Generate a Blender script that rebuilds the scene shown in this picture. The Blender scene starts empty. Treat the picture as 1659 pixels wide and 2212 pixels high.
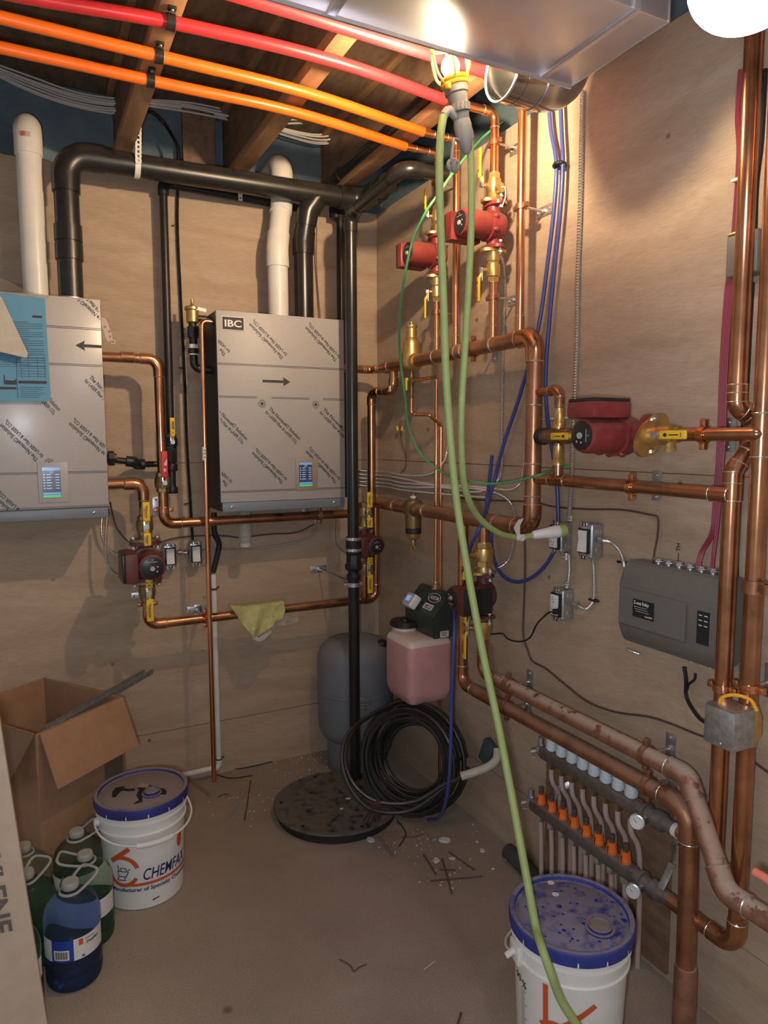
import bpy, bmesh, math, random
from mathutils import Vector, Matrix
from math import sin, cos, pi, radians

random.seed(7)
S = bpy.context.scene
COL = S.collection
V = Vector

# ------------------------------------------------------------------ camera
YAW, PITCH, ROLL, FPX = 0.472427, 0.10093, -0.0038435, 1503.307
CAM = V((-1.59089, -3.17966, 1.56718))
_f = V((sin(YAW) * cos(PITCH), cos(YAW) * cos(PITCH), -sin(PITCH)))
_r = V((cos(YAW), -sin(YAW), 0))
_u = _r.cross(_f)
CR = cos(ROLL) * _r + sin(ROLL) * _u
CU = -sin(ROLL) * _r + cos(ROLL) * _u
cam = bpy.data.cameras.new('camera')
cam.sensor_fit = 'VERTICAL'
cam.sensor_height = 24.0
cam.lens = FPX * 24.0 / 2212.0
cam.clip_start = 0.05
camo = bpy.data.objects.new('camera', cam)
COL.objects.link(camo)
camo.matrix_world = Matrix(((CR.x, CU.x, -_f.x, CAM.x), (CR.y, CU.y, -_f.y, CAM.y), (CR.z, CU.z, -_f.z, CAM.z), (0, 0, 0, 1)))
S.camera = camo

# ------------------------------------------------------------------ light and exposure
S.view_settings.view_transform = 'Standard'
S.view_settings.look = 'None'
S.view_settings.gamma = 1.0
S.view_settings.exposure = 0.0
S.view_settings.use_curve_mapping = False
BULB_STRENGTH = 3600.0      # hanging work light, the main light of the room
BULB_COL = (1.0, 0.74, 0.46)
TORCH_W = 50.0             # the photographer's phone light beside the lens
BLOB_GLOW = 36.0  # added blob, raised to fill the upper right wall
w = bpy.data.worlds.new('basement_beyond')
S.world = w
w.use_nodes = True
w.node_tree.nodes['Background'].inputs[0].default_value = (0.92, 0.88, 0.88, 1)
w.node_tree.nodes['Background'].inputs[1].default_value = 0.36
tl = bpy.data.lights.new('phone_light', 'POINT')
tl.energy = TORCH_W
tl.color = (0.86, 0.91, 1.0)
tl.shadow_soft_size = 0.03
tlo = bpy.data.objects.new('phone_light', tl)
COL.objects.link(tlo)
tlo.location = CAM - CR * 0.05 - CU * 0.05


def ray(px, py):
    return _f + CR * ((px - 829.5) / FPX) - CU * ((py - 1106.0) / FPX)


def PB(px, py, d=0.0):
    """the point d in front of the back wall seen at a photo position"""
    q = ray(px, py)
    return CAM + q * ((-d - CAM.y) / q.y)


def PR(px, py, d=0.0):
    """the point d in front of the right wall"""
    q = ray(px, py)
    return CAM + q * ((-d - CAM.x) / q.x)


def PF(px, py, z=0.0):
    """the point at height z"""
    q = ray(px, py)
    return CAM + q * ((z - CAM.z) / q.z)


# ------------------------------------------------------------------ materials
MATS = {}


def M(name, col, rough=0.5, metal=0.0, var=0.0, scale=30.0, bump=0.0, dust=0.0, dustcol=(0.42, 0.36, 0.30), trans=0.0, emit=None, es=0.0, alpha=1.0, stretch=None, sss=0.0, spec=0.5, coat=0.0, crough=0.2, ior=1.5, dlo=0.32, dhi=0.5):
    m = bpy.data.materials.new(name)
    m.use_nodes = True
    nt = m.node_tree
    b = nt.nodes['Principled BSDF']
    c4 = (*col, 1)
    b.inputs['Base Color'].default_value = c4
    b.inputs['Roughness'].default_value = rough
    b.inputs['Metallic'].default_value = metal
    b.inputs['Transmission Weight'].default_value = trans
    b.inputs['Alpha'].default_value = alpha
    b.inputs['Specular IOR Level'].default_value = spec
    b.inputs['Coat Weight'].default_value = coat
    b.inputs['Coat Roughness'].default_value = crough
    b.inputs['IOR'].default_value = ior
    if sss:
        b.inputs['Subsurface Weight'].default_value = sss
        b.inputs['Subsurface Radius'].default_value = (0.03, 0.02, 0.02)
    if emit:
        b.inputs['Emission Color'].default_value = (*emit, 1)
        b.inputs['Emission Strength'].default_value = es
    src = None
    L = nt.links.new
    if var or bump or dust:
        tc = nt.nodes.new('ShaderNodeTexCoord')
        mp = nt.nodes.new('ShaderNodeMapping')
        if stretch:
            mp.inputs['Scale'].default_value = stretch
        L(tc.outputs['Object'], mp.inputs['Vector'])
        nz = nt.nodes.new('ShaderNodeTexNoise')
        nz.inputs['Scale'].default_value = scale
        nz.inputs['Detail'].default_value = 5
        nz.inputs['Roughness'].default_value = 0.62
        L(mp.outputs[0], nz.inputs['Vector'])
    if var:
        rp = nt.nodes.new('ShaderNodeValToRGB')
        rp.color_ramp.elements[0].position = 0.3
        rp.color_ramp.elements[1].position = 0.7
        rp.color_ramp.elements[0].color = tuple(x * (1 - var) for x in col) + (1,)
        rp.color_ramp.elements[1].color = tuple(min(1, x * (1 + var)) for x in col) + (1,)
        L(nz.outputs['Fac'], rp.inputs['Fac'])
        src = rp.outputs['Color']
        L(src, b.inputs['Base Color'])
    if dust:
        ge = nt.nodes.new('ShaderNodeNewGeometry')
        sx = nt.nodes.new('ShaderNodeSeparateXYZ')
        L(ge.outputs['Normal'], sx.inputs[0])
        mr = nt.nodes.new('ShaderNodeMapRange')
        mr.inputs['From Min'].default_value = 0.15
        mr.inputs['From Max'].default_value = 0.85
        mr.inputs['To Max'].default_value = dust
        L(sx.outputs['Z'], mr.inputs['Value'])
        ml = nt.nodes.new('ShaderNodeMath')
        ml.operation = 'MULTIPLY'
        r2 = nt.nodes.new('ShaderNodeMapRange')
        r2.inputs['From Min'].default_value = dlo
        r2.inputs['From Max'].default_value = dhi
        L(nz.outputs['Fac'], r2.inputs['Value'])
        L(mr.outputs[0], ml.inputs[0])
        L(r2.outputs[0], ml.inputs[1])
        mx = nt.nodes.new('ShaderNodeMix')
        mx.data_type = 'RGBA'
        L(ml.outputs[0], mx.inputs[0])
        if src:
            L(src, mx.inputs[6])
        else:
            mx.inputs[6].default_value = c4
        mx.inputs[7].default_value = (*dustcol, 1)
        L(mx.outputs[2], b.inputs['Base Color'])
        if metal:
            m2 = nt.nodes.new('ShaderNodeMapRange')
            m2.inputs['To Min'].default_value = metal
            m2.inputs['To Max'].default_value = 0
            L(ml.outputs[0], m2.inputs['Value'])
            L(m2.outputs[0], b.inputs['Metallic'])
        m3 = nt.nodes.new('ShaderNodeMapRange')
        m3.inputs['To Min'].default_value = rough
        m3.inputs['To Max'].default_value = 0.9
        L(ml.outputs[0], m3.inputs['Value'])
        L(m3.outputs[0], b.inputs['Roughness'])
    if bump:
        bp = nt.nodes.new('ShaderNodeBump')
        bp.inputs['Strength'].default_value = bump
        bp.inputs['Distance'].default_value = 0.004
        L(nz.outputs['Fac'], bp.inputs['Height'])
        L(bp.outputs[0], b.inputs['Normal'])
    MATS[name] = m
    return m


M('copper', (0.50, 0.235, 0.12), 0.21, 0.92, 0.35, 9, dust=0.3, dustcol=(0.26, 0.17, 0.11))
M('copper_dusty', (0.42, 0.20, 0.11), 0.34, 0.8, 0.3, 14, dust=0.75, dustcol=(0.27, 0.18, 0.13))
M('copper_very_dusty', (0.40, 0.20, 0.13), 0.45, 0.6, 0.3, 24, dust=1.0, dustcol=(0.46, 0.36, 0.29), dlo=0.40, dhi=0.45)
M('copper_bright', (0.80, 0.37, 0.18), 0.21, 0.95, 0.15, 8)
M('solder', (0.75, 0.72, 0.66), 0.3, 0.9)
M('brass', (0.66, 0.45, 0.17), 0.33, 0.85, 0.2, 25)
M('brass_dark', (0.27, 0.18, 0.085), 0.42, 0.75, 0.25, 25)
M('steel', (0.62, 0.63, 0.64), 0.32, 0.9, 0.15, 40)
M('galvanised', (0.50, 0.51, 0.52), 0.38, 0.85, 0.25, 60)
M('duct_metal', (0.66, 0.65, 0.68), 0.33, 0.85, 0.08, 5)
M('bx_armour', (0.72, 0.69, 0.64), 0.30, 0.82)
M('black_plastic', (0.016, 0.015, 0.015), 0.28, 0, 0.3, 20)
M('black_plastic_dusty', (0.017, 0.016, 0.016), 0.35, 0, 0.3, 20, dust=0.32, dustcol=(0.11, 0.09, 0.08))
M('black_iron', (0.025, 0.024, 0.024), 0.4, 0.3, 0.3, 40)
M('rubber', (0.015, 0.015, 0.016), 0.55)
M('white_pvc', (0.72, 0.69, 0.63), 0.38, 0, 0.06, 12)
M('white_plastic', (0.74, 0.73, 0.70), 0.4)
M('grey_plastic', (0.42, 0.41, 0.39), 0.45)
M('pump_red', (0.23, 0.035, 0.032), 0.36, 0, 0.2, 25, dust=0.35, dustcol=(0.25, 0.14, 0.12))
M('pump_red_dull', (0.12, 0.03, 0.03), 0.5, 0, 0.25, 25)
M('faceplate_black', (0.018, 0.018, 0.02), 0.35)
M('grip_yellow', (0.80, 0.52, 0.03), 0.42, 0, 0.08, 30)
M('grip_red', (0.55, 0.03, 0.03), 0.42)
M('ink_black', (0.012, 0.012, 0.014), 0.6)
M('ink_grey', (0.03, 0.028, 0.03), 0.55)
M('ink_faded', (0.13, 0.115, 0.105), 0.7)
M('ink_white', (0.75, 0.74, 0.72), 0.6)
M('ink_navy', (0.02, 0.018, 0.10), 0.55)
M('ink_orange', (0.62, 0.10, 0.03), 0.55)
M('film_grey', (0.40, 0.385, 0.38), 0.42, 0.0, 0.05, 120, coat=0.6, crough=0.24)
M('film_matt', (0.37, 0.355, 0.345), 0.45, 0.0, 0.05, 120)
M('boiler_black', (0.02, 0.019, 0.02), 0.45)
M('boiler_blue_grey', (0.17, 0.20, 0.24), 0.42)
M('screen_frame', (0.33, 0.26, 0.18), 0.45, 0.1)
M('screen_dark', (0.02, 0.03, 0.05), 0.2, emit=(0.08, 0.12, 0.2), es=0.25)
M('screen_blue', (0.05, 0.1, 0.25), 0.2, emit=(0.22, 0.36, 0.62), es=0.6)
M('screen_bright', (0.3, 0.4, 0.5), 0.2, emit=(0.55, 0.68, 0.85), es=0.6)
M('screen_green', (0.02, 0.2, 0.06), 0.2, emit=(0.08, 0.55, 0.2), es=0.7)
M('pex_red', (0.52, 0.03, 0.035), 0.33, 0, 0.12, 6)
M('pex_orange', (0.74, 0.14, 0.012), 0.36, 0, 0.10, 6)
M('pex_blue', (0.045, 0.062, 0.25), 0.32)
M('pex_clear', (0.50, 0.38, 0.33), 0.4)
M('cord_green', (0.35, 0.45, 0.16), 0.5, 0, 0.08, 30)
M('wire_green', (0.08, 0.33, 0.13), 0.42)
M('wire_red', (0.26, 0.02, 0.045), 0.42)
M('wire_brown', (0.10, 0.05, 0.035), 0.5)
M('wire_black', (0.012, 0.012, 0.012), 0.45)
M('wire_white', (0.74, 0.70, 0.65), 0.5)
M('wire_orange', (0.95, 0.42, 0.02), 0.45)
M('foam_blue', (0.14, 0.20, 0.23), 0.8, 0, 0.2, 8)
M('rag_yellow', (0.50, 0.48, 0.20), 0.95, 0, 0.2, 35, bump=0.6)
M('clear_film', (0.62, 0.60, 0.55), 0.25, alpha=0.32)
M('cloth_beige', (0.52, 0.47, 0.40), 0.9, 0, 0.08, 40, bump=0.2)
M('paper_blue', (0.11, 0.30, 0.46), 0.7, 0, 0.04, 20)
M('cardboard', (0.36, 0.205, 0.115), 0.85, 0, 0.12, 14)
M('cardboard_inside', (0.20, 0.125, 0.08), 0.9, 0, 0.12, 14)
M('cardboard_pale', (0.56, 0.45, 0.34), 0.85, 0, 0.06, 20)
M('tape_brown', (0.17, 0.11, 0.08), 0.3)
M('bucket_white', (0.78, 0.77, 0.73), 0.38, 0, 0.04, 10)
M('lid_blue', (0.02, 0.03, 0.27), 0.34)
M('lid_blue_dusty', (0.03, 0.04, 0.25), 0.4, 0, 0.2, 22, dust=0.95, dustcol=(0.23, 0.21, 0.27))
M('lid_dust_brown', (0.03, 0.035, 0.20), 0.4, 0, 0.2, 12, dust=0.97, dustcol=(0.24, 0.20, 0.18), dlo=0.22, dhi=0.40)
M('sump_black', (0.022, 0.02, 0.02), 0.5, 0, 0.3, 30, dust=0.8, dustcol=(0.155, 0.128, 0.105))
M('tank_grey_blue', (0.16, 0.175, 0.20), 0.42, 0, 0.08, 12, dust=0.5, dustcol=(0.24, 0.22, 0.21))
M('glycol_pink', (0.60, 0.33, 0.325), 0.35, 0, 0.10, 9, sss=0.3)
M('glycol_white', (0.70, 0.62, 0.54), 0.38, sss=0.2)
M('feeder_green', (0.028, 0.042, 0.036), 0.42, 0, 0.1, 30, dust=0.25, dustcol=(0.13, 0.13, 0.12))
M('relay_grey', (0.155, 0.145, 0.125), 0.42, 0, 0.05, 60, bump=0.05)
M('jug_green', (0.60, 0.74, 0.62), 0.05, trans=0.97, ior=1.12)
M('jug_blue', (0.36, 0.47, 0.74), 0.05, trans=0.95, ior=1.12)
M('fluid_green', (0.10, 0.42, 0.14), 0.06, trans=0.85, ior=1.2)
M('fluid_blue', (0.05, 0.09, 0.22), 0.06, trans=0.8, ior=1.2)
M('label_white', (0.72, 0.70, 0.66), 0.5)
M('label_blue', (0.02, 0.05, 0.36), 0.5)
M('label_green', (0.07, 0.22, 0.05), 0.5)
M('jug_cap', (0.36, 0.36, 0.33), 0.5)
M('manifold_steel', (0.20, 0.18, 0.165), 0.42, 0.6, 0.2, 40, dust=0.4, dustcol=(0.30, 0.25, 0.21))
M('cap_blue_white', (0.62, 0.70, 0.75), 0.42)
M('flow_orange', (0.80, 0.17, 0.03), 0.35)
M('flow_smoke', (0.10, 0.08, 0.075), 0.2, alpha=0.8)
M('gauge_white', (0.7, 0.7, 0.68), 0.4)
M('wood_flange', (0.42, 0.24, 0.115), 0.7, 0, 0.25, 8, stretch=(3, 0.6, 3), bump=0.15)
M('osb', (0.20, 0.125, 0.075), 0.8, 0, 0.35, 26, stretch=(1, 0.35, 1), bump=0.3)
M('plaster', (0.62, 0.58, 0.52), 0.9, 0, 0.1, 40, bump=0.5)
M('rust', (0.12, 0.065, 0.035), 0.8)
M('stick', (0.25, 0.17, 0.10), 0.8)
M('hook_grey', (0.26, 0.255, 0.235), 0.5)
M('cage_yellow', (0.60, 0.33, 0.01), 0.5)
M('duct_shiny', (0.42, 0.42, 0.41), 0.13, 1.0, 0.08, 5)
M('socket_grey', (0.13, 0.125, 0.115), 0.5)
M('insulation_grey', (0.06, 0.055, 0.055), 0.9, 0, 0.2, 60, bump=0.3)
M('sleeve', (0.48, 0.46, 0.38), 0.6, 0, 0.1, 30)
M('pouch_dark', (0.045, 0.07, 0.08), 0.7)
M('finger_orange', (0.80, 0.22, 0.15), 0.45)
M('bulb', (1, 0.9, 0.7), 0.3, emit=BULB_COL, es=BULB_STRENGTH)
M('added_glow', (1, 1, 1), 0.3, emit=(0.95, 0.90, 1.0), es=BLOB_GLOW)  # glow of the added blob, no real lamp


def mat_plywood():
    m = bpy.data.materials.new('plywood')
    m.use_nodes = True
    nt = m.node_tree
    L = nt.links.new
    b = nt.nodes['Principled BSDF']
    b.inputs['Roughness'].default_value = 0.72
    b.inputs['Specular IOR Level'].default_value = 0.3
    tc = nt.nodes.new('ShaderNodeTexCoord')
    mp = nt.nodes.new('ShaderNodeMapping')
    mp.inputs['Scale'].default_value = (1, 1, 6)
    L(tc.outputs['Object'], mp.inputs[0])
    n1 = nt.nodes.new('ShaderNodeTexNoise')
    n1.inputs['Scale'].default_value = 1.7
    n1.inputs['Detail'].default_value = 7
    n1.inputs['Roughness'].default_value = 0.55
    n1.inputs['Distortion'].default_value = 0.9
    L(mp.outputs[0], n1.inputs['Vector'])
    n2 = nt.nodes.new('ShaderNodeTexNoise')
    n2.inputs['Scale'].default_value = 24
    n2.inputs['Detail'].default_value = 6
    mp2 = nt.nodes.new('ShaderNodeMapping')
    mp2.inputs['Scale'].default_value = (1, 1, 12)
    L(tc.outputs['Object'], mp2.inputs[0])
    L(mp2.outputs[0], n2.inputs['Vector'])
    wv = nt.nodes.new('ShaderNodeTexWave')
    wv.wave_type = 'BANDS'
    wv.bands_direction = 'Z'
    wv.inputs['Scale'].default_value = 1.3
    wv.inputs['Distortion'].default_value = 14
    wv.inputs['Detail'].default_value = 3
    wv.inputs['Detail Scale'].default_value = 0.7
    L(tc.outputs['Object'], wv.inputs['Vector'])
    r1 = nt.nodes.new('ShaderNodeValToRGB')
    r1.color_ramp.elements[0].position = 0.28
    r1.color_ramp.elements[1].position = 0.72
    r1.color_ramp.elements[0].color = (0.40, 0.295, 0.205, 1)
    r1.color_ramp.elements[1].color = (0.50, 0.39, 0.285, 1)
    L(n1.outputs['Fac'], r1.inputs[0])
    mx = nt.nodes.new('ShaderNodeMix')
    mx.data_type = 'RGBA'
    mx.blend_type = 'MULTIPLY'
    mx.inputs[0].default_value = 1
    L(r1.outputs[0], mx.inputs[6])
    r2 = nt.nodes.new('ShaderNodeValToRGB')
    r2.color_ramp.elements[0].position = 0.3
    r2.color_ramp.elements[1].position = 0.6
    r2.color_ramp.elements[0].color = (0.86, 0.83, 0.80, 1)
    r2.color_ramp.elements[1].color = (1, 1, 1, 1)
    L(n2.outputs['Fac'], r2.inputs[0])
    L(r2.outputs[0], mx.inputs[7])
    mx2 = nt.nodes.new('ShaderNodeMix')
    mx2.data_type = 'RGBA'
    mx2.blend_type = 'MULTIPLY'
    mx2.inputs[0].default_value = 1
    r3 = nt.nodes.new('ShaderNodeValToRGB')
    r3.color_ramp.elements[0].position = 0.0
    r3.color_ramp.elements[1].position = 0.12
    r3.color_ramp.elements[0].color = (0.945, 0.925, 0.905, 1)
    r3.color_ramp.elements[1].color = (1, 1, 1, 1)
    L(wv.outputs['Fac'], r3.inputs[0])
    L(mx.outputs[2], mx2.inputs[6])
    L(r3.outputs[0], mx2.inputs[7])
    # small knots and nail marks
    vo = nt.nodes.new('ShaderNodeTexVoronoi')
    vo.inputs['Scale'].default_value = 4.2
    L(tc.outputs['Object'], vo.inputs['Vector'])
    r4 = nt.nodes.new('ShaderNodeValToRGB')
    r4.color_ramp.elements[0].position = 0.022
    r4.color_ramp.elements[1].position = 0.05
    r4.color_ramp.elements[0].color = (0.42, 0.32, 0.25, 1)
    r4.color_ramp.elements[1].color = (1, 1, 1, 1)
    L(vo.outputs['Distance'], r4.inputs[0])
    mx3 = nt.nodes.new('ShaderNodeMix')
    mx3.data_type = 'RGBA'
    mx3.blend_type = 'MULTIPLY'
    mx3.inputs[0].default_value = 1
    L(mx2.outputs[2], mx3.inputs[6])
    L(r4.outputs[0], mx3.inputs[7])
    L(mx3.outputs[2], b.inputs['Base Color'])
    bp = nt.nodes.new('ShaderNodeBump')
    bp.inputs['Strength'].default_value = 0.08
    bp.inputs['Distance'].default_value = 0.003
    L(n2.outputs['Fac'], bp.inputs['Height'])
    L(bp.outputs[0], b.inputs['Normal'])
    MATS['plywood'] = m


def mat_concrete():
    m = bpy.data.materials.new('concrete')
    m.use_nodes = True
    nt = m.node_tree
    L = nt.links.new
    b = nt.nodes['Principled BSDF']
    b.inputs['Roughness'].default_value = 0.8
    tc = nt.nodes.new('ShaderNodeTexCoord')
    n1 = nt.nodes.new('ShaderNodeTexNoise')
    n1.inputs['Scale'].default_value = 1.9
    n1.inputs['Detail'].default_value = 9
    n1.inputs['Roughness'].default_value = 0.62
    L(tc.outputs['Object'], n1.inputs['Vector'])
    r1 = nt.nodes.new('ShaderNodeValToRGB')
    r1.color_ramp.elements[0].position = 0.3
    r1.color_ramp.elements[1].position = 0.72
    r1.color_ramp.elements[0].color = (0.28, 0.225, 0.175, 1)
    r1.color_ramp.elements[1].color = (0.40, 0.335, 0.265, 1)
    L(n1.outputs['Fac'], r1.inputs[0])
    n2 = nt.nodes.new('ShaderNodeTexNoise')
    n2.inputs['Scale'].default_value = 240
    n2.inputs['Detail'].default_value = 3
    L(tc.outputs['Object'], n2.inputs['Vector'])
    r2 = nt.nodes.new('ShaderNodeValToRGB')
    r2.color_ramp.elements[0].position = 0.32
    r2.color_ramp.elements[1].position = 0.62
    r2.color_ramp.elements[0].color = (0.78, 0.76, 0.74, 1)
    r2.color_ramp.elements[1].color = (1.06, 1.05, 1.04, 1)
    L(n2.outputs['Fac'], r2.inputs[0])
    mx = nt.nodes.new('ShaderNodeMix')
    mx.data_type = 'RGBA'
    mx.blend_type = 'MULTIPLY'
    mx.inputs[0].default_value = 1
    L(r1.outputs[0], mx.inputs[6])
    L(r2.outputs[0], mx.inputs[7])
    vo = nt.nodes.new('ShaderNodeTexVoronoi')
    vo.inputs['Scale'].default_value = 3.1
    L(tc.outputs['Object'], vo.inputs['Vector'])
    r4 = nt.nodes.new('ShaderNodeValToRGB')
    r4.color_ramp.elements[0].position = 0.03
    r4.color_ramp.elements[1].position = 0.06
    r4.color_ramp.elements[0].color = (0.5, 0.46, 0.42, 1)
    r4.color_ramp.elements[1].color = (1, 1, 1, 1)
    L(vo.outputs['Distance'], r4.inputs[0])
    m3 = nt.nodes.new('ShaderNodeMix')
    m3.data_type = 'RGBA'
    m3.blend_type = 'MULTIPLY'
    m3.inputs[0].default_value = 1
    L(mx.outputs[2], m3.inputs[6])
    L(r4.outputs[0], m3.inputs[7])
    L(m3.outputs[2], b.inputs['Base Color'])
    bp = nt.nodes.new('ShaderNodeBump')
    bp.inputs['Strength'].default_value = 0.05
    bp.inputs['Distance'].default_value = 0.002
    L(n2.outputs['Fac'], bp.inputs['Height'])
    L(bp.outputs[0], b.inputs['Normal'])
    MATS['concrete'] = m


mat_plywood()
mat_concrete()


# ------------------------------------------------------------------ object helpers
def obj(name, bm, mats, parent=None, smooth=True, local=False):
    """link a bmesh as ONE mesh object; world coordinates unless local"""
    if isinstance(mats, str):
        mats = [mats]
    if parent is not None and not local:
        bm.transform(WM[parent.name].inverted())
    me = bpy.data.meshes.new(name)
    bmesh.ops.recalc_face_normals(bm, faces=bm.faces)
    for f in bm.faces:
        f.smooth = smooth
    bm.to_mesh(me)
    bm.free()
    for k in mats:
        me.materials.append(MATS[k])
    if smooth:
        try:
            me.set_sharp_from_angle(angle=radians(38))
        except Exception:
            pass
    o = bpy.data.objects.new(name, me)
    COL.objects.link(o)
    if parent is not None:
        o.parent = parent
        WM[o.name] = WM[parent.name].copy()
    else:
        xs = [v.co for v in me.vertices]
        c = V(((min(v.x for v in xs) + max(v.x for v in xs)) / 2, (min(v.y for v in xs) + max(v.y for v in xs)) / 2, min(v.z for v in xs)))
        if name not in ('floor', 'ceiling') and not name.startswith('wall_'):
            me.transform(Matrix.Translation(-c))
            o.location = c
            WM[o.name] = Matrix.Translation(c)
        else:
            WM[o.name] = Matrix.Identity(4)
    return o


WM = {}


def tag(o, label=None, cat=None, group=None, kind=None):
    if label:
        o['label'] = label
    if cat:
        o['category'] = cat
    if group:
        o['group'] = group
    if kind:
        o['kind'] = kind
    return o


def thing(name, label, cat, loc=(0, 0, 0), rot=None, group=None):
    o = bpy.data.objects.new(name, None)
    o.empty_display_size = 0.05
    COL.objects.link(o)
    mw = Matrix.Translation(V(loc))
    if rot is not None:
        mw = mw @ rot.to_4x4()
        o.rotation_euler = rot.to_euler()
    o.location = V(loc)
    WM[o.name] = mw
    return tag(o, label, cat, group)


def B():
    return bmesh.new()


def _mi(bm, n0, mi):
    if mi:
        bm.faces.ensure_lookup_table()
        for f in bm.faces[n0:]:
            f.material_index = mi


def frames(pts):
    T = []
    n = len(pts)
    for i in range(n):
        a = pts[max(0, i - 1)]
        b = pts[min(n - 1, i + 1)]
        T.append((b - a).normalized())
    up = V((0, 0, 1)) if abs(T[0].z) < 0.9 else V((1, 0, 0))
    N = (up - T[0] * up.dot(T[0])).normalized()
    out = []
    for t in T:
        N = (N - t * N.dot(t))
        if N.length < 1e-6:
            N = t.orthogonal()
        N.normalize()
        out.append((t, N, t.cross(N)))
    return out


def tube(bm, pts, r, n=14, mi=0, cap=True):
    pts = [V(p) for p in pts]
    n0 = len(bm.faces)
    fr = frames(pts)
    rings = []
    for i, p in enumerate(pts):
        rr = r[i] if isinstance(r, (list, tuple)) else r
        t, N, Bn = fr[i]
        rings.append([bm.verts.new(p + (N * cos(2 * pi * k / n) + Bn * sin(2 * pi * k / n)) * rr) for k in range(n)])
    for a, b in zip(rings, rings[1:]):
        for k in range(n):
            bm.faces.new((a[k], a[(k + 1) % n], b[(k + 1) % n], b[k]))
    if cap:
        bm.faces.new(rings[0][::-1])
        bm.faces.new(rings[-1])
    _mi(bm, n0, mi)


def cyl(bm, a, b, r0, r1=None, n=20, mi=0):
    tube(bm, [a, b], [r0, r0 if r1 is None else r1], n, mi)


def lathe(bm, o, ax, prof, n=24, mi=0, cap=True):
    """prof: (distance along axis, radius)"""
    o = V(o)
    ax = V(ax).normalized()
    N = ax.orthogonal().normalized()
    Bn = ax.cross(N)
    n0 = len(bm.faces)
    rings = [[bm.verts.new(o + ax * t + (N * cos(2 * pi * k / n) + Bn * sin(2 * pi * k / n)) * max(r, 1e-5)) for k in range(n)] for t, r in prof]
    for a, b in zip(rings, rings[1:]):
        for k in range(n):
            bm.faces.new((a[k], a[(k + 1) % n], b[(k + 1) % n], b[k]))
    if cap:
        bm.faces.new(rings[0][::-1])
        bm.faces.new(rings[-1])
    _mi(bm, n0, mi)


def box(bm, c, s, rot=None, bev=0.0, mi=0, seg=2):
    n0 = len(bm.faces)
    m = Matrix.Translation(V(c))
    if rot is not None:
        m = m @ rot.to_4x4()
    m = m @ Matrix.Diagonal((s[0], s[1], s[2], 1))
    tb = bmesh.new()
    bmesh.ops.create_cube(tb, size=1, matrix=m)
    if bev:
        bmesh.ops.bevel(tb, geom=tb.edges[:], offset=bev, segments=seg, affect='EDGES', profile=0.5)
    vm = {v: bm.verts.new(v.co) for v in tb.verts}
    for f in tb.faces:
        bm.faces.new([vm[v] for v in f.verts])
    tb.free()
    _mi(bm, n0, mi)


def prism(bm, poly, vec, mi=0):
    n0 = len(bm.faces)
    a = [bm.verts.new(V(p)) for p in poly]
    b = [bm.verts.new(V(p) + V(vec)) for p in poly]
    n = len(a)
    bm.faces.new(a)
    bm.faces.new(b[::-1])
    for k in range(n):
        bm.faces.new((a[k], b[k], b[(k + 1) % n], a[(k + 1) % n]))
    _mi(bm, n0, mi)


def poly(bm, pts, mi=0):
    f = bm.faces.new([bm.verts.new(V(p)) for p in pts])
    f.material_index = mi
    return f


def ell(bm, c, r, u=20, v=12, mi=0, rot=None):
    n0 = len(bm.faces)
    if not isinstance(r, (list, tuple)):
        r = (r, r, r)
    m = Matrix.Translation(V(c))
    if rot is not None:
        m = m @ rot.to_4x4()
    m = m @ Matrix.Diagonal((r[0], r[1], r[2], 1))
    bmesh.ops.create_uvsphere(bm, u_segments=u, v_segments=v, radius=1, matrix=m)
    _mi(bm, n0, mi)


def torus(bm, c, ax, R, r, n=28, m=8, mi=0):
    c = V(c)
    ax = V(ax).normalized()
    N = ax.orthogonal().normalized()
    Bn = ax.cross(N)
    n0 = len(bm.faces)
    rings = []
    for i in range(n):
        a = 2 * pi * i / n
        d = N * cos(a) + Bn * sin(a)
        rings.append([bm.verts.new(c + d * (R + r * cos(2 * pi * k / m)) + ax * r * sin(2 * pi * k / m)) for k in range(m)])
    for i in range(n):
        a, b = rings[i], rings[(i + 1) % n]
        for k in range(m):
            bm.faces.new((a[k], a[(k + 1) % m], b[(k + 1) % m], b[k]))
    _mi(bm, n0, mi)


def arc3(p, q, s, rad, n=7):
    d1 = (p - q)
    d2 = (s - q)
    l1, l2 = d1.length, d2.length
    d1.normalize()
    d2.normalize()
    th = d1.angle(d2)
    if th > pi - 0.02:
        return None
    t = min(rad / math.tan(th / 2), l1 * 0.49, l2 * 0.49)
    rd = t * math.tan(th / 2)
    a = q + d1 * t
    b = q + d2 * t
    c = q + (d1 + d2).normalized() * (rd / sin(th / 2))
    va, vb = a - c, b - c
    ang = va.angle(vb)
    axis = va.cross(vb).normalized()
    return [c + Matrix.Rotation(ang * i / n, 3, axis) @ va for i in range(n + 1)]


def fil(pts, rad, n=7):
    pts = [V(p) for p in pts]
    out = [pts[0]]
    for i in range(1, len(pts) - 1):
        a = arc3(pts[i - 1], pts[i], pts[i + 1], rad, n)
        out += a if a else [pts[i]]
    out.append(pts[-1])
    return out


def smooth(pts, n=8):
    """Catmull-Rom through the points"""
    pts = [V(p) for p in pts]
    P = [pts[0] * 2 - pts[1]] + pts + [pts[-1] * 2 - pts[-2]]
    out = []
    for i in range(1, len(P) - 2):
        a, b, c, d = P[i - 1:i + 3]
        for k in range(n):
            t = k / n
            out.append(0.5 * ((2 * b) + (c - a) * t + (2 * a - 5 * b + 4 * c - d) * t * t + (3 * b - a - 3 * c + d) * t ** 3))
    out.append(pts[-1])
    return out


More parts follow.
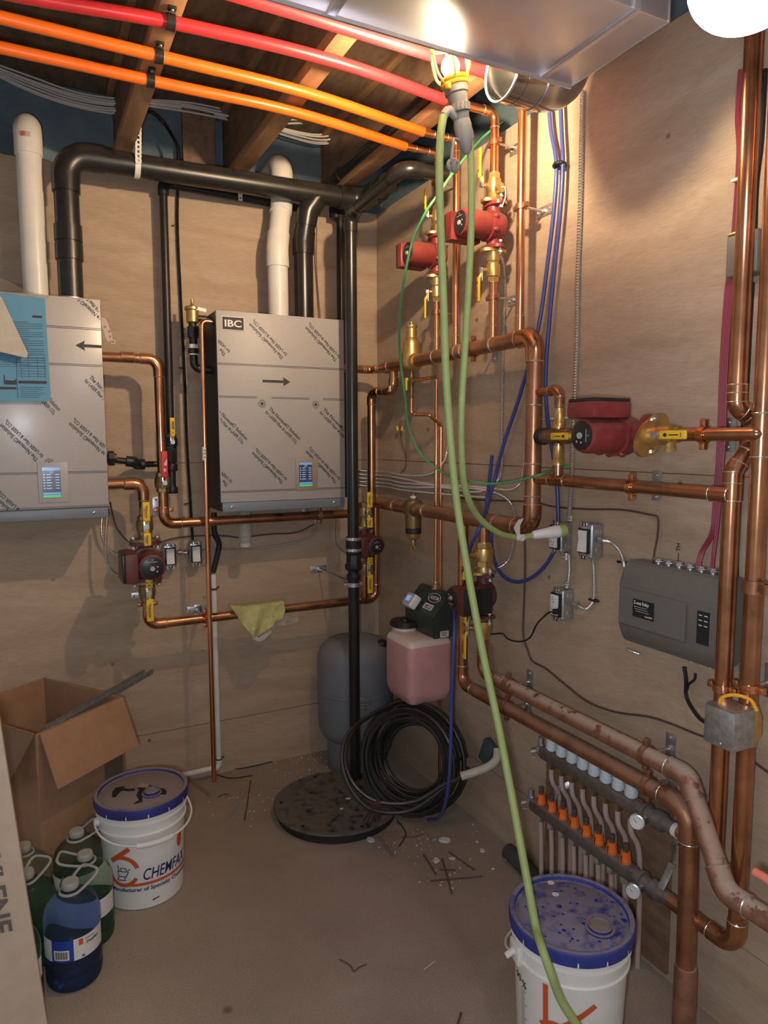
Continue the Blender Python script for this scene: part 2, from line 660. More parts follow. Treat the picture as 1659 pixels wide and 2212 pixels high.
def resample(pts, step):
    out = [pts[0].copy()]
    acc = 0.0
    for a, b in zip(pts, pts[1:]):
        L = (b - a).length
        if L < 1e-9:
            continue
        t = step - acc
        while t <= L:
            out.append(a + (b - a) * (t / L))
            t += step
        acc = (acc + L) % step if L >= 0 else acc
    return out


# ------------------------------------------------------------------ lettering
_TX = {}


def glyphs(s, bold=False):
    k = (s, float(bold))
    if k not in _TX:
        cu = bpy.data.curves.new('t', 'FONT')
        cu.body = s
        cu.size = 1.0
        cu.resolution_u = 3
        if bold:
            cu.offset = 0.022 if bold is True else bold
        o = bpy.data.objects.new('t', cu)
        COL.objects.link(o)
        dg = bpy.context.evaluated_depsgraph_get()
        me = bpy.data.meshes.new_from_object(o.evaluated_get(dg))
        vs = [(v.co.x, v.co.y) for v in me.vertices]
        me.calc_loop_triangles()
        fs = [tuple(p.vertices) for p in me.loop_triangles]
        bpy.data.objects.remove(o)
        bpy.data.curves.remove(cu)
        bpy.data.meshes.remove(me)
        x0 = min(v[0] for v in vs)
        x1 = max(v[0] for v in vs)
        _TX[k] = ([(x - x0, y) for x, y in vs], fs, x1 - x0)
    return _TX[k]


def text(bm, s, o, right, up, h, width=None, bold=False, mi=0, shear=0.0, center=False, clip=None, warp=None):
    """letters with cap height h; o = baseline start (or centre); right/up unit vectors"""
    vs, fs, wd = glyphs(s, bold)
    k = h / 0.70
    kx = (width / wd) if width else k
    o, right, up = V(o), V(right), V(up)
    vv = []
    for x, y in vs:
        X = x * kx - (wd * kx / 2 if center else 0) + shear * y * k
        Y = y * k - (h / 2 if center else 0)
        vv.append((X, Y))
    pos = [(warp(X, Y) if warp else o + right * X + up * Y) for X, Y in vv]
    bv = {}
    for f in fs:
        if clip and any(not clip(pos[i]) for i in f):
            continue
        for i in f:
            if i not in bv:
                bv[i] = bm.verts.new(pos[i])
        try:
            bm.faces.new([bv[i] for i in f]).material_index = mi
        except ValueError:
            pass
    return wd * kx


X_, Y_, Z_ = V((1, 0, 0)), V((0, 1, 0)), V((0, 0, 1))


def basis(f, h):
    """rotation: local z -> f, local -y -> h"""
    z = V(f).normalized()
    y = -V(h).normalized()
    x = y.cross(z)
    return Matrix((x, y, z)).transposed()


# ------------------------------------------------------------------ plumbing builders
def pipe(label, pts, r, mat='copper', name='copper_pipe', cat='pipe', bend=None, ext=1.0, coup=(), rings=(), elbow='elbow', elmat=None, group=None, n=18, wide=1.13, skip=(), caps=()):
    pts = [V(p) for p in pts]
    bend = bend or 2.0 * r
    t = thing(name, label, cat, pts[0], group=group)
    elmat = elmat or mat
    bm = B()
    tube(bm, fil(pts, bend, 8), r, n)
    obj('pipe_run', bm, mat, t)
    if elbow:
        for i in range(1, len(pts) - 1):
            if i in skip:
                continue
            a = arc3(pts[i - 1], pts[i], pts[i + 1], bend, 8)
            if not a:
                continue
            d1 = (pts[i - 1] - pts[i]).normalized()
            d2 = (pts[i + 1] - pts[i]).normalized()
            e = r * ext
            path = [a[0] + d1 * e] + a + [a[-1] + d2 * e]
            bm = B()
            tube(bm, path, r * wide, n)
            if elmat.startswith('copper'):
                torus(bm, path[0], d1, r * (wide - 0.06), r * 0.09, 20, 6, 1)
                torus(bm, path[-1], d2, r * (wide - 0.06), r * 0.09, 20, 6, 1)
            obj(elbow, bm, [elmat, 'solder'], t)
    for (c, ax, ln) in coup:
        c = V(c)
        ax = V(ax).normalized()
        bm = B()
        cyl(bm, c - ax * ln / 2, c + ax * ln / 2, r * 1.12, n=n)
        if mat.startswith('copper'):
            torus(bm, c - ax * ln / 2, ax, r * 1.07, r * 0.09, 20, 6, 1)
            torus(bm, c + ax * ln / 2, ax, r * 1.07, r * 0.09, 20, 6, 1)
        obj('coupling', bm, [elmat, 'solder'], t)
    if rings:
        bm = B()
        for (c, ax) in rings:
            torus(bm, c, ax, r * 1.02, r * 0.10, 22, 6)
        obj('solder_ring', bm, 'solder', t)
    return t


def cable(label, pts, r, mat, name='cable', cat='cable', group=None, n=8, sm=8):
    bm = B()
    tube(bm, smooth(pts, sm) if sm else pts, r, n)
    return tag(obj(name, bm, mat), label, cat, group)


def bx(label, pts, r=0.0062, mat='bx_armour', group=None, step=0.0030, sm=8, name='armoured_cable'):
    """spiral armoured cable: a ribbed tube"""
    P = resample(smooth(pts, sm) if sm else [V(p) for p in pts], step)
    rr = [r if i % 2 else r * 0.64 for i in range(len(P))]
    bm = B()
    tube(bm, P, rr, 8)
    return tag(obj(name, bm, mat), label, 'cable', group)


def hanger(label, c, r, axis, wall, mat='copper_bright', plate_up=True, rod=True):
    """split ring pipe clamp on a threaded rod from a wall plate"""
    c = V(c)
    axis = V(axis).normalized()
    nrm = V((0, -1, 0)) if wall == 'B' else V((-1, 0, 0))
    side = axis.cross(nrm).normalized()
    t = thing('pipe_clamp', label, 'clamp', c)
    bm = B()
    lathe(bm, c - axis * 0.009, axis, [(0, r * 1.03), (0, r + 0.004), (0.018, r + 0.004), (0.018, r * 1.03)], 24, cap=False)
    for s in (-1, 1):
        rot = Matrix((side, nrm, axis)).transposed()
        box(bm, c + side * s * (r + 0.011), (0.018, 0.014, 0.016), rot, 0.002)
    obj('ring', bm, mat, t)
    if rod:
        d = -c.dot(V((0, 1, 0))) if wall == 'B' else -c.x
        wp = c - nrm * d
        bm = B()
        P = resample([c - nrm * (r + 0.002), wp + nrm * 0.001], 0.003)
        tube(bm, P, [0.0045 if i % 2 else 0.0038 for i in range(len(P))], 8)
        cyl(bm, wp + nrm * 0.004, wp + nrm * 0.013, 0.009, n=6)
        obj('threaded_rod', bm, 'steel', t)
        bm = B()
        rot = Matrix((nrm.cross(V((0, 0, 1))), nrm, V((0, 0, 1)))).transposed()
        box(bm, wp + nrm * 0.002, (0.034, 0.004, 0.085) if plate_up else (0.085, 0.004, 0.034), rot, 0.001)
        for s in (-1, 1):
            o = V((0, 0, 0.031 * s)) if plate_up else nrm.cross(V((0, 0, 1))) * 0.031 * s
            ell(bm, wp + nrm * 0.004 + o, 0.0055, 10, 6)
        obj('wall_plate', bm, 'galvanised', t)
    return t


def chevrons(bm, o, right, up, s, mi=0):
    for q in (-1, 1):
        a = V(o) + right * (q * s * 0.55)
        poly(bm, [a, a + right * (q * s * 0.35) + up * s * 0.5, a + right * (q * s * 0.35) + up * s * 0.85, a + up * s * 0.35], mi)
    b = V(o) - up * s * 0.1
    poly(bm, [b - right * s * 0.6 - up * s * 0.3, b + right * s * 0.6 - up * s * 0.3, b + right * s * 0.3 - up * s * 0.55, b - right * s * 0.3 - up * s * 0.55], mi)


def valve(label, pos, f, h, D, up=0.0, down=0.0, mat='brass', grip='grip_yellow', body=0.085, mark='', nutmat='steel', stem=0.03, gw=0.021, off=0.0, side=0.0):
    """quarter-turn ball valve: body, stem, lever with one or two yellow grips"""
    R = basis(f, h)
    t = thing('ball_valve', label, 'valve', pos, R)
    r = D / 2
    bm = B()
    lathe(bm, (0, 0, -body / 2), (0, 0, 1), [(0, r * 1.15), (body * 0.22, r * 1.15), (body * 0.25, r * 1.5), (body * 0.5, r * 1.62), (body * 0.75, r * 1.5), (body * 0.78, r * 1.15), (body, r * 1.15)], 22)
    for s in (-1, 1):
        lathe(bm, (0, 0, s * body * 0.36 - body * 0.1), (0, 0, 1), [(0, r * 1.32), (body * 0.2, r * 1.32)], 6)
    cyl(bm, (0, 0, 0), (0, -(r * 1.62 + stem * 0.6), 0), r * 0.55, n=14)
    obj('body', bm, mat, t, local=True)
    yy = -(r * 1.62 + stem)
    bm = B()
    cyl(bm, (0, yy + stem * 0.6, 0), (0, yy - 0.004, 0), 0.006, n=8)
    cyl(bm, (0, yy - 0.002, 0), (0, yy - 0.009, 0), 0.0105, n=6)
    obj('stem_nut', bm, nutmat, t, local=True)
    bm = B()
    zu, zd = (up, -down)
    box(bm, (0, yy, (min(zu, 0.03) - min(down, 0.03)) / 2), (gw * 0.8, 0.004, min(zu, 0.03) + min(down, 0.03) + 0.016), bev=0.001, mi=0)
    hd = obj('lever', bm, nutmat, t, local=True)
    for s, ln in ((1, up), (-1, down)):
        if ln <= 0:
            continue
        bm = B()
        a = 0.018
        y1 = yy - 0.012 - off
        tube(bm, [V((0, yy, s * a * 0.7)), V((0, y1, s * (a + 0.014)))], 0.006, 8)
        box(bm, (0, y1, s * (a + 0.01 + ln) / 2), (gw, 0.008, ln - a - 0.0), bev=0.0035, seg=3)
        obj('grip', bm, grip, t, local=True)
        bm = B()
        cz = s * (a + 0.01 + ln) / 2
        yl, L0 = y1 - 0.0044, ln - a
        if mark == 'DROP' and ln >= 0.06:
            c0 = V((0, yl, cz - s * L0 * 0.26))
            poly(bm, [c0 + V((gw * 0.2 * sin(2 * pi * q / 12) * (1 - 0.55 * (q in (5, 6, 7))), 0, -s * gw * 0.26 * cos(2 * pi * q / 12) * (1 + 0.5 * (q == 6)))) for q in range(12)])
            box(bm, (0, yl + 0.0002, cz + s * L0 * 0.06), (gw * 0.12, 0.0004, L0 * 0.34))
            for q in (-1, 1):
                box(bm, (q * gw * 0.12, yl + 0.0002, cz + s * L0 * 0.32), (gw * 0.18, 0.0004, L0 * 0.03))
        elif mark == 'BAR':
            for q in range(5):
                box(bm, (gw * 0.1, yl + 0.0002, cz + L0 * (0.26 - 0.085 * q)), (gw * 0.32, 0.0004, L0 * 0.07))
            box(bm, (-gw * 0.2, yl + 0.0002, cz + L0 * 0.08), (gw * 0.06, 0.0004, L0 * 0.3))
            torus(bm, (0, yl + 0.0002, cz - L0 * 0.30), Y_, gw * 0.16, gw * 0.03, 12, 4)
        elif mark == 'STRIPES':
            for q in range(5):
                box(bm, (gw * (-0.05 + 0.10 * q) * 0.9, yl + 0.0002, cz + L0 * (0.0 + 0.02 * q)), (gw * 0.06, 0.0004, L0 * (0.10 + 0.035 * q)))
            for q in range(3):
                box(bm, (gw * (0.14 - 0.14 * q), yl + 0.0002, cz - L0 * 0.22), (gw * 0.07, 0.0004, L0 * 0.12))
        elif mark and ln >= 0.06:
            text(bm, mark, (0, y1 - 0.0044, cz), V((0, 0, -1)), V((1, 0, 0)), gw * 0.34, width=(ln - a) * 0.62, bold=True, center=True)
            box(bm, (-gw * 0.3, y1 - 0.0042, cz), (gw * 0.06, 0.0006, (ln - a) * 0.45))
        else:
            chevrons(bm, (0, y1 - 0.0044, cz), X_, Z_, gw * 0.45)
        obj('grip_marking', bm, 'ink_white' if mark == 'STRIPES' else 'ink_black', t, local=True, smooth=False)
    return t


def pump(label, pos, m, b, s=1.0, dull=False, L=0.165, flip=False, flange=True, boxmat=None):
    """red wet-rotor circulator: volute, motor, dial face, terminal box, two oval flanges"""
    m, b = V(m), V(b)
    f = b.cross(m)
    z = f
    y = -m
    x = y.cross(z)
    R = Matrix((x, y, z)).transposed()
    bx_s = 1 if (R @ V((-1, 0, 0))).dot(b) > 0 else -1
    t = thing('circulator_pump', label, 'pump', pos, R)
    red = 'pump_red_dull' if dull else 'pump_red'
    k = s
    bm = B()
    lathe(bm, (0, 0.035 * k, 0), (0, -1, 0), [(0, 0.028 * k), (0.008 * k, 0.046 * k), (0.03 * k, 0.052 * k), (0.05 * k, 0.05 * k), (0.058 * k, 0.053 * k), (0.066 * k, 0.053 * k), (0.068 * k, 0.045 * k)], 28)
    lathe(bm, (0, 0, -L / 2), (0, 0, 1), [(0, 0.025 * k), (0.03 * k, 0.024 * k), (L * 0.5, 0.034 * k), (L - 0.03 * k, 0.024 * k), (L, 0.025 * k)], 20)
    for q in (-1, 1):
        for w_ in (-1, 1):
            ell(bm, (w_ * 0.047 * k, -0.022 * k, q * 0.022 * k), (0.009 * k, 0.012 * k, 0.009 * k), 10, 6)
    obj('volute', bm, red, t, local=True)
    bm = B()
    lathe(bm, (0, -0.03 * k, 0), (0, -1, 0), [(0, 0.044 * k), (0.012 * k, 0.046 * k), (0.095 * k, 0.045 * k), (0.106 * k, 0.042 * k), (0.109 * k, 0.036 * k)], 28)
    obj('motor', bm, red, t, local=True)
    bm = B()
    lathe(bm, (0, -0.1385 * k, 0), (0, -1, 0), [(0, 0.036 * k), (0.003 * k, 0.036 * k), (0.004 * k, 0.034 * k)], 28)
    fp = obj('dial_plate', bm, 'faceplate_black', t, local=True)
    bm = B()
    yf = -0.1429 * k
    U, W = X_, Z_
    box(bm, (0, yf, 0.018 * k), (0.032 * k, 0.0006, 0.0018 * k))
    lathe(bm, (0, yf + 0.0006, -0.004 * k), (0, -1, 0), [(0, 0.0085 * k), (0.004 * k, 0.0075 * k)], 14)
    for a in (-0.6, 0.3):
        lathe(bm, (0.018 * k * cos(a), yf + 0.0003, -0.004 * k + 0.018 * k * sin(a)), (0, -1, 0), [(0, 0.003 * k), (0.0008, 0.003 * k)], 8)
    text(bm, 'X', (0, yf - 0.0004, 0.025 * k), U, W, 0.006 * k, bold=True, center=True)
    obj('dial_marking', bm, 'grey_plastic', fp, local=True, smooth=False)
    bm = B()
    box(bm, (-bx_s * 0.064 * k, -0.085 * k, 0), (0.042 * k, 0.125 * k, 0.098 * k), bev=0.006 * k)
    obj('terminal_box', bm, red, t, local=True)
    bm = B()
    box(bm, (-bx_s * 0.088 * k, -0.085 * k, 0), (0.010 * k, 0.120 * k, 0.094 * k), bev=0.003 * k)
    obj('terminal_cover', bm, boxmat or 'faceplate_black', t, local=True)
    if flange:
        for q in (-1, 1):
            bm = B()
            pl = []
            for i in range(24):
                a = 2 * pi * i / 24
                pl.append(V((0.052 * k * cos(a), 0.031 * k * sin(a), q * (L / 2 - 0.011 * k))))
            prism(bm, pl, (0, 0, q * 0.011 * k))
            fl = obj('pump_flange', bm, red, t, local=True)
            for w_ in (-1, 1):
                bm = B()
                cyl(bm, (w_ * 0.040 * k, 0, q * (L / 2 - 0.020 * k)), (w_ * 0.040 * k, 0, q * (L / 2 + 0.024 * k)), 0.0042 * k, n=8)
                for zz in (-0.017, 0.018):
                    cyl(bm, (w_ * 0.040 * k, 0, q * (L / 2 + zz * k)), (w_ * 0.040 * k, 0, q * (L / 2 + (zz - 0.007) * k)), 0.0085 * k, n=6)
                obj('flange_bolt', bm, 'steel', fl, local=True)
    return t


def iso_flange(label, pos, f, D, mat='brass', k=1.0, h=(0, -1, 0)):
    """oval brass flange fitting between a pump and its valve; f points away from the pump"""
    t = thing('pipe_flange', label, 'flange', pos, basis(f, h))
    bm = B()
    pl = [V((0.052 * k * cos(2 * pi * i / 24), 0.031 * k * sin(2 * pi * i / 24), 0)) for i in range(24)]
    prism(bm, pl, (0, 0, 0.010 * k))
    obj('flange_plate', bm, mat, t, local=True)
    bm = B()
    lathe(bm, (0, 0, 0.009 * k), (0, 0, 1), [(0, D * 0.85), (0.012 * k, D * 0.72), (0.03 * k, D * 0.66)], 20)
    obj('collar', bm, mat, t, local=True)
    return t


def elbox(label, pos, wall, kind, name=None, dark=False, w_=0.056, h_=0.105, dep=0.05):
    """metal device box with a bare yoke and a switch or outlet"""
    rot = Matrix.Identity(3) if wall == 'B' else Matrix.Rotation(-pi / 2, 3, 'Z')
    t = thing(name or ('light_switch' if kind == 'switch' else 'power_outlet'), label, 'switch' if kind == 'switch' else 'outlet', pos, rot)
    bm = B()
    box(bm, (0, -dep / 2, 0), (w_, dep, h_), bev=0.008, seg=3)
    for zz in (-0.03, 0.03):
        lathe(bm, (w_ / 2 - 0.0005, -dep * 0.4, zz), (1, 0, 0), [(0, 0.011), (0.0012, 0.011), (0.0012, 0.0085), (0.0003, 0.008)], 16)
    obj('metal_box', bm, 'galvanised', t, local=True)
    bm = B()
    box(bm, (0, -dep - 0.004, 0), (0.047, 0.008, 0.078), bev=0.002)
    obj('device_body', bm, 'rubber', t, local=True)
    bm = B()
    box(bm, (0, -dep - 0.0035, 0), (0.021, 0.002, h_ + 0.004), bev=0.0005)
    for q in (-1, 1):
        for sx in (-0.010, 0.010):
            lathe(bm, (sx, -dep - 0.0025, q * h_ * 0.475), (0, -1, 0), [(0, 0.0075), (0.002, 0.0075), (0.002, 0.0035), (0.0008, 0.003)], 12)
        ell(bm, (0, -dep - 0.005, q * h_ * 0.46), (0.0042, 0.003, 0.0042), 10, 6)
    obj('yoke', bm, 'steel', t, local=True)
    bm = B()
    if kind == 'switch':
        prism(bm, [V((-0.0165, -dep - 0.007, -0.0335)), V((-0.0165, -dep - 0.016, -0.0335)), V((-0.0165, -dep - 0.0115, 0.002)), V((-0.0165, -dep - 0.0135, 0.0335)), V((-0.0165, -dep - 0.007, 0.0335))], (0.033, 0, 0))
        obj('rocker', bm, 'white_plastic', t, local=True, smooth=False)
    else:
        box(bm, (0, -dep - 0.011, 0), (0.033, 0.008, 0.067), bev=0.0015)
        fc = obj('outlet_face', bm, 'white_plastic', t, local=True)
        bm = B()
        for q in (-1, 1):
            zc = q * 0.0175
            box(bm, (-0.0065, -dep - 0.0152, zc + 0.003), (0.0016, 0.0006, 0.008))
            box(bm, (0.0065, -dep - 0.0152, zc + 0.003), (0.0016, 0.0006, 0.0065))
            lathe(bm, (0, -dep - 0.0149, zc - 0.0075), (0, -1, 0), [(0, 0.0023), (0.0005, 0.0023)], 10)
        obj('slot', bm, 'ink_grey', fc, local=True, smooth=False)
    return t


def connector(bm, p, d, r=0.009, ln=0.022):
    p, d = V(p), V(d).normalized()
    cyl(bm, p, p + d * ln, r, n=12)
    s = d.orthogonal().normalized()
    for q in (-1, 1):
        cyl(bm, p + d * ln * 0.6 + s * q * (r + 0.002) - d.cross(s) * 0.007, p + d * ln * 0.6 + s * q * (r + 0.002) + d.cross(s) * 0.009, 0.0026, n=8)
# ================================================================== THE ROOM
bm = B()
box(bm, (-1.6, -2.2, -0.05), (4.6, 5.2, 0.1))
tag(obj('floor', bm, 'concrete', smooth=False), kind='structure')

ZT = 2.68
bm = B()
for x0, x1 in ((-3.66, -2.4415), (-2.44, 0.0)):
    for z0, z1 in ((0.0, 0.2545), (0.2575, 1.4745), (1.4775, ZT)):
        box(bm, ((x0 + x1) / 2, 0.009, (z0 + z1) / 2), (x1 - x0 - 0.0015, 0.018, z1 - z0))
box(bm, (-1.8, 0.03, ZT / 2), (3.7, 0.02, ZT), mi=1)
tag(obj('wall_back', bm, ['plywood', 'wood_flange'], smooth=False), kind='structure')
bm = B()
for y0, y1 in ((-2.44, 0.0), (-4.4, -2.4415)):
    for z0, z1 in ((0.0, 0.2545), (0.2575, 1.4745), (1.4775, ZT)):
        box(bm, (0.009, (y0 + y1) / 2, (z0 + z1) / 2), (0.018, y1 - y0 - 0.0015, z1 - z0))
box(bm, (0.03, -2.2, ZT / 2), (0.02, 4.4, ZT), mi=1)
tag(obj('wall_right', bm, ['plywood', 'wood_flange'], smooth=False), kind='structure')
bm = B()
box(bm, (-1.75, 0.17, 2.86), (3.9, 0.05, 0.36))
box(bm, (-1.75, 0.10, 2.675), (3.9, 0.14, 0.012), mi=1)
tag(obj('trim_1', bm, ['foam_blue', 'wood_flange'], smooth=False), kind='structure')
bm = B()
box(bm, (0.13, -2.1, 2.86), (0.05, 4.6, 0.36))
box(bm, (0.08, -2.1, 2.675), (0.10, 4.6, 0.012), mi=1)
tag(obj('trim_2', bm, ['foam_blue', 'wood_flange'], smooth=False), kind='structure')
bm = B()
box(bm, (-1.65, -2.1, 3.06), (4.2, 4.6, 0.03))
tag(obj('ceiling', bm, 'osb', smooth=False), kind='structure')

# I-joists running from the back wall towards the camera
ZJ = 2.715
for i, x in enumerate((-2.13, -1.66, -1.19, -0.72, -0.235)):
    t = thing('ceiling_joist', ['wooden ceiling joist far off left beyond the white vent pipe', 'wooden ceiling joist above the left grey boiler and white vent pipe',
              'wooden ceiling joist carrying the white strap and four black pipe clips', 'wooden ceiling joist above the right boiler, second from the right wall',
              'wooden ceiling joist nearest the right wall, behind the copper pipe ends'][i], 'joist', (x, -1.6, ZJ))
    t['kind'] = 'structure'
    bm = B()
    box(bm, (x, -1.75, ZJ + 0.019), (0.063, 3.75, 0.038), bev=0.002)
    obj('bottom_flange', bm, 'wood_flange', t)
    bm = B()
    box(bm, (x, -1.75, ZJ + 0.17), (0.0095, 3.75, 0.27))
    obj('web', bm, 'osb', t)
    bm = B()
    box(bm, (x, -1.75, ZJ + 0.32), (0.063, 3.75, 0.036), bev=0.002)
    obj('top_flange', bm, 'wood_flange', t)
# OSB blocking between joists over the wall
bm = B()
box(bm, (-0.85, 0.05, ZJ + 0.16), (0.14, 0.02, 0.30))
tag(obj('wood_block', bm, 'osb', smooth=False), 'dark wood block over the wall between joists by the right white vent', 'block')

# sheet metal duct under the joists
t = thing('sheet_metal_duct', 'wide rectangular galvanised duct hung under the joists at top right', 'duct', (-1.0, -1.83, 2.5))
bm = B()
box(bm, (-1.53, -1.835, 2.605), (2.54, 0.315, 0.21), bev=0.004)
obj('trunk', bm, 'duct_metal', t)
bm = B()
for x in (-0.36, -0.95, -1.55):
    box(bm, (x, -1.835, 2.605), (0.022, 0.324, 0.219), bev=0.002)
box(bm, (-1.53, -1.6785, 2.497), (2.53, 0.006, 0.012))
obj('drive_seam', bm, 'duct_metal', t)
bm = B()
box(bm, (-0.262, -1.835, 2.605), (0.006, 0.318, 0.213), bev=0.002)
obj('end_cap', bm, 'duct_metal', t)
t = thing('round_duct', 'shiny round duct elbow under the rectangular duct beside the work light', 'duct', (-0.3, -1.6, 2.5))
bm = B()
c0, c1 = PB(1085, 150, 1.597), PB(1195, 180, 1.597)
ax = (c1 - c0).normalized()
lathe(bm, c0, ax, [(0, 0.075), (0.04, 0.075), (0.04, 0.076), ((c1 - c0).length * 0.6, 0.076)], 40, cap=False)
obj('pipe_section', bm, 'duct_shiny', t)
bm = B()
torus(bm, c0, ax, 0.075, 0.0035, 40, 6)
obj('crimp_ring', bm, 'steel', t)
bm = B()
torus(bm, c0 + ax * (c1 - c0).length * 0.6, ax, 0.076, 0.003, 40, 6)
obj('crimp_ring', bm, 'steel', t)
bm = B()
e0 = c0 + ax * (c1 - c0).length * 0.6
tube(bm, smooth([e0, e0 + ax * 0.045, e0 + ax * 0.085 + Z_ * 0.02, e0 + ax * 0.11 + Z_ * 0.07, e0 + ax * 0.115 + Z_ * 0.16], 3), 0.075, 36)
obj('gored_elbow', bm, 'duct_shiny', t)

# added glowing blob for a flash-lit finger; also brightens the upper right wall
t = thing('added_glow_blob', 'added white glowing blob at the top right corner, in place of a lit fingertip', 'lamp', CAM + ray(1625, -20) * 1.0)
gc = CAM + ray(1618, -46) * 1.0
bm = B()
ell(bm, gc, (0.082, 0.082, 0.066), 32, 20)
obj('glow_shape', bm, 'added_glow', t)
bm = B()
lathe(bm, gc + Z_ * 0.06, (0, 0, 1), [(0, 0.045), (0.05, 0.05), (0.06, 0.02), (ZJ - gc.z - 0.06, 0.012)], 24)
obj('added_stem', bm, 'white_plastic', t)
# ================================================================== VENTS AND DRAIN PIPES
r3 = 0.0445
ZB = 2.105  # boiler tops


def zset(p, z):
    p = V(p)
    p.z = z
    return p


def at_xy(p, q):
    return V((p.x, p.y, q.z))


# white vents
a = PB(78, 632, 0.15)
b = PB(62, 262, 0.15)
root = pipe('white plastic vent pipe rising from the left grey boiler with a red and grey sticker', [V((a.x, a.y, ZB - 0.005)), V((a.x, a.y, b.z)), V((a.x, 0.145, b.z))], r3, 'white_pvc', 'vent_pipe', bend=0.075, ext=1.1, wide=1.1)
bm = B()
tz = PB(56, 288, 0.2).z
for k, mi_, w_ in ((0, 0, 0.26), (1, 1, 0.36)):
    a0 = -0.50 + k * 0.30
    pl = []
    n0 = 6
    lo = [V((a.x + sin(a0 + w_ * i / n0) * (r3 * 1.105 + 0.0012), a.y - cos(a0 + w_ * i / n0) * (r3 * 1.105 + 0.0012), tz - 0.009)) for i in range(n0 + 1)]
    for p, q in zip(lo, lo[1:]):
        poly(bm, [p, q, q + Z_ * 0.018, p + Z_ * 0.018], mi_)
obj('sticker', bm, ['ink_orange', 'grey_plastic'], root)
c = PB(602, 675, 0.15)
d1 = PB(602, 535, 0.15)
d2 = PB(609, 432, 0.10)
pipe('white plastic vent pipe rising from the right boiler, passing behind the black main', [V((c.x, c.y, ZB - 0.005)), V((c.x, c.y, d1.z)), V((d2.x, d2.y, d2.z)), V((d2.x + 0.004, d2.y, 2.80)), V((d2.x, 0.145, 2.80))], r3, 'white_pvc', 'vent_pipe', bend=0.065, ext=1.25, wide=1.1, coup=[(V((c.x, c.y, d1.z - 0.06)), Z_, 0.05)])
# black vents
e = PB(153, 620, 0.20)
g = PB(150, 336, 0.20)
h = PB(800, 436, 0.20)
zz = g.z
pipe('thick black plastic vent main from the left boiler running right under the joists', [V((e.x, e.y, ZB - 0.005)), V((e.x, e.y, g.z)), V((-0.155, -0.20, h.z)), V((-0.155, -0.42, h.z + 0.01))], r3, 'black_plastic_dusty', 'vent_pipe', bend=0.08, ext=1.3, wide=1.12,
     coup=[(V((e.x, e.y, PB(150, 505, 0.20).z)), Z_, 0.06), (V((e.x, e.y, PB(150, 545, 0.20).z)), Z_, 0.06)])
bm = B()
i1 = PB(657, 680, 0.15)
pipe('black plastic vent pipe from the right boiler bending up into the black main', [V((i1.x, i1.y, ZB - 0.005)), V((i1.x, i1.y, PB(657, 525, 0.15).z)), PB(665, 455, 0.18), PB(690, 420, 0.20)], r3 * 0.97, 'black_plastic', 'vent_pipe', bend=0.07, ext=1.0, wide=1.1,
     coup=[(V((i1.x, i1.y, PB(657, 530, 0.15).z)), Z_, 0.05)])
# white perforated strap
t = thing('hanging_strap', 'white perforated plastic strap slung from a joist around the thick black pipe', 'strap', PB(299, 300, 0.22))
bm = B()
p0 = PB(299, 262, 0.255)
p1 = PB(299, 352, 0.252)
rgt = X_
nh = 9
up_ = (p0 - p1)
for k in range(nh):
    z0 = p1 + up_ * (k / nh)
    s_ = up_.length / nh
    for sx in (-1, 1):
        prism(bm, [z0 + rgt * sx * 0.004, z0 + rgt * sx * 0.0105, z0 + rgt * sx * 0.012 + up_ * (0.5 / nh), z0 + rgt * sx * 0.0105 + up_ / nh, z0 + rgt * sx * 0.004 + up_ / nh], (0, 0.0015, 0))
    box(bm, z0 + Y_ * 0.0007, (0.016, 0.0014, s_ * 0.42))
obj('perforated_band', bm, 'white_plastic', t, smooth=False)
bm = B()
cc = V((p1.x, -0.20, g.z + (h.z - g.z) * (p1.x - g.x) / (-0.155 - g.x)))
lathe(bm, cc - X_ * 0.0105, (1, 0, 0), [(0, r3 + 0.0005), (0, r3 + 0.0025), (0.021, r3 + 0.0025), (0.021, r3 + 0.0005)], 32, cap=False)
obj('loop', bm, 'white_plastic', t)
bm = B()
cyl(bm, p0 - Y_ * 0.003, p0 + Y_ * 0.004, 0.007, n=8)
obj('screw', bm, 'black_iron', t)

# tall drain / discharge pipe standing on the sump lid
VD = 0.42
vb = PB(768, 1675, VD)
vt = PB(760, 462, VD)
vx = -0.333
zlid = 0.047
ppx = [V((vx, -VD, zlid)), V((vx, -VD, vt.z)), V((vx, -0.88, vt.z + 0.03)), V((-0.15, -0.88, vt.z + 0.035))]
root = pipe('tall black plastic discharge pipe standing on the round sump lid', ppx, 0.0245, 'black_plastic', 'drain_pipe', bend=0.05, ext=1.2, wide=1.18)


def vz(py):
    return PB(764, py, VD).z


bm = B()
lathe(bm, (vx, -VD, vz(1197)), (0, 0, 1), [(0, 0.031), (0.004, 0.0335), (vz(1160) - vz(1197), 0.0335), (vz(1160) - vz(1197), 0.029)], 24)
obj('rubber_coupling', bm, 'rubber', root)
for py in (1163, 1187):
    bm = B()
    z_ = vz(py)
    lathe(bm, (vx, -VD, z_ - 0.006), (0, 0, 1), [(0, 0.0335), (0, 0.0352), (0.012, 0.0352), (0.012, 0.0335)], 24, cap=False)
    box(bm, (vx - 0.002, -VD - 0.037, z_), (0.014, 0.010, 0.014), bev=0.002)
    cyl(bm, (vx - 0.016, -VD - 0.037, z_), (vx + 0.014, -VD - 0.037, z_), 0.0032, n=8)
    obj('hose_clamp', bm, 'steel', root)
bm = B()
lathe(bm, (vx, -VD, vz(1232)), (0, 0, 1), [(0, 0.03), (0.01, 0.040), (0.02, 0.041), (0.026, 0.041), (0.028, 0.034), (vz(1198) - vz(1232), 0.033)], 8)
obj('union_nut', bm, 'black_plastic_dusty', root)
bm = B()
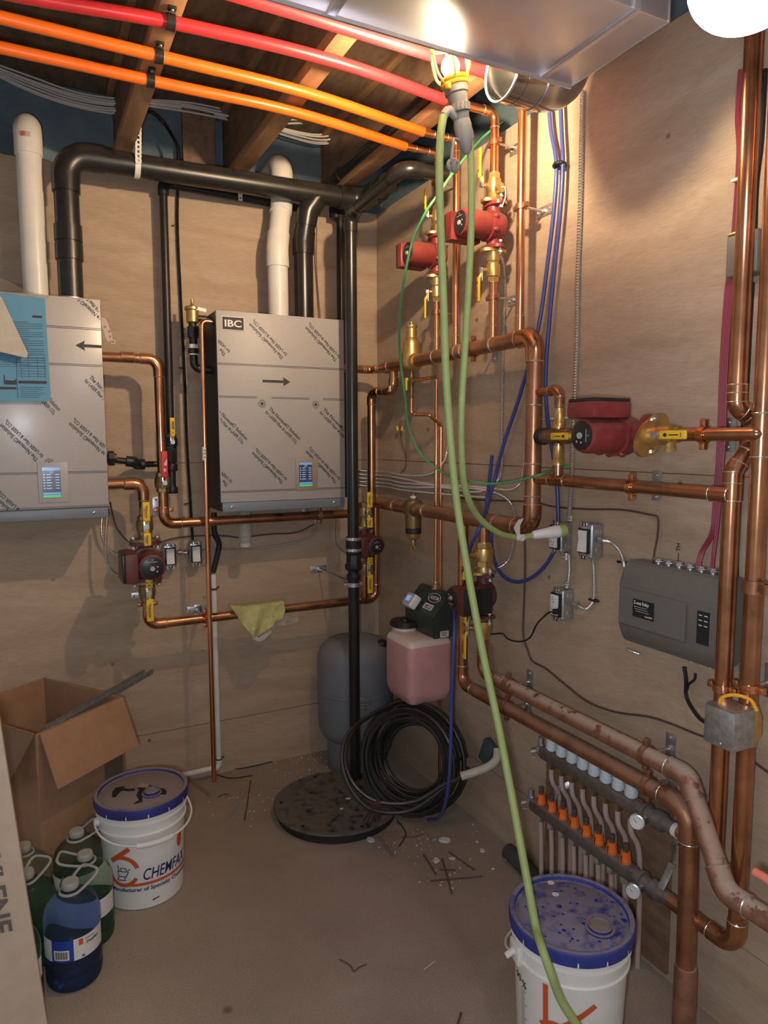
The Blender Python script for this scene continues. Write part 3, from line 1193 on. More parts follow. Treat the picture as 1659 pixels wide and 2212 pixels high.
lathe(bm, (vx, -VD, vz(1252)), (0, 0, 1), [(0, 0.028), (0.006, 0.031), (0.02, 0.031), (0.026, 0.026)], 24)
obj('union_collar', bm, 'rubber', root)
hanger('steel clamp holding the tall black discharge pipe below its rubber coupling', V((vx, -VD, vz(1262))), 0.0255, Z_, 'B', 'galvanised', plate_up=False)
k1 = PB(735, 470, 0.09)
pipe('thin black plastic pipe along the wall right of the right boiler', [V((k1.x, k1.y, 1.30)), V((k1.x, k1.y, k1.z)), V((k1.x, k1.y, k1.z + 0.16))], 0.021, 'black_plastic', 'drain_pipe', elbow='coupling', coup=[(k1, Z_, 0.04)])
q0 = PF(728, 388, 2.77)
pipe('black plastic pipe running between the joists in the right corner', [V((q0.x, q0.y + 0.02, 2.60)), V((q0.x, q0.y + 0.02, 2.77)), V((q0.x, -1.25, 2.79))], 0.030, 'black_plastic_dusty', 'drain_pipe', bend=0.05, ext=1.2)

# black iron gas pipe
gx = PB(350, 418, 0.07)
gz1 = PB(372, 900, 0.07)
GX = gx.x
q1 = PB(600, 442, 0.07)
root = pipe('black iron gas pipe dropping between the boilers to a capped drip leg', [PB(690, 458, 0.032), PB(362, 398, 0.032), PB(352, 398, 0.07), V((GX, -0.07, PB(372, 1060, 0.07).z))], 0.0168, 'black_iron', 'gas_pipe', bend=0.03, ext=1.3, wide=1.32, skip=(1,))


def gz(py):
    return PB(370, py, 0.07).z


for py0, py1, rr, nm in ((1000, 968, 0.025, 'union'), (1018, 1002, 0.0255, 'tee'), (1066, 1052, 0.0235, 'pipe_cap')):
    bm = B()
    z0, z1 = gz(py0), gz(py1)
    lathe(bm, (GX, -0.07, z0), (0, 0, 1), [(0, rr * 0.92), (0.004, rr), (z1 - z0 - 0.004, rr), (z1 - z0, rr * 0.92)], 8 if nm == 'union' else 20)
    obj(nm, bm, 'black_iron', root)
bl = PB(285, 1000, 0.07)
root = pipe('short black iron gas branch from the drip tee to the left boiler', [V((GX, -0.07, gz(1002))), V((bl.x + 0.02, -0.07, gz(1002))), V((bl.x + 0.0, -0.13, gz(1002) + 0.012)), V((-1.318, -0.13, PB(240, 990, 0.13).z))], 0.0125, 'black_iron', 'gas_pipe', bend=0.02, ext=1.3, wide=1.75)
bm = B()
zu = PB(252, 990, 0.13).z
lathe(bm, (-1.308, -0.13, zu), (1, 0, 0), [(0, 0.017), (0.012, 0.018), (0.012, 0.030), (0.034, 0.030), (0.034, 0.02), (0.044, 0.018)], 8)
obj('union_nut', bm, 'black_iron', root)
valve('black gas valve with yellow lever, above the drip leg between the boilers', V((GX, -0.07, gz(955))), Z_, -Y_, 0.036, up=0.098, mat='black_iron', mark='BAR', stem=0.012, body=0.075)
bm = B()
p = PB(519, 418, 0.052)
box(bm, p, (0.018, 0.002, 0.062))
for dz in (-0.02, 0, 0.02):
    lathe(bm, p + V((0, -0.001, dz)), (0, -1, 0), [(0, 0.0035), (0.0006, 0.0035)], 10, mi=1)
tag(obj('strap_bracket', bm, ['white_plastic', 'ink_black']), 'small white perforated strap on the thin black pipe under the vent main', 'strap')

# ================================================================== PEX UNDER THE JOISTS
ZP = ZJ - 0.024
rp = 0.0172


def pex(label, xs, mat):
    bm = B()
    tube(bm, smooth(xs, 6), rp, 16)
    return tag(obj('pex_pipe', bm, mat), label, 'pipe', 'plastic heating pipes clipped under the joists')


yr1, yr2, yo1, yo2 = -1.335, -1.165, -0.96, -0.80
pex('bright red plastic pipe nearest the duct, the upper of two red pipes', [(-2.3, yr1, ZP), (-1.5, yr1, ZP), (-0.9, yr1, ZP), (-0.27, yr1 + 0.02, ZP)], 'pex_red')
pex('red plastic pipe between the upper red pipe and the two orange ones', [(-2.3, -1.07, ZP + 0.004), (-1.65, -1.08, ZP), (-1.19, yr2 + 0.02, ZP), (-0.72, yr2, ZP), (-0.302, -1.112, ZP)], 'pex_red')
pex('orange plastic pipe, the upper of two orange pipes', [(-2.3, -0.97, ZP), (-1.19, yo1, ZP), (-0.72, yo1 + 0.01, ZP), (-0.246, -0.872, ZP)], 'pex_orange')
pex('orange plastic pipe, the lower of two, closest to the back wall', [(-2.3, -0.80, ZP), (-1.19, yo2 - 0.005, ZP), (-0.72, yo2 - 0.01, ZP), (-0.242, -0.732, ZP)], 'pex_orange')
for yy, nm in ((yr1, 'on the upper red pipe at the left joist'), (yr2 + 0.02, 'on the lower red pipe at the left joist'), (yo1, 'on the upper orange pipe at the left joist'), (yo2 - 0.005, 'on the lower orange pipe at the left joist')):
    t = thing('pipe_clip', 'black plastic pipe clip ' + nm, 'clip', (-1.19, yy, ZP), group='black clips under the left joist')
    bm = B()
    lathe(bm, (-1.201, yy, ZP), (1, 0, 0), [(0, rp + 0.0005), (0, rp + 0.0045), (0.022, rp + 0.0045), (0.022, rp + 0.0005)], 20, cap=False)
    box(bm, (-1.19, yy - rp - 0.010, ZJ - 0.004), (0.022, 0.020, 0.008), bev=0.002)
    obj('strap', bm, 'black_plastic', t)
    bm = B()
    cyl(bm, (-1.19, yy - rp - 0.011, ZJ - 0.012), (-1.19, yy - rp - 0.011, ZJ - 0.007), 0.005, n=8)
    obj('nail_head', bm, 'steel', t)

# ================================================================== COPPER, LEFT BOILER LOOP
LD = 0.18
rc = 0.0195
A0 = V((-1.318, -LD, PB(230, 771, LD).z))
xa = PB(346, 900, LD).x
za2 = PB(355, 1132, LD).z
zr = PB(770, 1111, LD).z
root = pipe('copper supply pipe from the left boiler, through the red-handled valve, then across right', [A0, V((xa, -LD, A0.z)), V((xa, -LD, za2)), V((PB(772, 1111, LD).x, -LD, za2))], rc, 'copper', bend=0.042, ext=1.5,
            coup=[(PB(275, 772, LD), X_, 0.05)])
hanger('copper clamp on the copper supply pipe below the red valve', V((xa, -LD, PB(350, 1102, LD).z)), rc, Z_, 'B', 'copper_dusty')
hanger('copper clamp under the right boiler on the upper horizontal copper pipe', V((PB(690, 1115, LD).x, -LD, za2)), rc, X_, 'B', 'copper_dusty')
valve('brass valve with red lever on the copper supply pipe between the boilers', V((xa, -LD, PB(348, 1042, LD).z)), Z_, -Y_, 0.041, up=0.125, mat='brass_dark', grip='grip_red', mark='STRIPES', stem=0.018, gw=0.026)
R0 = V((-1.318, -LD, PB(240, 1046, LD).z))
xb = PB(314, 1180, LD).x
zl = PB(400, 1341, LD).z
xl = PB(812, 1290, LD).x
zh = PR(822, 1087, 0.10).z
root = pipe('copper return pipe from the left boiler through the left red pump, then along the wall', [R0, V((xb, -LD, R0.z)), V((xb, -LD, zl)), V((xl, -LD, zl)), V((xl, -LD, zh + 0.01))], rc, 'copper', bend=0.042, ext=1.5, coup=[(PB(280, 1047, LD), X_, 0.045)])


def lz(py):
    return PB(316, py, LD).z


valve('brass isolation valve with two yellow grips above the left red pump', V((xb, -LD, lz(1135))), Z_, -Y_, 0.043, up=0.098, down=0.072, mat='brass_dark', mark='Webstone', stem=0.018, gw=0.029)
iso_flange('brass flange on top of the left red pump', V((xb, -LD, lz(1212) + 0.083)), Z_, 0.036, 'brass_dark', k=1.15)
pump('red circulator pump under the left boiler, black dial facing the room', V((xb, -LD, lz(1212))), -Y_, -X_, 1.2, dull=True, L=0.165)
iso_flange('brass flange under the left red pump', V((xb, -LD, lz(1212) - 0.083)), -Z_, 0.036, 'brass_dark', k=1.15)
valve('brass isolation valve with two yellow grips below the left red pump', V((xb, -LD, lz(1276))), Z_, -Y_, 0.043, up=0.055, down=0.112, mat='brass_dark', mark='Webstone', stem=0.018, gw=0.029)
hanger('copper clamp under the lower valve of the left pump', V((xb, -LD, lz(1305))), rc, Z_, 'B', 'copper_dusty', plate_up=False)
hanger('copper clamp with bright threaded rod on the lower horizontal pipe', V((PB(444, 1335, LD).x, -LD, zl)), rc, X_, 'B', 'copper_bright', plate_up=False)
bm = B()
pp = PB(428, 1322, 0.0)
P = resample([pp, pp + V((0.0, -0.10, 0.0))], 0.003)
tube(bm, P, [0.0045 if i % 2 else 0.0038 for i in range(len(P))], 8)
box(bm, pp + V((0, -0.002, 0)), (0.034, 0.004, 0.07), bev=0.001)
tag(obj('threaded_rod', bm, 'steel'), 'second threaded rod and plate on the back wall below the bright clamp rod', 'rod')
# second pump chain right of the tall black pipe
xc = PB(787, 1180, 0.20).x
CD = 0.20


def cz(py):
    return PB(788, py, CD).z


ub = PB(800, 848, CD)
root = pipe('copper drop pipe right of the tall black pipe, down into the second pump', [V((-0.10, -0.36, PR(852, 800, 0.10).z)), V((-0.10, -0.36, ub.z)), V((ub.x, -CD - 0.01, ub.z)), V((ub.x, -CD - 0.01, cz(1088))), V((xc, -CD, cz(1100))), V((xc, -CD, zl + 0.01)), V((xc, -LD, zl))], 0.0195, 'copper', bend=0.036, ext=1.1, skip=(3, 4, 5))
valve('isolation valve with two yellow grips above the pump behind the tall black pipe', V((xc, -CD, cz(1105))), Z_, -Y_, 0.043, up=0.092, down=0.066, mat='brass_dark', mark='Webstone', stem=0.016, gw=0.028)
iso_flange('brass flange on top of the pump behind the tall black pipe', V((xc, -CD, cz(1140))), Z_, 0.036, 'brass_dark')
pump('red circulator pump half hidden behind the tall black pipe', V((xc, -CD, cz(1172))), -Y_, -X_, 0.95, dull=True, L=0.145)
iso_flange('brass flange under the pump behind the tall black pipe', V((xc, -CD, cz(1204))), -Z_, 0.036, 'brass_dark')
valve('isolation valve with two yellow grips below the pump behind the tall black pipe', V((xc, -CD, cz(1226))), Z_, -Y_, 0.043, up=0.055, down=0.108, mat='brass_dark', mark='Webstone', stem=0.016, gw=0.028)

# thin copper relief pipe from the right boiler
rf = 0.0098
ra = PB(432, 692, 0.25)
rb_ = PB(460, 1693, 0.25)
root = pipe('thin shiny copper relief pipe hanging from the right boiler almost to the floor', [V((-0.878, -0.235, ra.z)), V((-0.925, -0.235, ra.z)), V((-0.930, -0.235, rb_.z))], rf, 'copper_bright', bend=0.02, ext=1.4, wide=1.2)
bm = B()
p = V((-0.9285, -0.235, PB(442, 980, 0.25).z))
cyl(bm, p - Z_ * 0.028, p + Z_ * 0.028, rf + 0.0006, n=16)
obj('paper_tag', bm, 'label_white', root)
bm = B()
for dz in (-0.015, 0, 0.013):
    box(bm, p + V((-0.001, -rf - 0.0009, dz)), (0.004, 0.0004, 0.006))
obj('tag_print', bm, 'ink_grey', root, smooth=False)
# air vent and safety valve left of the right boiler
t = thing('air_vent', 'brass automatic air vent on the left side of the right boiler', 'valve', PB(415, 690, 0.15))
bm = B()
p = PB(416, 698, 0.16)
lathe(bm, p, (0, 0, 1), [(0, 0.022), (0.004, 0.026), (0.05, 0.026), (0.054, 0.032), (0.064, 0.032), (0.068, 0.024), (0.074, 0.008), (0.078, 0.006), (0.098, 0.006), (0.099, 0.003)], 22)
obj('vent_body', bm, 'brass', t)
bm = B()
box(bm, p + V((0.028, -0.026, 0.055)), (0.05, 0.002, 0.014), Matrix.Rotation(0.15, 3, 'Y'))
obj('tag', bm, 'white_plastic', t)
bm = B()
q = p + V((0.034, -0.0, 0.012))
cyl(bm, p + V((0.0, 0, 0.02)), V((-0.876, p.y, p.z + 0.02)), 0.0145, n=14)
tube(bm, fil([p + V((0, 0, 0.0)), p + V((0, 0, -0.19)), V((-0.876, p.y, p.z - 0.19))], 0.03, 6), 0.0165, 14)
lathe(bm, p + V((0, 0, -0.06)), (0, 0, 1), [(0, 0.022), (0.02, 0.024), (0.045, 0.022)], 8)
lathe(bm, p + V((0, 0, -0.125)), (0, 0, 1), [(0, 0.022), (0.02, 0.0225)], 8)
obj('pipe_fitting', bm, 'black_iron', t)
bm = B()
lathe(bm, p + V((0, 0, -0.104)), (0, 0, 1), [(0, 0.0185), (0.016, 0.0185)], 16)
lathe(bm, p + V((0, 0, -0.132)), (0, 0, 1), [(0, 0.0195), (0.005, 0.0195)], 16)
obj('thread_tape', bm, 'white_plastic', t)
# ================================================================== COPPER, RIGHT WALL
HD = 0.10
rh = 0.0268
yv = PR(1153, 900, HD).y
zt = PR(1130, 736, HD).z
zs = PR(888, 778, HD).z
ZU = (zt + zs) / 2
ZL = (PR(1110, 1136, HD).z + zh) / 2
ysep = PR(889, 775, HD).y
yel = PR(806, 797, HD).y
root = pipe('thick copper header pipe with a big squared loop on the right wall', [V((-HD, ysep - 0.03, ZU)), V((-HD, yv, ZU)), V((-HD, yv, ZL)), V((-HD, -LD + 0.0, ZL))], rh, 'copper_dusty', bend=0.05, ext=1.2, elmat='copper',
            rings=[(V((-HD, PR(px, 760, HD).y, ZU)), Y_) for px in (900, 942, 990, 1003, 1067)] + [(V((-HD, PR(px, 1110, HD).y, ZL)), Y_) for px in (855, 920, 1000, 1073)] + [(V((-HD, yv, PR(1152, py, HD).z)), Z_) for py in (778, 876, 1002, 1072)])
root2 = pipe('copper supply pipe from the right boiler to the brass air separator', [V((-0.306, yel, ZU)), V((-HD, yel, ZU)), V((-HD, ysep + 0.03, ZU))], 0.0172, 'copper', bend=0.035, ext=1.2, coup=[(V((-0.17, yel, ZU)), X_, 0.05)])
bm = B()
yr = PR(822, 795, HD).y
lathe(bm, (-HD, yr, ZU), (0, -1, 0), [(0, 0.0195), (0.02, 0.02), (0.06, rh * 1.08), (abs(ysep + 0.03 - yr), rh * 1.08)], 22)
for q in (0, 0.105):
    torus(bm, (-HD, yr - q, ZU), (0, 1, 0), 0.0195 if q == 0 else rh * 1.08, 0.002, 22, 6, 1)
obj('reducer_tee', bm, ['copper_dusty', 'solder'], root2)
bm = B()
p = V((-HD - 0.024, -0.37, PR(848, 841, HD).z))
box(bm, p, (0.004, 0.018, 0.026), bev=0.001)
tag(obj('white_tag', bm, 'label_white'), 'tiny white sticker on the copper elbow left of the brass separator', 'sticker')

# air separator
t = thing('air_separator', 'tall brass air separator on the upper copper header', 'separator', (-HD, ysep, ZU - 0.05))


def sz(py):
    return PR(889, py, HD).z


bm = B()
lathe(bm, (-HD, ysep, sz(800)), (0, 0, 1), [(0, 0.028), (0.006, 0.036), (0.02, 0.042), (sz(775) - sz(800), 0.045), (sz(745) - sz(800), 0.036), (sz(738) - sz(800), 0.034), (sz(735) - sz(800), 0.031)], 28)
lathe(bm, (-HD, ysep, sz(736)), (0, 0, 1), [(0, 0.022), (0.01, 0.025), (0.012, 0.0225), (sz(710) - sz(736), 0.0215), (sz(708) - sz(736), 0.0245), (sz(703) - sz(736), 0.0245), (sz(702) - sz(736), 0.01), (sz(698) - sz(736), 0.006), (sz(695) - sz(736), 0.007)], 24)
for s in (-1, 1):
    lathe(bm, (-HD, ysep, ZU), (0, s, 0), [(0.02, 0.036), (0.045, 0.034), (0.05, 0.031)], 20)
obj('separator_body', bm, 'brass', t)
bm = B()
lathe(bm, (-HD, ysep, sz(862)), (0, 0, 1), [(0, 0.009), (0.01, 0.009), (0.012, 0.006), (sz(800) - sz(862), 0.0085)], 14)
lathe(bm, (-HD - 0.004, ysep - 0.022, sz(823)), (-1, -0.3, 0), [(0, 0.013), (0.012, 0.013), (0.014, 0.008), (0.016, 0.002)], 18)
cyl(bm, (-HD, ysep, sz(823)), (-HD - 0.004, ysep - 0.024, sz(823)), 0.009, n=12)
obj('drain_fitting', bm, 'brass_dark', t)
bm = B()
p = V((-HD - 0.02, ysep + 0.012, sz(830)))
box(bm, p, (0.006, 0.015, 0.055), bev=0.002)
box(bm, p + V((0.004, 0.006, 0.022)), (0.006, 0.026, 0.012), bev=0.002)
obj('yellow_lever', bm, 'grip_yellow', t)
# dirt separator on lower header
ydi = PR(893, 1102, HD).y


def dz_(py):
    return PR(893, py, HD).z


t = thing('dirt_separator', 'brass dirt separator hanging in the lower copper header', 'separator', (-HD, ydi, dz_(1190)))
bm = B()
lathe(bm, (-HD, ydi, dz_(1140)), (0, 0, 1), [(0, 0.034), (dz_(1110) - dz_(1140), 0.037), (dz_(1090) - dz_(1140), 0.039), (dz_(1082) - dz_(1140), 0.036), (dz_(1078) - dz_(1140), 0.012), (dz_(1071) - dz_(1140), 0.009), (dz_(1066) - dz_(1140), 0.008)], 28)
for s in (-1, 1):
    lathe(bm, (-HD, ydi, ZL), (0, s, 0), [(0.02, 0.036), (0.045, 0.034), (0.05, 0.031)], 20)
obj('separator_body', bm, 'brass_dark', t)
bm = B()
lathe(bm, (-HD, ydi, dz_(1152)), (0, 0, 1), [(0, 0.032), (0.002, 0.035), (dz_(1140) - dz_(1152) - 0.001, 0.035)], 28)
obj('black_band', bm, 'rubber', t)
bm = B()
lathe(bm, (-HD, ydi, dz_(1166)), (0, 0, 1), [(0, 0.012), (0.008, 0.026), (dz_(1152) - dz_(1166), 0.032)], 24)
lathe(bm, (-HD, ydi, dz_(1180)), (0, 0, 1), [(0, 0.006), (0.01, 0.010), (dz_(1165) - dz_(1180), 0.008)], 12)
torus(bm, (-HD - 0.004, ydi - 0.004, dz_(1184)), (1, 0.4, 0), 0.012, 0.003, 16, 6)
obj('drain_cock', bm, 'brass', t)
bm = B()
lathe(bm, (-HD, ydi, dz_(1076)), (0, 0, 1), [(0, 0.013), (0.010, 0.013)], 6)
obj('top_plug', bm, 'white_plastic', t)

# ---------------------------------------------------------------- risers
rr_ = 0.0146
RY = {}
for k, px in (('a', 943), ('b', 984), ('c', 1064), ('d', 1122)):
    RY[k] = PR(px, 690, HD).y


def rz(px, py):
    return PR(px, py, HD).z


pipe('copper riser with the left hanging pump, up to the lower orange pipe', [V((-HD, RY['a'], ZU + 0.02)), V((-HD, RY['a'], ZP)), V((-0.250, RY['a'], ZP))], 0.0118, 'copper_bright', bend=0.025, ext=1.3, coup=[(V((-0.222, RY['a'], ZP)), X_, 0.05), (V((-HD, RY['a'], ZU + 0.045)), Z_, 0.04)])
pipe('copper riser between the two hanging pumps, up to the upper orange pipe', [V((-HD, RY['b'], ZU + 0.02)), V((-HD, RY['b'], ZP)), V((-0.255, RY['b'], ZP))], 0.0128, 'copper_bright', bend=0.027, ext=1.3, coup=[(V((-0.226, RY['b'], ZP)), X_, 0.05), (V((-HD, RY['b'], ZU + 0.045)), Z_, 0.04)])
pipe('copper riser with the right hanging pump, up to the lower red pipe', [V((-HD, RY['c'], ZU + 0.02)), V((-HD, RY['c'], ZP)), V((-0.31, RY['c'], ZP))], rr_, 'copper_bright', bend=0.03, ext=1.3, coup=[(V((-0.24, RY['c'], ZP)), X_, 0.045), (V((-HD, RY['c'], ZU + 0.045)), Z_, 0.04)])
pipe('plain copper riser under the round duct, right of both hanging pumps', [V((-HD, RY['d'], ZU + 0.02)), V((-HD, RY['d'], ZP)), V((-0.275, RY['d'] - 0.04, ZP))], rr_, 'copper_bright', bend=0.03, ext=1.3, coup=[(V((-HD, RY['d'], ZU + 0.05)), Z_, 0.05)])
# right hanging pump
yc = RY['c']
zc = rz(1067, 490)
valve('brass valve with yellow lever above the right hanging pump', V((-HD, yc, rz(1070, 400))), Z_, V((-1, 0.25, 0)), 0.032, up=0.115, mat='brass', mark='DROP', stem=0.016, gw=0.02, body=0.085)
bm = B()
p = V((-HD - 0.004, yc - 0.03, rz(1085, 403)))
lathe(bm, V((-HD, yc, p.z)), (0, -1, 0), [(0, 0.012), (0.024, 0.012), (0.026, 0.017), (0.042, 0.017), (0.044, 0.01)], 12)
tube(bm, smooth([V((-HD, yc - 0.042, p.z)), V((-HD, yc - 0.062, p.z - 0.008)), V((-HD, yc - 0.066, p.z - 0.04)), V((-HD, yc - 0.05, p.z - 0.062))], 5), 0.0022, 6, 1)
tag(obj('hose_bib', bm, ['brass', 'white_plastic']), 'small brass drain cap with white strap above the right hanging pump', 'valve')
iso_flange('brass flange on top of the right hanging pump', V((-HD, yc, zc + 0.078)), Z_, 0.034, 'brass', h=(0, -1, 0))
pump('red circulator pump hanging on the right of the two upper risers', V((-HD, yc, zc)), -X_, Y_, 1.0, L=0.155)
iso_flange('brass flange under the right hanging pump', V((-HD, yc, zc - 0.078)), -Z_, 0.034, 'brass', h=(0, -1, 0))
valve('brass valve with yellow lever below the right hanging pump', V((-HD, yc, rz(1064, 585))), Z_, V((-1, 0.25, 0)), 0.032, down=0.105, mat='brass', mark='DROP', stem=0.016, gw=0.02, body=0.085)
# left hanging pump
ya = RY['a']
za = rz(945, 552)
valve('brass valve with thin yellow lever above the left hanging pump', V((-HD, ya, rz(943, 468))), Z_, V((-1, 0.35, 0)), 0.027, up=0.10, mat='brass', mark='DROP', stem=0.013, gw=0.016, body=0.08)
iso_flange('brass flange on top of the left hanging pump', V((-HD, ya, za + 0.078)), Z_, 0.03, 'brass', k=0.95)
pump('red circulator pump hanging on the left of the two upper risers', V((-HD, ya, za)), -X_, Y_, 0.95, L=0.155)
iso_flange('brass flange under the left hanging pump', V((-HD, ya, za - 0.078)), -Z_, 0.03, 'brass', k=0.95)
valve('brass valve with thin yellow lever below the left hanging pump', V((-HD, ya, rz(940, 632))), Z_, V((-1, 0.35, 0)), 0.027, down=0.10, mat='brass', mark='DROP', stem=0.013, gw=0.016, body=0.08)
for k, (px, py), nm, rad in (('c', (1072, 306), 'high on the right pump riser under the red pipe', rr_), ('d', (1129, 445), 'on the plain copper riser under the round duct', rr_), ('c', (1063, 643), 'below the valves of the right hanging pump', rr_), ('a', (940, 676), 'below the valves of the left hanging pump', 0.0118), ('a', (945, 392), 'high on the left pump riser below the orange pipe', 0.0118)):
    hanger('copper clamp on a threaded rod ' + nm, V((-HD, RY[k], PR(px, py, HD).z)), rad, Z_, 'R', 'copper_dusty', plate_up=False if px > 1060 else True)
hanger('copper clamp around the upper copper header near its elbow', V((-HD, PR(1023, 755, HD).y, ZU)), rh, Y_, 'R', 'copper_dusty')

# thin feeder pipes
pf = 0.0072
yq = ysep
f1 = PR(893, 895, HD)
f2 = PR(914, 908, HD)
pipe('thin copper tube from the brass separator stepping down behind the lower header', [V((-HD, ysep, sz(862))), V((-HD, ysep, f1.z)), V((-HD + 0.03, f2.y, f1.z - 0.004)), V((-0.0115, f2.y, f1.z - 0.05)), V((-0.0115, f2.y, 0.03))], pf, 'copper_bright', bend=0.014, ext=1.5, skip=(2, 3))
g1 = PR(943, 814, 0.032)
pipe('thin straight copper tube down to the green feeder unit', [V((-HD, ysep - 0.03, sz(823))), V((-0.032, g1.y + 0.05, g1.z)), V((-0.032, g1.y, g1.z)), V((-0.032, g1.y, 0.945))], pf, 'copper_bright', bend=0.014, ext=1.5, skip=(1,))

# ---------------------------------------------------------------- drop pipes from lower header
y5l = PR(1000, 1250, HD).y
y5 = PR(1045, 1200, HD).y
zdl = PR(995, 1470, HD).z
zdu = PR(1062, 1456, HD).z
rd = 0.0268
rl = 0.0205
yend = PR(1490, 1748, HD).y
zlo = (PR(1000, 1473, HD).z + PR(1470, 1742, HD).z) / 2
zup = (PR(1070, 1461, HD).z + PR(1470, 1677, HD).z) / 2
pipe('copper drop pipe behind the blue tube, from the lower header to the lower long pipe', [V((-HD, y5l, ZL)), V((-HD, y5l, zlo)), V((-HD, y5l - 0.10, zlo))], rl, 'copper', bend=0.045, ext=1.4)
pipe('dusty long copper pipe low on right wall, lower of two, turning down to floor', [V((-HD, y5l - 0.09, zlo)), V((-HD, yend, zlo)), V((-HD - 0.005, yend - 0.01, 0.34)), V((-HD - 0.005, yend - 0.012, 0.02))], rl * 1.2, 'copper_dusty', bend=0.055, ext=1.4, skip=(2,))
bm = B()
tube(bm, [V((-HD - 0.005, yend - 0.012, 0.185)), V((-HD - 0.005, yend - 0.012, 0.175)), V((-HD - 0.006, yend - 0.013, 0.09)), V((-HD - 0.008, yend - 0.015, 0.0))], [0.0265, 0.0285, 0.029, 0.0295], 20)
tag(obj('pipe_sleeve', bm, 'copper_very_dusty'), 'dusty sleeve at the foot of the vertical copper pipe at lower right', 'sleeve')
pipe('copper drop pipe below the dull red pump into the upper long pipe', [V((-HD, y5, ZL)), V((-HD, y5, zup)), V((-HD, y5 - 0.10, zup))], rl, 'copper', bend=0.045, ext=1.4)
ye = PR(1485, 1684, HD).y
u1 = PR(1568, 1928, 0.15)
u2 = PR(1665, 1992, 0.15)
pipe('dust-covered long copper pipe low on right wall, upper of two, bending down', [V((-HD, y5 - 0.09, zup)), V((-HD, ye, zup)), V((-0.150, u1.y, u1.z)), V((-0.150, u1.y - 0.5, u1.z))], rl * 1.22, 'copper_very_dusty', bend=0.05, ext=1.3)
for px, py, zz_, rad, nm in ((1098, 1478, zup, rl * 1.22, 'on the upper long pipe beside the green cord'), (1095, 1530, zlo, rl * 1.2, 'on the lower long pipe beside the green cord'), (1395, 1640, zup, rl * 1.22, 'on the upper long pipe above the manifold gauge'), (1400, 1700, zlo, rl * 1.2, 'on the lower long pipe above the manifold gauge')):
    hanger('copper clamp ' + nm, V((-HD, PR(px, py, HD).y, zz_)), rad, Y_, 'R', 'copper_dusty')


def pz(py):
    return PR(1035, py, HD).z


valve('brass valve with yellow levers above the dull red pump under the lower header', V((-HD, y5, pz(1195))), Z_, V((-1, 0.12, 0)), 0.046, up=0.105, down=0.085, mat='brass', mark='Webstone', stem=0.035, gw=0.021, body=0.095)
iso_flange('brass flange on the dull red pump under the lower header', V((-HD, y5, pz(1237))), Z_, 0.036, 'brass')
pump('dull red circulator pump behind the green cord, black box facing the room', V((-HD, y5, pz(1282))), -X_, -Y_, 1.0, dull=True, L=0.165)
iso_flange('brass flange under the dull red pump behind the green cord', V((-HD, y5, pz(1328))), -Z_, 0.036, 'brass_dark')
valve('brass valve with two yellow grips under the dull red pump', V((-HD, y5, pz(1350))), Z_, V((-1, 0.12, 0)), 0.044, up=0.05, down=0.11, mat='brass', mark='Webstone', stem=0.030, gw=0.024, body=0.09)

# ---------------------------------------------------------------- horizontal pump line, right wall
zq = PR(1520, 939, HD).z
yA = PR(1575, 1200, 0.085).y
yB = PR(1622, 1400, 0.085).y
AD = 0.085
ypm = PR(1345, 940, HD).y
pipe('copper branch with the big red pump, from the header loop to the right vertical pipes', [V((-HD, yv, zq)), V((-HD, yB + 0.0, zq)), V((-AD, yB, zq))], 0.0165, 'copper', elbow=None)
t = thing('check_valve', 'black and brass check valve between the header loop and the big red pump', 'valve', (-HD, yv - 0.05, zq))
bm = B()
lathe(bm, (-HD, yv - 0.028, zq), (0, -1, 0), [(0, 0.02), (0.004, 0.027), (0.03, 0.027), (0.034, 0.022)], 20)
obj('black_cap', bm, 'rubber', t)
bm = B()
yt = PR(1207, 943, HD).y
lathe(bm, (-HD, yv - 0.06, zq), (0, -1, 0), [(0, 0.022), (0.01, 0.0245), (abs(yt - yv) - 0.02, 0.0245), (abs(yt - yv) - 0.01, 0.022)], 20)
obj('brass_body', bm, 'brass_dark', t)
valve('brass valve with yellow lever left of the big red pump', V((-HD, PR(1268, 943, HD).y, zq)), V((0, 1, 0)), V((-1, 0, 0)), 0.034, up=0.095, mat='brass', mark='DROP', stem=0.012, gw=0.022, body=0.085)
pump('big red circulator pump on the right wall with its box on top', V((-HD, ypm, zq)), -X_, Z_, 1.08, L=0.185)
iso_flange('polished brass flange right of the big red pump', V((-HD, ypm - 0.094, zq)), V((0, -1, 0)), 0.034, 'brass', k=1.35, h=(-0.7, 0, 0.7))
valve('brass valve with yellow lever right of the big red pump', V((-HD, PR(1440, 940, HD).y, zq)), V((0, -1, 0)), V((-1, 0, 0)), 0.034, up=0.10, mat='brass', mark='DROP', stem=0.012, gw=0.023, body=0.08)
bm = B()
yy = PR(1450, 965, HD).y
lathe(bm, (-HD - 0.005, yy, zq - 0.018), (0, 0, -1), [(0, 0.011), (0.014, 0.011), (0.015, 0.014), (0.026, 0.013)], 8)
tag(obj('brass_plug', bm, 'brass'), 'little brass drain plug under the valve right of the big red pump', 'cap')
for px, nm in ((1258, 'left of the big red pump'), (1520, 'right of the big red pump')):
    hanger('copper ring clamp ' + nm, V((-HD, PR(px, 942, HD).y, zq)), 0.0175, Y_, 'R', 'copper_bright')
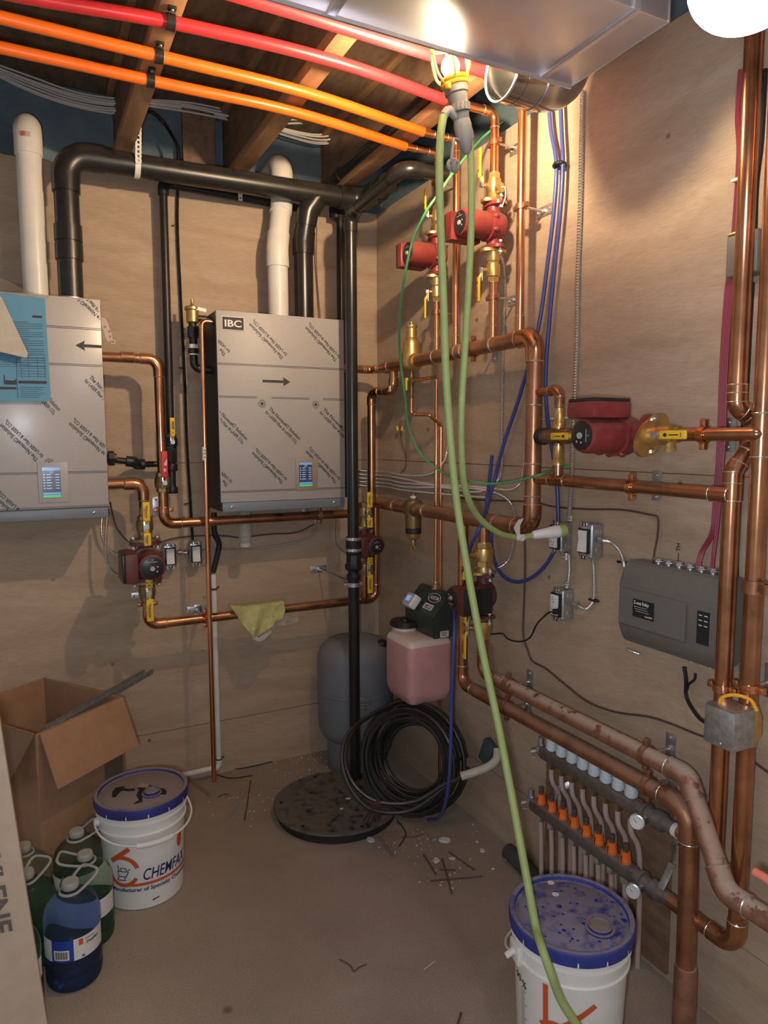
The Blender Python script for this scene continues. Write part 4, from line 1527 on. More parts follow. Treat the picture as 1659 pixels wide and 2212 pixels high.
# bypass
zb1 = PR(1190, 845, HD).z
zb2 = PR(1180, 1036, HD).z
ybp = PR(1208, 900, HD).y
root = pipe('copper bypass branch turning down beside the header loop into the check valve', [V((-HD, yv, zb1)), V((-HD, ybp, zb1)), V((-HD, ybp, zb2))], 0.0138, 'copper', bend=0.026, ext=1.4, coup=[(V((-HD, ybp, PR(1208, 868, HD).z)), Z_, 0.03)])
bm = B()
for py0, py1 in ((925, 882), (1005, 962)):
    bm = B()
    z0, z1 = PR(1206, py0, HD).z, PR(1206, py1, HD).z
    lathe(bm, (-HD, ybp, z0), (0, 0, 1), [(0, 0.019), ((z1 - z0) * 0.25, 0.019), ((z1 - z0) * 0.3, 0.0165), ((z1 - z0), 0.0168)], 10)
    obj('brass_union', bm, 'brass', root)
root = pipe('copper pipe under the big red pump, from the header loop to a tall pipe', [V((-HD, yv, zb2)), V((-HD, yA, PR(1555, 1068, HD).z))], 0.0170, 'copper', elbow=None, coup=[(V((-HD, ybp, zb2)), Y_, 0.07), (V((-HD, yA + 0.02, PR(1555, 1068, HD).z)), Y_, 0.05)])
hanger('copper ring clamp on the pipe under the big red pump', V((-HD, PR(1365, 1052, HD).y, PR(1365, 1052, HD).z)), 0.018, Y_, 'R', 'copper_bright')

# two vertical pipes at the right edge
rv = 0.0206
za1 = PR(1590, 880, AD).z
za2_ = PR(1577, 1020, AD).z
pa_ = PR(1603, 905, 0.05)
pb_ = PR(1600, 955, 0.05)
ytop = PR(1600, 700, AD).y
root = pipe('tall copper pipe at the right edge with a kink above the relay box', [V((-AD, ytop, ZP - 0.02)), V((-AD, ytop, za1)), V((-0.045, ytop - 0.02, pa_.z)), V((-0.045, ytop - 0.02, pb_.z)), V((-AD, yA, za2_)), V((-AD, yA, PR(1552, 1835, AD).z))], rv, 'copper', bend=0.03, ext=0.8,
            coup=[(V((-AD, ytop, PR(1590, 850, AD).z)), Z_, 0.04), (V((-AD, yA, PR(1577, 1050, AD).z)), Z_, 0.07)])
zbt = PR(1590, 2050, AD).z
pipe('tall copper pipe rightmost on the right wall, ending in a low elbow', [V((-AD, yB, ZP - 0.02)), V((-AD, yB, zbt)), V((-AD, yB + 0.2, zbt + 0.005))], rv, 'copper', bend=0.045, ext=1.3, coup=[(V((-AD, yB, PR(1640, 940, AD).z)), Z_, 0.10)])
for yy, nm in ((yA, 'left'), (yB, 'right')):
    hanger('copper clamp above the grey zone valve on the %s of the two tall pipes' % nm, V((-AD, yy, PR(1570 if nm == 'left' else 1630, 1488, AD).z)), rv, Z_, 'R', 'copper_bright', plate_up=True)
bm = B()
p = V((-AD, yB, PR(1630, 1270, AD).z))
lathe(bm, p - Z_ * 0.012, (0, 0, 1), [(0, 0.0215), (0, 0.0255), (0.03, 0.0255), (0.03, 0.0215)], 20, cap=False)
lathe(bm, p + V((-0.005, -0.045, -0.006)), (0, 0, 1), [(0, 0.015), (0, 0.0225), (0.022, 0.0225), (0.022, 0.015)], 20, cap=False)
tag(obj('saddle_tee', bm, 'copper_dusty'), 'open copper ring fitting on the rightmost tall pipe', 'fitting')
# pipes between lower manifold and tall pipe
pipe('low copper pipe behind the vertical one, joining the manifold to the rightmost tall pipe', [V((-AD, yB + 0.2, zbt + 0.005)), V((-AD, PR(1480, 1975, AD).y, PR(1480, 1975, AD).z))], 0.0155, 'copper_dusty', elbow=None)
# ================================================================== BOILERS
FD = 0.28
NOV1, NOV2 = 'The Novacel\u00ae Solution', 'for LASER Fiber & LASER CO\u2082'


def boiler(label, x0, x1, z0, z1, blocks, lines, arrows, suns, disp, dispc, badge):
    t = thing('wall_boiler', label, 'boiler', ((x0 + x1) / 2, -0.14, z0))
    zl_ = z0 + 0.042
    bm = B()
    box(bm, ((x0 + x1) / 2, -FD / 2 + 0.002, (z0 + 0.004 + z1) / 2), (x1 - x0, FD - 0.010, z1 - z0 - 0.004), bev=0.004)
    obj('cabinet', bm, 'boiler_black', t)
    bm = B()
    box(bm, ((x0 + x1) / 2, -FD + 0.004, (zl_ + z1) / 2), (x1 - x0 + 0.001, 0.012, z1 - zl_), bev=0.0025)
    fp = obj('front_panel', bm, 'film_matt' if badge else 'film_grey', t)
    bm = B()
    box(bm, ((x0 + x1) / 2 + 0.002, -FD + 0.008, z0 + 0.021), (x1 - x0 - 0.008, 0.014, 0.042), bev=0.004)
    lip = obj('bottom_lip', bm, 'boiler_blue_grey', t)
    bm = B()
    for x in (x0 + 0.045, x1 - 0.055):
        ell(bm, (x, -FD + 0.0005, z0 + 0.022), (0.0065, 0.004, 0.0065), 12, 8)
    obj('screw', bm, 'steel', lip)
    yf = -FD - 0.0028
    # film printing: rules, arrow, sunbursts, slanted lettering
    bm = B()
    ins = lambda p: x0 + 0.003 < p.x < x1 - 0.003 and zl_ + 0.002 < p.z < z1 - 0.003
    for (za, xa_, xb_) in lines:
        xa_, xb_ = max(xa_, x0 + 0.001), min(xb_, x1 - 0.001)
        for dz in (0, -0.0052):
            box(bm, ((xa_ + xb_) / 2, yf, za + dz), (xb_ - xa_, 0.0004, 0.0017))
    for (tail, tip) in arrows:
        d = 1 if tip.x > tail.x else -1
        zc_ = tail.z
        xt = max(min(tail.x, x1 - 0.001), x0 + 0.001)
        hx = tip.x - d * 0.030
        poly(bm, [V((xt, yf, zc_ - 0.0055)), V((hx, yf, zc_ - 0.0055)), V((hx, yf, zc_ + 0.0055)), V((xt, yf, zc_ + 0.0055))])
        poly(bm, [V((tip.x, yf, zc_)), V((hx - d * 0.003, yf, zc_ + 0.019)), V((hx + d * 0.001, yf, zc_)), V((hx - d * 0.003, yf, zc_ - 0.019))])
    for c in suns:
        for k in range(12):
            a = 2 * pi * k / 12
            u = V((cos(a), 0, sin(a)))
            n_ = V((-sin(a), 0, cos(a)))
            o = V((c.x, yf, c.z))
            poly(bm, [o + u * 0.009 - n_ * 0.0011, o + u * 0.018 - n_ * 0.0013, o + u * 0.018 + n_ * 0.0013, o + u * 0.009 + n_ * 0.0011])
        o = V((c.x, yf, c.z))
        poly(bm, [o + V((cos(2 * pi * k / 14), 0, sin(2 * pi * k / 14))) * 0.0062 for k in range(14)])
    for (a, b_) in blocks:
        a, b_ = V(a), V(b_)
        r_ = (b_ - a)
        ln = r_.length
        r_.normalize()
        up = V((-r_.z, 0, r_.x))
        o = V((a.x, yf, a.z))
        text(bm, NOV1, o, r_, up, 0.0145, width=ln, bold=True, clip=ins)
        text(bm, NOV2, o - up * 0.0215 - r_ * 0.002, r_, up, 0.0130, width=ln * 1.01, bold=True, clip=ins)
    obj('film_print', bm, 'ink_grey', fp, smooth=False)
    if badge:
        c = badge
        bm = B()
        box(bm, (c.x, -FD - 0.0035, c.z), (0.094, 0.003, 0.056), bev=0.001)
        bd = obj('badge', bm, 'white_plastic', t)
        bm = B()
        box(bm, (c.x, -FD - 0.0055, c.z), (0.088, 0.0015, 0.050))
        obj('badge_field', bm, 'ink_black', bd, smooth=False)
        bm = B()
        text(bm, 'IBC', (c.x, -FD - 0.0067, c.z), X_, Z_, 0.027, width=0.070, bold=True, center=True)
        obj('badge_lettering', bm, 'ink_white', bd, smooth=False)
    # display
    (a, b_) = disp
    cx, cz_ = (a.x + b_.x) / 2, (a.z + b_.z) / 2
    w_, h_ = abs(b_.x - a.x), abs(a.z - b_.z)
    bm = B()
    box(bm, (cx, -FD - 0.003, cz_), (w_, 0.006, h_), bev=0.002)
    fr = obj('display_frame', bm, dispc, t)
    sx, sy = w_ * 0.60, h_ * 0.76
    sc = V((cx - w_ * 0.06, -FD - 0.0068, cz_ + h_ * 0.0))
    bm = B()
    box(bm, sc, (sx, 0.0016, sy))
    y2 = sc.y - 0.0010
    box(bm, V((sc.x, y2, sc.z + sy * 0.44)), (sx * 0.98, 0.0004, sy * 0.10), mi=1)
    box(bm, V((sc.x, y2, sc.z - sy * 0.45)), (sx * 0.98, 0.0004, sy * 0.08), mi=2)
    box(bm, V((sc.x, y2, sc.z - sy * 0.36)), (sx * 0.98, 0.0004, sy * 0.07), mi=1)
    for k in range(6):
        zz_ = sc.z + sy * (0.26 - 0.09 * k)
        box(bm, V((sc.x - sx * 0.40, y2, zz_)), (sx * 0.07, 0.0004, sy * 0.028), mi=3)
        box(bm, V((sc.x - sx * 0.14, y2, zz_)), (sx * (0.22 + 0.1 * (k % 2)), 0.0004, sy * 0.018), mi=3)
        box(bm, V((sc.x + sx * 0.33, y2, zz_)), (sx * 0.22, 0.0004, sy * 0.018), mi=3)
    torus(bm, V((sc.x, y2, sc.z + sy * 0.35)), Y_, sy * 0.045, sy * 0.007, 14, 5, 3)
    obj('display_screen', bm, ['screen_dark', 'screen_blue', 'screen_green', 'screen_bright'], fr, smooth=False)
    return t


def pb(px, py):
    return PB(px, py, FD + 0.002)


X0, X1 = -0.876, -0.308
BZ0, BZ1 = 1.272, 2.105


def L_(pyl, pxl=475):
    return pb(pxl, pyl).z


t = boiler('right grey boiler with a black and white badge at its upper left corner', X0, X1, BZ0, BZ1,
           [(pb(580, 884), pb(646, 951)), (pb(697, 885), pb(766, 957)), (pb(463, 882), pb(531, 951)),
            (pb(613, 772), pb(541, 698)), (pb(728, 777), pb(662, 705)), (pb(489, 765), pb(416, 688)),
            (pb(613, 1041), pb(547, 976)), (pb(728, 1040), pb(663, 973)), (pb(494, 1047), pb(428, 982))],
           [(L_(784), -9, 9), (L_(855), -9, pb(555, 858).x), (L_(855), pb(586, 858).x, pb(668, 860).x), (L_(855), pb(698, 860).x, 9), (L_(1062), -9, 9)],
           [(pb(567, 823), pb(627, 825)), (pb(738, 828), V((5, 0, 0)))][:1], [pb(566, 872), pb(682, 874)],
           (pb(638, 990), pb(686, 1058)), 'screen_frame', pb(503, 699))
xl0 = -1.884
t2 = boiler('left grey boiler at the edge of the photo, partly covered by a blue sheet', xl0, -1.316, 1.276, 2.107,
            [(pb(192, 816), pb(262, 887)), (pb(58, 818), pb(126, 888)), (pb(224, 692), pb(150, 622)), (pb(235, 985), pb(152, 912)), (pb(84, 992), pb(4, 915)), (pb(80, 1150), pb(-10, 1070))],
            [(pb(150, 706).z, -9, 9), (pb(150, 786).z, -9, 9), (pb(150, 1019).z, -9, 9), (pb(150, 1094).z, -9, 9)],
            [(pb(222, 749), pb(163, 748))], [pb(106, 1000)],
            (pb(80, 999), pb(150, 1084)), 'film_grey', None)
# collars on the boiler tops
for rt, cs in ((t, ((602, 678, 0.15), (657, 686, 0.15))), (t2, ((78, 634, 0.15), (153, 638, 0.20)))):
    for (px, py, d) in cs:
        p = PB(px, py, d)
        bm = B()
        lathe(bm, (p.x, p.y, 2.100), (0, 0, 1), [(0, 0.0525), (0.016, 0.0525), (0.018, 0.049)], 28)
        obj('vent_collar', bm, 'galvanised', rt)
# condensate trap below the right boiler
t = thing('condensate_trap', 'cloudy plastic condensate trap hanging under the right boiler', 'trap', PB(528, 1185, 0.14))
p = PB(528, 1112, 0.14)
zb_ = PB(528, 1176, 0.14).z
bm = B()
lathe(bm, V((p.x, p.y, zb_)), (0, 0, 1), [(0, 0.020), (0.012, 0.022), (0.03, 0.029), (0.05, 0.030), (1.274 - zb_, 0.030)], 22)
obj('trap_body', bm, 'clear_film', t)
bm = B()
lathe(bm, V((p.x, p.y, zb_ - 0.012)), (0, 0, 1), [(0, 0.024), (0.002, 0.027), (0.018, 0.027), (0.02, 0.022)], 12)
obj('trap_nut', bm, 'grey_plastic', t)
# black drain hose and white pipe below it
cable('short black rubber hose under the left corner of the right boiler', [PB(462, 1108, 0.08), PB(463, 1150, 0.08), PB(473, 1175, 0.07), PB(468, 1205, 0.06), PB(460, 1236, 0.05)], 0.0125, 'rubber', 'drain_hose', 'hose', n=12)
wx = PB(461, 1240, 0.045)
wz = PB(466, 1660, 0.045)
root = pipe('thin white plastic drain pipe down the back wall behind the copper relief pipe', [wx, V((wx.x, -0.045, 0.055)), V((PB(390, 1690, 0.045).x - 0.12, -0.045, 0.05))], 0.0125, 'white_pvc', 'drain_pipe', bend=0.02, ext=1.2, wide=1.25)
for py in (1272, 1642):
    q = PB(463, py, 0.045)
    bm = B()
    lathe(bm, V((wx.x, -0.045, q.z - 0.005)), (0, 0, 1), [(0, 0.013), (0, 0.015), (0.01, 0.015), (0.01, 0.013)], 16, cap=False)
    ell(bm, V((wx.x + 0.02, -0.04, q.z + 0.004)), (0.008, 0.006, 0.006), 8, 6)
    ell(bm, V((wx.x - 0.025, -0.04, q.z - 0.002)), (0.008, 0.006, 0.006), 8, 6)
    obj('two_hole_clip', bm, 'rust', root)

# blue instruction sheet, felt and film on the left boiler
t = thing('instruction_sheet', 'blue printed instruction sheet hanging on the left boiler front', 'paper', PB(40, 860, 0.295))
bm = B()
c0_, c1_, c2_, c3_ = PB(-60, 625, 0.292), PB(97, 645, 0.292), PB(110, 867, 0.300), PB(-60, 866, 0.300)
poly(bm, [c0_, c1_, c2_, c3_])
ex = bmesh.ops.extrude_face_region(bm, geom=bm.faces[:])
bmesh.ops.translate(bm, verts=[v for v in ex['geom'] if isinstance(v, bmesh.types.BMVert)], vec=(0, 0.0012, 0))
obj('sheet', bm, 'paper_blue', t, smooth=False)
bm = B()


def sh(px, py):
    f_ = (py - 645) / 222.0
    return PB(px, py, 0.2935 + 0.008 * f_)


def bar(ax_, ay, bx_, by):
    poly(bm, [sh(ax_, ay), sh(bx_, ay + 1.0), sh(bx_ + (by - ay) * 0.05, by + 1.0), sh(ax_ + (by - ay) * 0.05, by)])


bar(70, 681, 91, 686)
bar(40, 822, 101, 828)
bar(-40, 835, 35, 840)
for k in range(22):
    y_ = 694 + k * 4.6
    bar(-40, y_, (92 if k % 4 else 62) + k * 0.3, y_ + 0.7)
for k in range(9):
    y_ = 766 + k * 5.8
    bar(38, y_, 100, y_ + 0.5)
for xx in (44, 60, 80, 95):
    poly(bm, [sh(xx, 770), sh(xx + 0.5, 770), sh(xx + 3, 818), sh(xx + 2.5, 818)])
poly(bm, [sh(34, 760), sh(34.8, 760), sh(39, 860), sh(38.2, 860)])
for k in range(6):
    y_ = 836 + k * 4.2
    bar(44, y_, 96 - 6 * (k % 3), y_ + 0.6)
poly(bm, [sh(8, 810), sh(10, 810), sh(11, 821), sh(30, 822), sh(35, 818), sh(36, 831), sh(9, 830)])
obj('sheet_print', bm, 'ink_grey', t, smooth=False)
bm = B()
P_ = [PB(-60, 600, 0.36), PB(2, 640, 0.35), PB(26, 690, 0.345), PB(61, 766, 0.335), PB(57, 775, 0.335), PB(0, 760, 0.335), PB(-60, 748, 0.335)]
prism(bm, P_, (0, 0.012, 0.002))
bmesh.ops.bevel(bm, geom=bm.edges[:], offset=0.004, segments=2, affect='EDGES')
tag(obj('felt_pad', bm, 'cloth_beige'), 'greyish felt pad hanging over the blue sheet at the left edge', 'pad')
bm = B()
rows = []
for j in range(5):
    row = []
    for i in range(13):
        f_ = i / 12
        px = -70 + 178 * f_
        py = 576 + 62 * f_ + (j / 4) * (46 * (1 - f_) + 3)
        row.append(bm.verts.new(PB(px, py, 0.30 - 0.2 * (1 - j / 4) + 0.012 * sin(i * 2.1 + j * 1.7))))
    rows.append(row)
for a, b_ in zip(rows, rows[1:]):
    for i in range(12):
        bm.faces.new((a[i], a[i + 1], b_[i + 1], b_[i]))
tag(obj('plastic_film', bm, 'clear_film'), 'crumpled clear plastic film lying over the top edge of the left boiler', 'film')
# tag beside left boiler
t = thing('hang_tag', 'pinkish clear parts bag tag hanging beside the right edge of the left boiler', 'tag', PB(232, 735, 0.24))
bm = B()
prism(bm, [PB(217, 692, 0.24), PB(222, 684, 0.24), PB(232, 692, 0.24), PB(243, 728, 0.24), PB(242, 735, 0.24), PB(234, 739, 0.24), PB(229, 733, 0.24), PB(219, 702, 0.24)], (0, 0.004, 0))
obj('bag', bm, 'pex_clear', t)
bm = B()
tube(bm, smooth([PB(240, 733, 0.24), PB(248, 736, 0.24), PB(247, 742, 0.24), PB(240, 741, 0.24)], 4), 0.0014, 6)
tube(bm, smooth([PB(219, 690, 0.24), PB(216, 672, 0.26), PB(216, 648, 0.27)], 4), 0.0012, 6)
obj('hook', bm, 'wire_white', t)
bm = B()
for px, py in ((236, 716), (238, 727), (227, 706)):
    lathe(bm, PB(px, py, 0.2405), (0, -1, 0), [(0, 0.003), (0.0008, 0.003)], 8)
obj('bag_contents', bm, 'ink_grey', t, smooth=False)

# switches on the back wall
elbox('light switch in a metal box beside the left red pump', PB(363, 1198, 0.0), 'B', 'switch')
elbox('light switch in a metal box nearer the thin copper relief pipe', PB(418, 1193, 0.0), 'B', 'switch')
bm = B()
a, b_ = PB(386, 1193, 0.03), PB(402, 1194, 0.03)
tube(bm, [a, b_], 0.006, 10)
for p, d in ((a - X_ * 0.004, X_), (b_ + X_ * 0.004, -X_)):
    connector(bm, p, d, 0.010, 0.016)
tag(obj('box_connector', bm, 'steel'), 'short metal conduit nipple joining the two back wall switches', 'conduit')

# ================================================================== RIGHT WALL BOXES
elbox('power outlet with the green cord plugged in, under the long spiral cable', PR(1226, 1158, 0.0), 'R', 'outlet', h_=0.10, w_=0.05)
elbox('wide white switch in a square metal box beside the plugged green cord', PR(1289, 1166, 0.0), 'R', 'switch', h_=0.112, w_=0.06)
elbox('lower power outlet with a black plug, left of the grey relay box', PR(1228, 1302, 0.0), 'R', 'outlet', h_=0.105, w_=0.056)
t = thing('outlet_plug', 'black plug and thin black cord in the lower power outlet', 'plug', PR(1207, 1318, 0.07))
bm = B()
p = PR(1209, 1320, 0.0655)
box(bm, p + V((-0.012, 0, 0)), (0.026, 0.018, 0.017), bev=0.003)
obj('plug_body', bm, 'wire_black', t)
bm = B()
tube(bm, smooth([p + V((-0.024, 0, 0)), PR(1183, 1325, 0.10), PR(1160, 1348, 0.07), PR(1145, 1377, 0.04), PR(1122, 1386, 0.03), PR(1097, 1380, 0.02), PR(1085, 1369, 0.03), PR(1058, 1370, 0.05), PR(1035, 1367, 0.05)], 8), 0.003, 8)
obj('plug_cord', bm, 'wire_black', t)
# zone relay panel
YL0, YL1 = PR(1336, 1300, 0.09).y, PR(1556, 1350, 0.09).y
zR0, zR1 = 0.985, 1.225
t = thing('relay_panel', 'large grey plastic relay control box on the right wall behind the tall pipe', 'control box', (-0.045, (YL0 + YL1) / 2, zR0))
YC = (YL0 + YL1) / 2
LW = abs(YL1 - YL0)
bm = B()
prof = [(0.0, zR0 + 0.018), (-0.055, zR0), (-0.074, zR0 + 0.012), (-0.092, zR0 + 0.055), (-0.092, zR0 + 0.165), (-0.084, zR0 + 0.172), (-0.076, zR0 + 0.222), (-0.06, zR1), (0.0, zR1)]
prism(bm, [V((x, YL0, z)) for x, z in prof], (0, -LW, 0))
bmesh.ops.bevel(bm, geom=[e for e in bm.edges], offset=0.005, segments=2, affect='EDGES')
hs = obj('housing', bm, 'relay_grey', t)
bm = B()
prism(bm, [V((-0.091, YL0 - 0.004, zR0 + 0.057)), V((-0.099, YL0 - 0.01, zR0 + 0.062)), V((-0.099, YL0 - 0.01, zR0 + 0.158)), V((-0.091, YL0 - 0.004, zR0 + 0.165))], (0, -LW * 0.69, 0))
bmesh.ops.bevel(bm, geom=[e for e in bm.edges], offset=0.002, segments=2, affect='EDGES')
obj('front_cover', bm, 'relay_grey', t)
bm = B()
box(bm, (-0.0925, YL0 - LW * 0.86, zR0 + 0.11), (0.002, 0.036, 0.085))
wn = obj('indicator_window', bm, 'ink_black', t, smooth=False)
bm = B()
for k in range(3):
    for j in range(2):
        box(bm, (-0.0938, YL0 - LW * 0.86 + 0.008 - 0.016 * j, zR0 + 0.142 - 0.013 * k), (0.0006, 0.010, 0.0022))
obj('indicator_light', bm, 'ink_white', wn, smooth=False)
bm = B()
lc = V((-0.1001, YL0 - LW * 0.30, zR0 + 0.118))
box(bm, lc, (0.0008, 0.074, 0.050))
pl_ = obj('name_plate', bm, 'ink_black', t, smooth=False)
bm = B()
rt, up = V((0, -1, 0)), Z_
q = V((lc.x - 0.0007, lc.y, lc.z))
text(bm, 'Z-one Relay', q + V((0, 0.034, 0.011)), rt, up, 0.0095, width=0.054, bold=True)
text(bm, 'CALEFFI', q + V((0, -0.006, -0.020)), rt, up, 0.0045, width=0.026, bold=True)
for k in range(3):
    box(bm, q + V((0, 0.01 - 0.004 * k, 0.004 - 0.006 * k)), (0.0003, 0.046, 0.0009))
obj('plate_lettering', bm, 'ink_white', pl_, smooth=False)
bm = B()
for k in range(6):
    o = V((-0.0935, YL0 - 0.016 - k * 0.009, zR0 + 0.052))
    poly(bm, [o + V((0, 0, 0)), o + V((0, -0.0015, 0)), o + V((0.012, -0.018, -0.030)), o + V((0.012, -0.0165, -0.030))])
    o = V((-0.0855, YL0 - 0.012 - k * 0.009, zR0 + 0.180))
    poly(bm, [o, o + V((0, -0.0015, 0)), o + V((0.0055, -0.014, 0.028)), o + V((0.0055, -0.0125, 0.028))])
obj('vent_grooves', bm, 'relay_grey', t, smooth=False)
for k in range(6):
    y_ = YL0 - LW * (0.27 + 0.105 * k)
    bm = B()
    connector(bm, V((-0.035, y_, zR1 - 0.003)), Z_, 0.009, 0.018)
    box(bm, V((-0.035, y_, zR1 + 0.012)), (0.016, 0.024, 0.008), bev=0.002)
    obj('cable_clamp', bm, 'steel', t)
for k in range(3):
    y_ = YL0 - LW * (0.62 + 0.09 * k)
    bm = B()
    connector(bm, V((-0.03, y_, zR0 + 0.01)), -Z_, 0.009, 0.018)
    obj('cable_clamp', bm, 'steel', t)
bm = B()
o = PR(1468, 1207, 0.0012)
text(bm, 'TH', o + V((0, 0.0, 0.020)), Z_, V((0, 1, 0)), 0.012, width=0.022, bold=True)
for a, b_, c_ in ((-0.006, 0.014, 0.0016),):
    box(bm, o + V((0, 0.004, 0.003)), (0.0004, 0.002, 0.024))
poly(bm, [o + V((0, 0.004, -0.014)), o + V((0, 0.010, -0.004)), o + V((0, 0.004, -0.007)), o + V((0, -0.002, -0.004))])
tag(obj('pen_mark', bm, 'ink_black', smooth=False), 'black handwritten TH with arrow pointing down at the relay box', 'writing')

# grey transformer box behind the tall pipe
p = PR(1608, 556, 0.0)
t = thing('transformer_box', 'grey box high on the right wall behind the tall copper pipe', 'box', (0, p.y, 1.98))
bm = B()
yA_, yB_ = PR(1569, 555, 0.045).y, PR(1652, 555, 0.02).y
zA_, zB_ = PR(1569, 602, 0.045).z, PR(1569, 512, 0.045).z
box(bm, (-0.024, (yA_ + yB_) / 2, (zA_ + zB_) / 2), (0.048, abs(yB_ - yA_), zB_ - zA_), bev=0.006, seg=3)
bx_o = obj('cover', bm, 'relay_grey', t)
bm = B()
box(bm, (-0.040, yA_ - 0.02, zB_ + 0.002), (0.018, 0.035, 0.006), bev=0.001)
obj('top_clamp', bm, 'brass', t)
bm = B()
for dz in (0.012, -0.018):
    lathe(bm, (-0.0475, yB_ + 0.018, (zA_ + zB_) / 2 + dz), (-1, 0, 0), [(0, 0.003), (0.001, 0.003)], 8)
obj('screw', bm, 'black_iron', t)

# zone valve actuator on tall pipes
ZV0, ZV1 = PR(1580, 1610, 0.15).z, PR(1580, 1530, 0.15).z
yz0, yz1 = PR(1547, 1570, 0.15).y, PR(1630, 1570, 0.10).y
t = thing('zone_valve', 'grey metal zone valve box with yellow wire between the two tall pipes', 'valve', (-0.12, (yz0 + yz1) / 2, 0.84))
bm = B()
cy_ = (yz0 + yB) / 2 - 0.014
box(bm, (-0.145, cy_, 0.898), (0.075, 0.080, 0.092), bev=0.0025)
obj('actuator_cover', bm, 'galvanised', t)
bm = B()
ell(bm, (-0.145 - 0.038, cy_ - 0.006, 0.862), (0.0025, 0.0035, 0.0035), 8, 6)
box(bm, (-0.145 - 0.0378, cy_ + 0.012, 0.915), (0.0006, 0.03, 0.003))
obj('screw', bm, 'steel', t)
bm = B()
lathe(bm, (-AD, yB, 0.84), (0, 0, 1), [(0, 0.022), (0.012, 0.025), (0.03, 0.032), (0.07, 0.032), (0.088, 0.025), (0.10, 0.022)], 20)
obj('valve_body', bm, 'brass', t)
bm = B()
tube(bm, smooth([(-0.150, cy_ + 0.025, 0.936), (-0.150, cy_ + 0.020, 0.958), (-0.14, cy_ - 0.005, 0.972), (-0.125, cy_ - 0.035, 0.968), (-0.12, cy_ - 0.05, 0.945)], 6), 0.0042, 8)
lathe(bm, (-0.150, cy_ + 0.025, 0.935), (0, 0, 1), [(0, 0.010), (0.005, 0.010)], 12, mi=1)
obj('yellow_wire', bm, ['wire_orange', 'rubber'], t)

# ================================================================== CABLES
bx('dark spiral cable down the back wall from the joists to the switches', [PB(300, 236, -0.06), PB(330, 244, -0.04), PB(355, 268, 0.03), PB(380, 310, 0.02), PB(385, 345, 0.012), PB(383, 480, 0.012), PB(389, 620, 0.012), PB(398, 800, 0.012), PB(404, 960, 0.012), PB(411, 1080, 0.012), PB(416, 1168, 0.03)], 0.0078, 'black_iron')
bm = B()
for py, px in ((488, 384), (795, 398), (1088, 410)):
    box(bm, PB(px - 6, py, 0.006), (0.026, 0.010, 0.006), bev=0.001)
tag(obj('cable_strap', bm, 'black_plastic'), 'black cable straps holding the dark spiral cable on the back wall', 'strap', kind='stuff')
bx('spiral cable looping from the left boiler down to the left red pump', [PB(232, 1108, 0.12), PB(228, 1160, 0.11), PB(228, 1200, 0.11), PB(238, 1232, 0.12), PB(262, 1245, 0.14), PB(272, 1245, 0.16)], 0.0065)
bx('second spiral cable behind the left red pump, from boiler to switch', [PB(220, 1112, 0.06), PB(219, 1150, 0.04), PB(229, 1180, 0.03), PB(260, 1200, 0.03), PB(310, 1206, 0.03), PB(345, 1200, 0.03)], 0.0062)
cable('thin brown thermostat wire curving behind the left pump toward the right', [PB(238, 1085, 0.05), PB(243, 1110, 0.02), PB(255, 1145, 0.012), PB(285, 1174, 0.012), PB(330, 1175, 0.012), PB(380, 1162, 0.01), PB(440, 1157, 0.01), PB(490, 1158, 0.01), PB(520, 1161, 0.01), PB(580, 1154, 0.01), PB(640, 1150, 0.01), PB(680, 1132, 0.03)], 0.0034, 'wire_brown', 'wire', 'wire')
bx('spiral cable along the back wall below the right boiler, from the switches to the boiler', [PB(438, 1188, 0.02), PB(490, 1186, 0.008), PB(540, 1187, 0.008), PB(600, 1178, 0.008), PB(650, 1169, 0.008), PB(675, 1155, 0.012), PB(680, 1130, 0.03), PB(682, 1105, 0.06)], 0.0058)
bx('spiral cable from the right boiler bottom to the pump behind the black pipe', [PB(726, 1098, 0.14), PB(722, 1150, 0.15), PB(726, 1178, 0.16), PB(745, 1195, 0.18), PB(758, 1197, 0.19)], 0.0058)
cable('thin black wires beside the black vent of the right boiler', [PB(684, 490, 0.05), PB(683, 560, 0.03), PB(686, 620, 0.02), PB(692, 690, 0.03)], 0.0028, 'wire_brown', 'wire', 'wire')
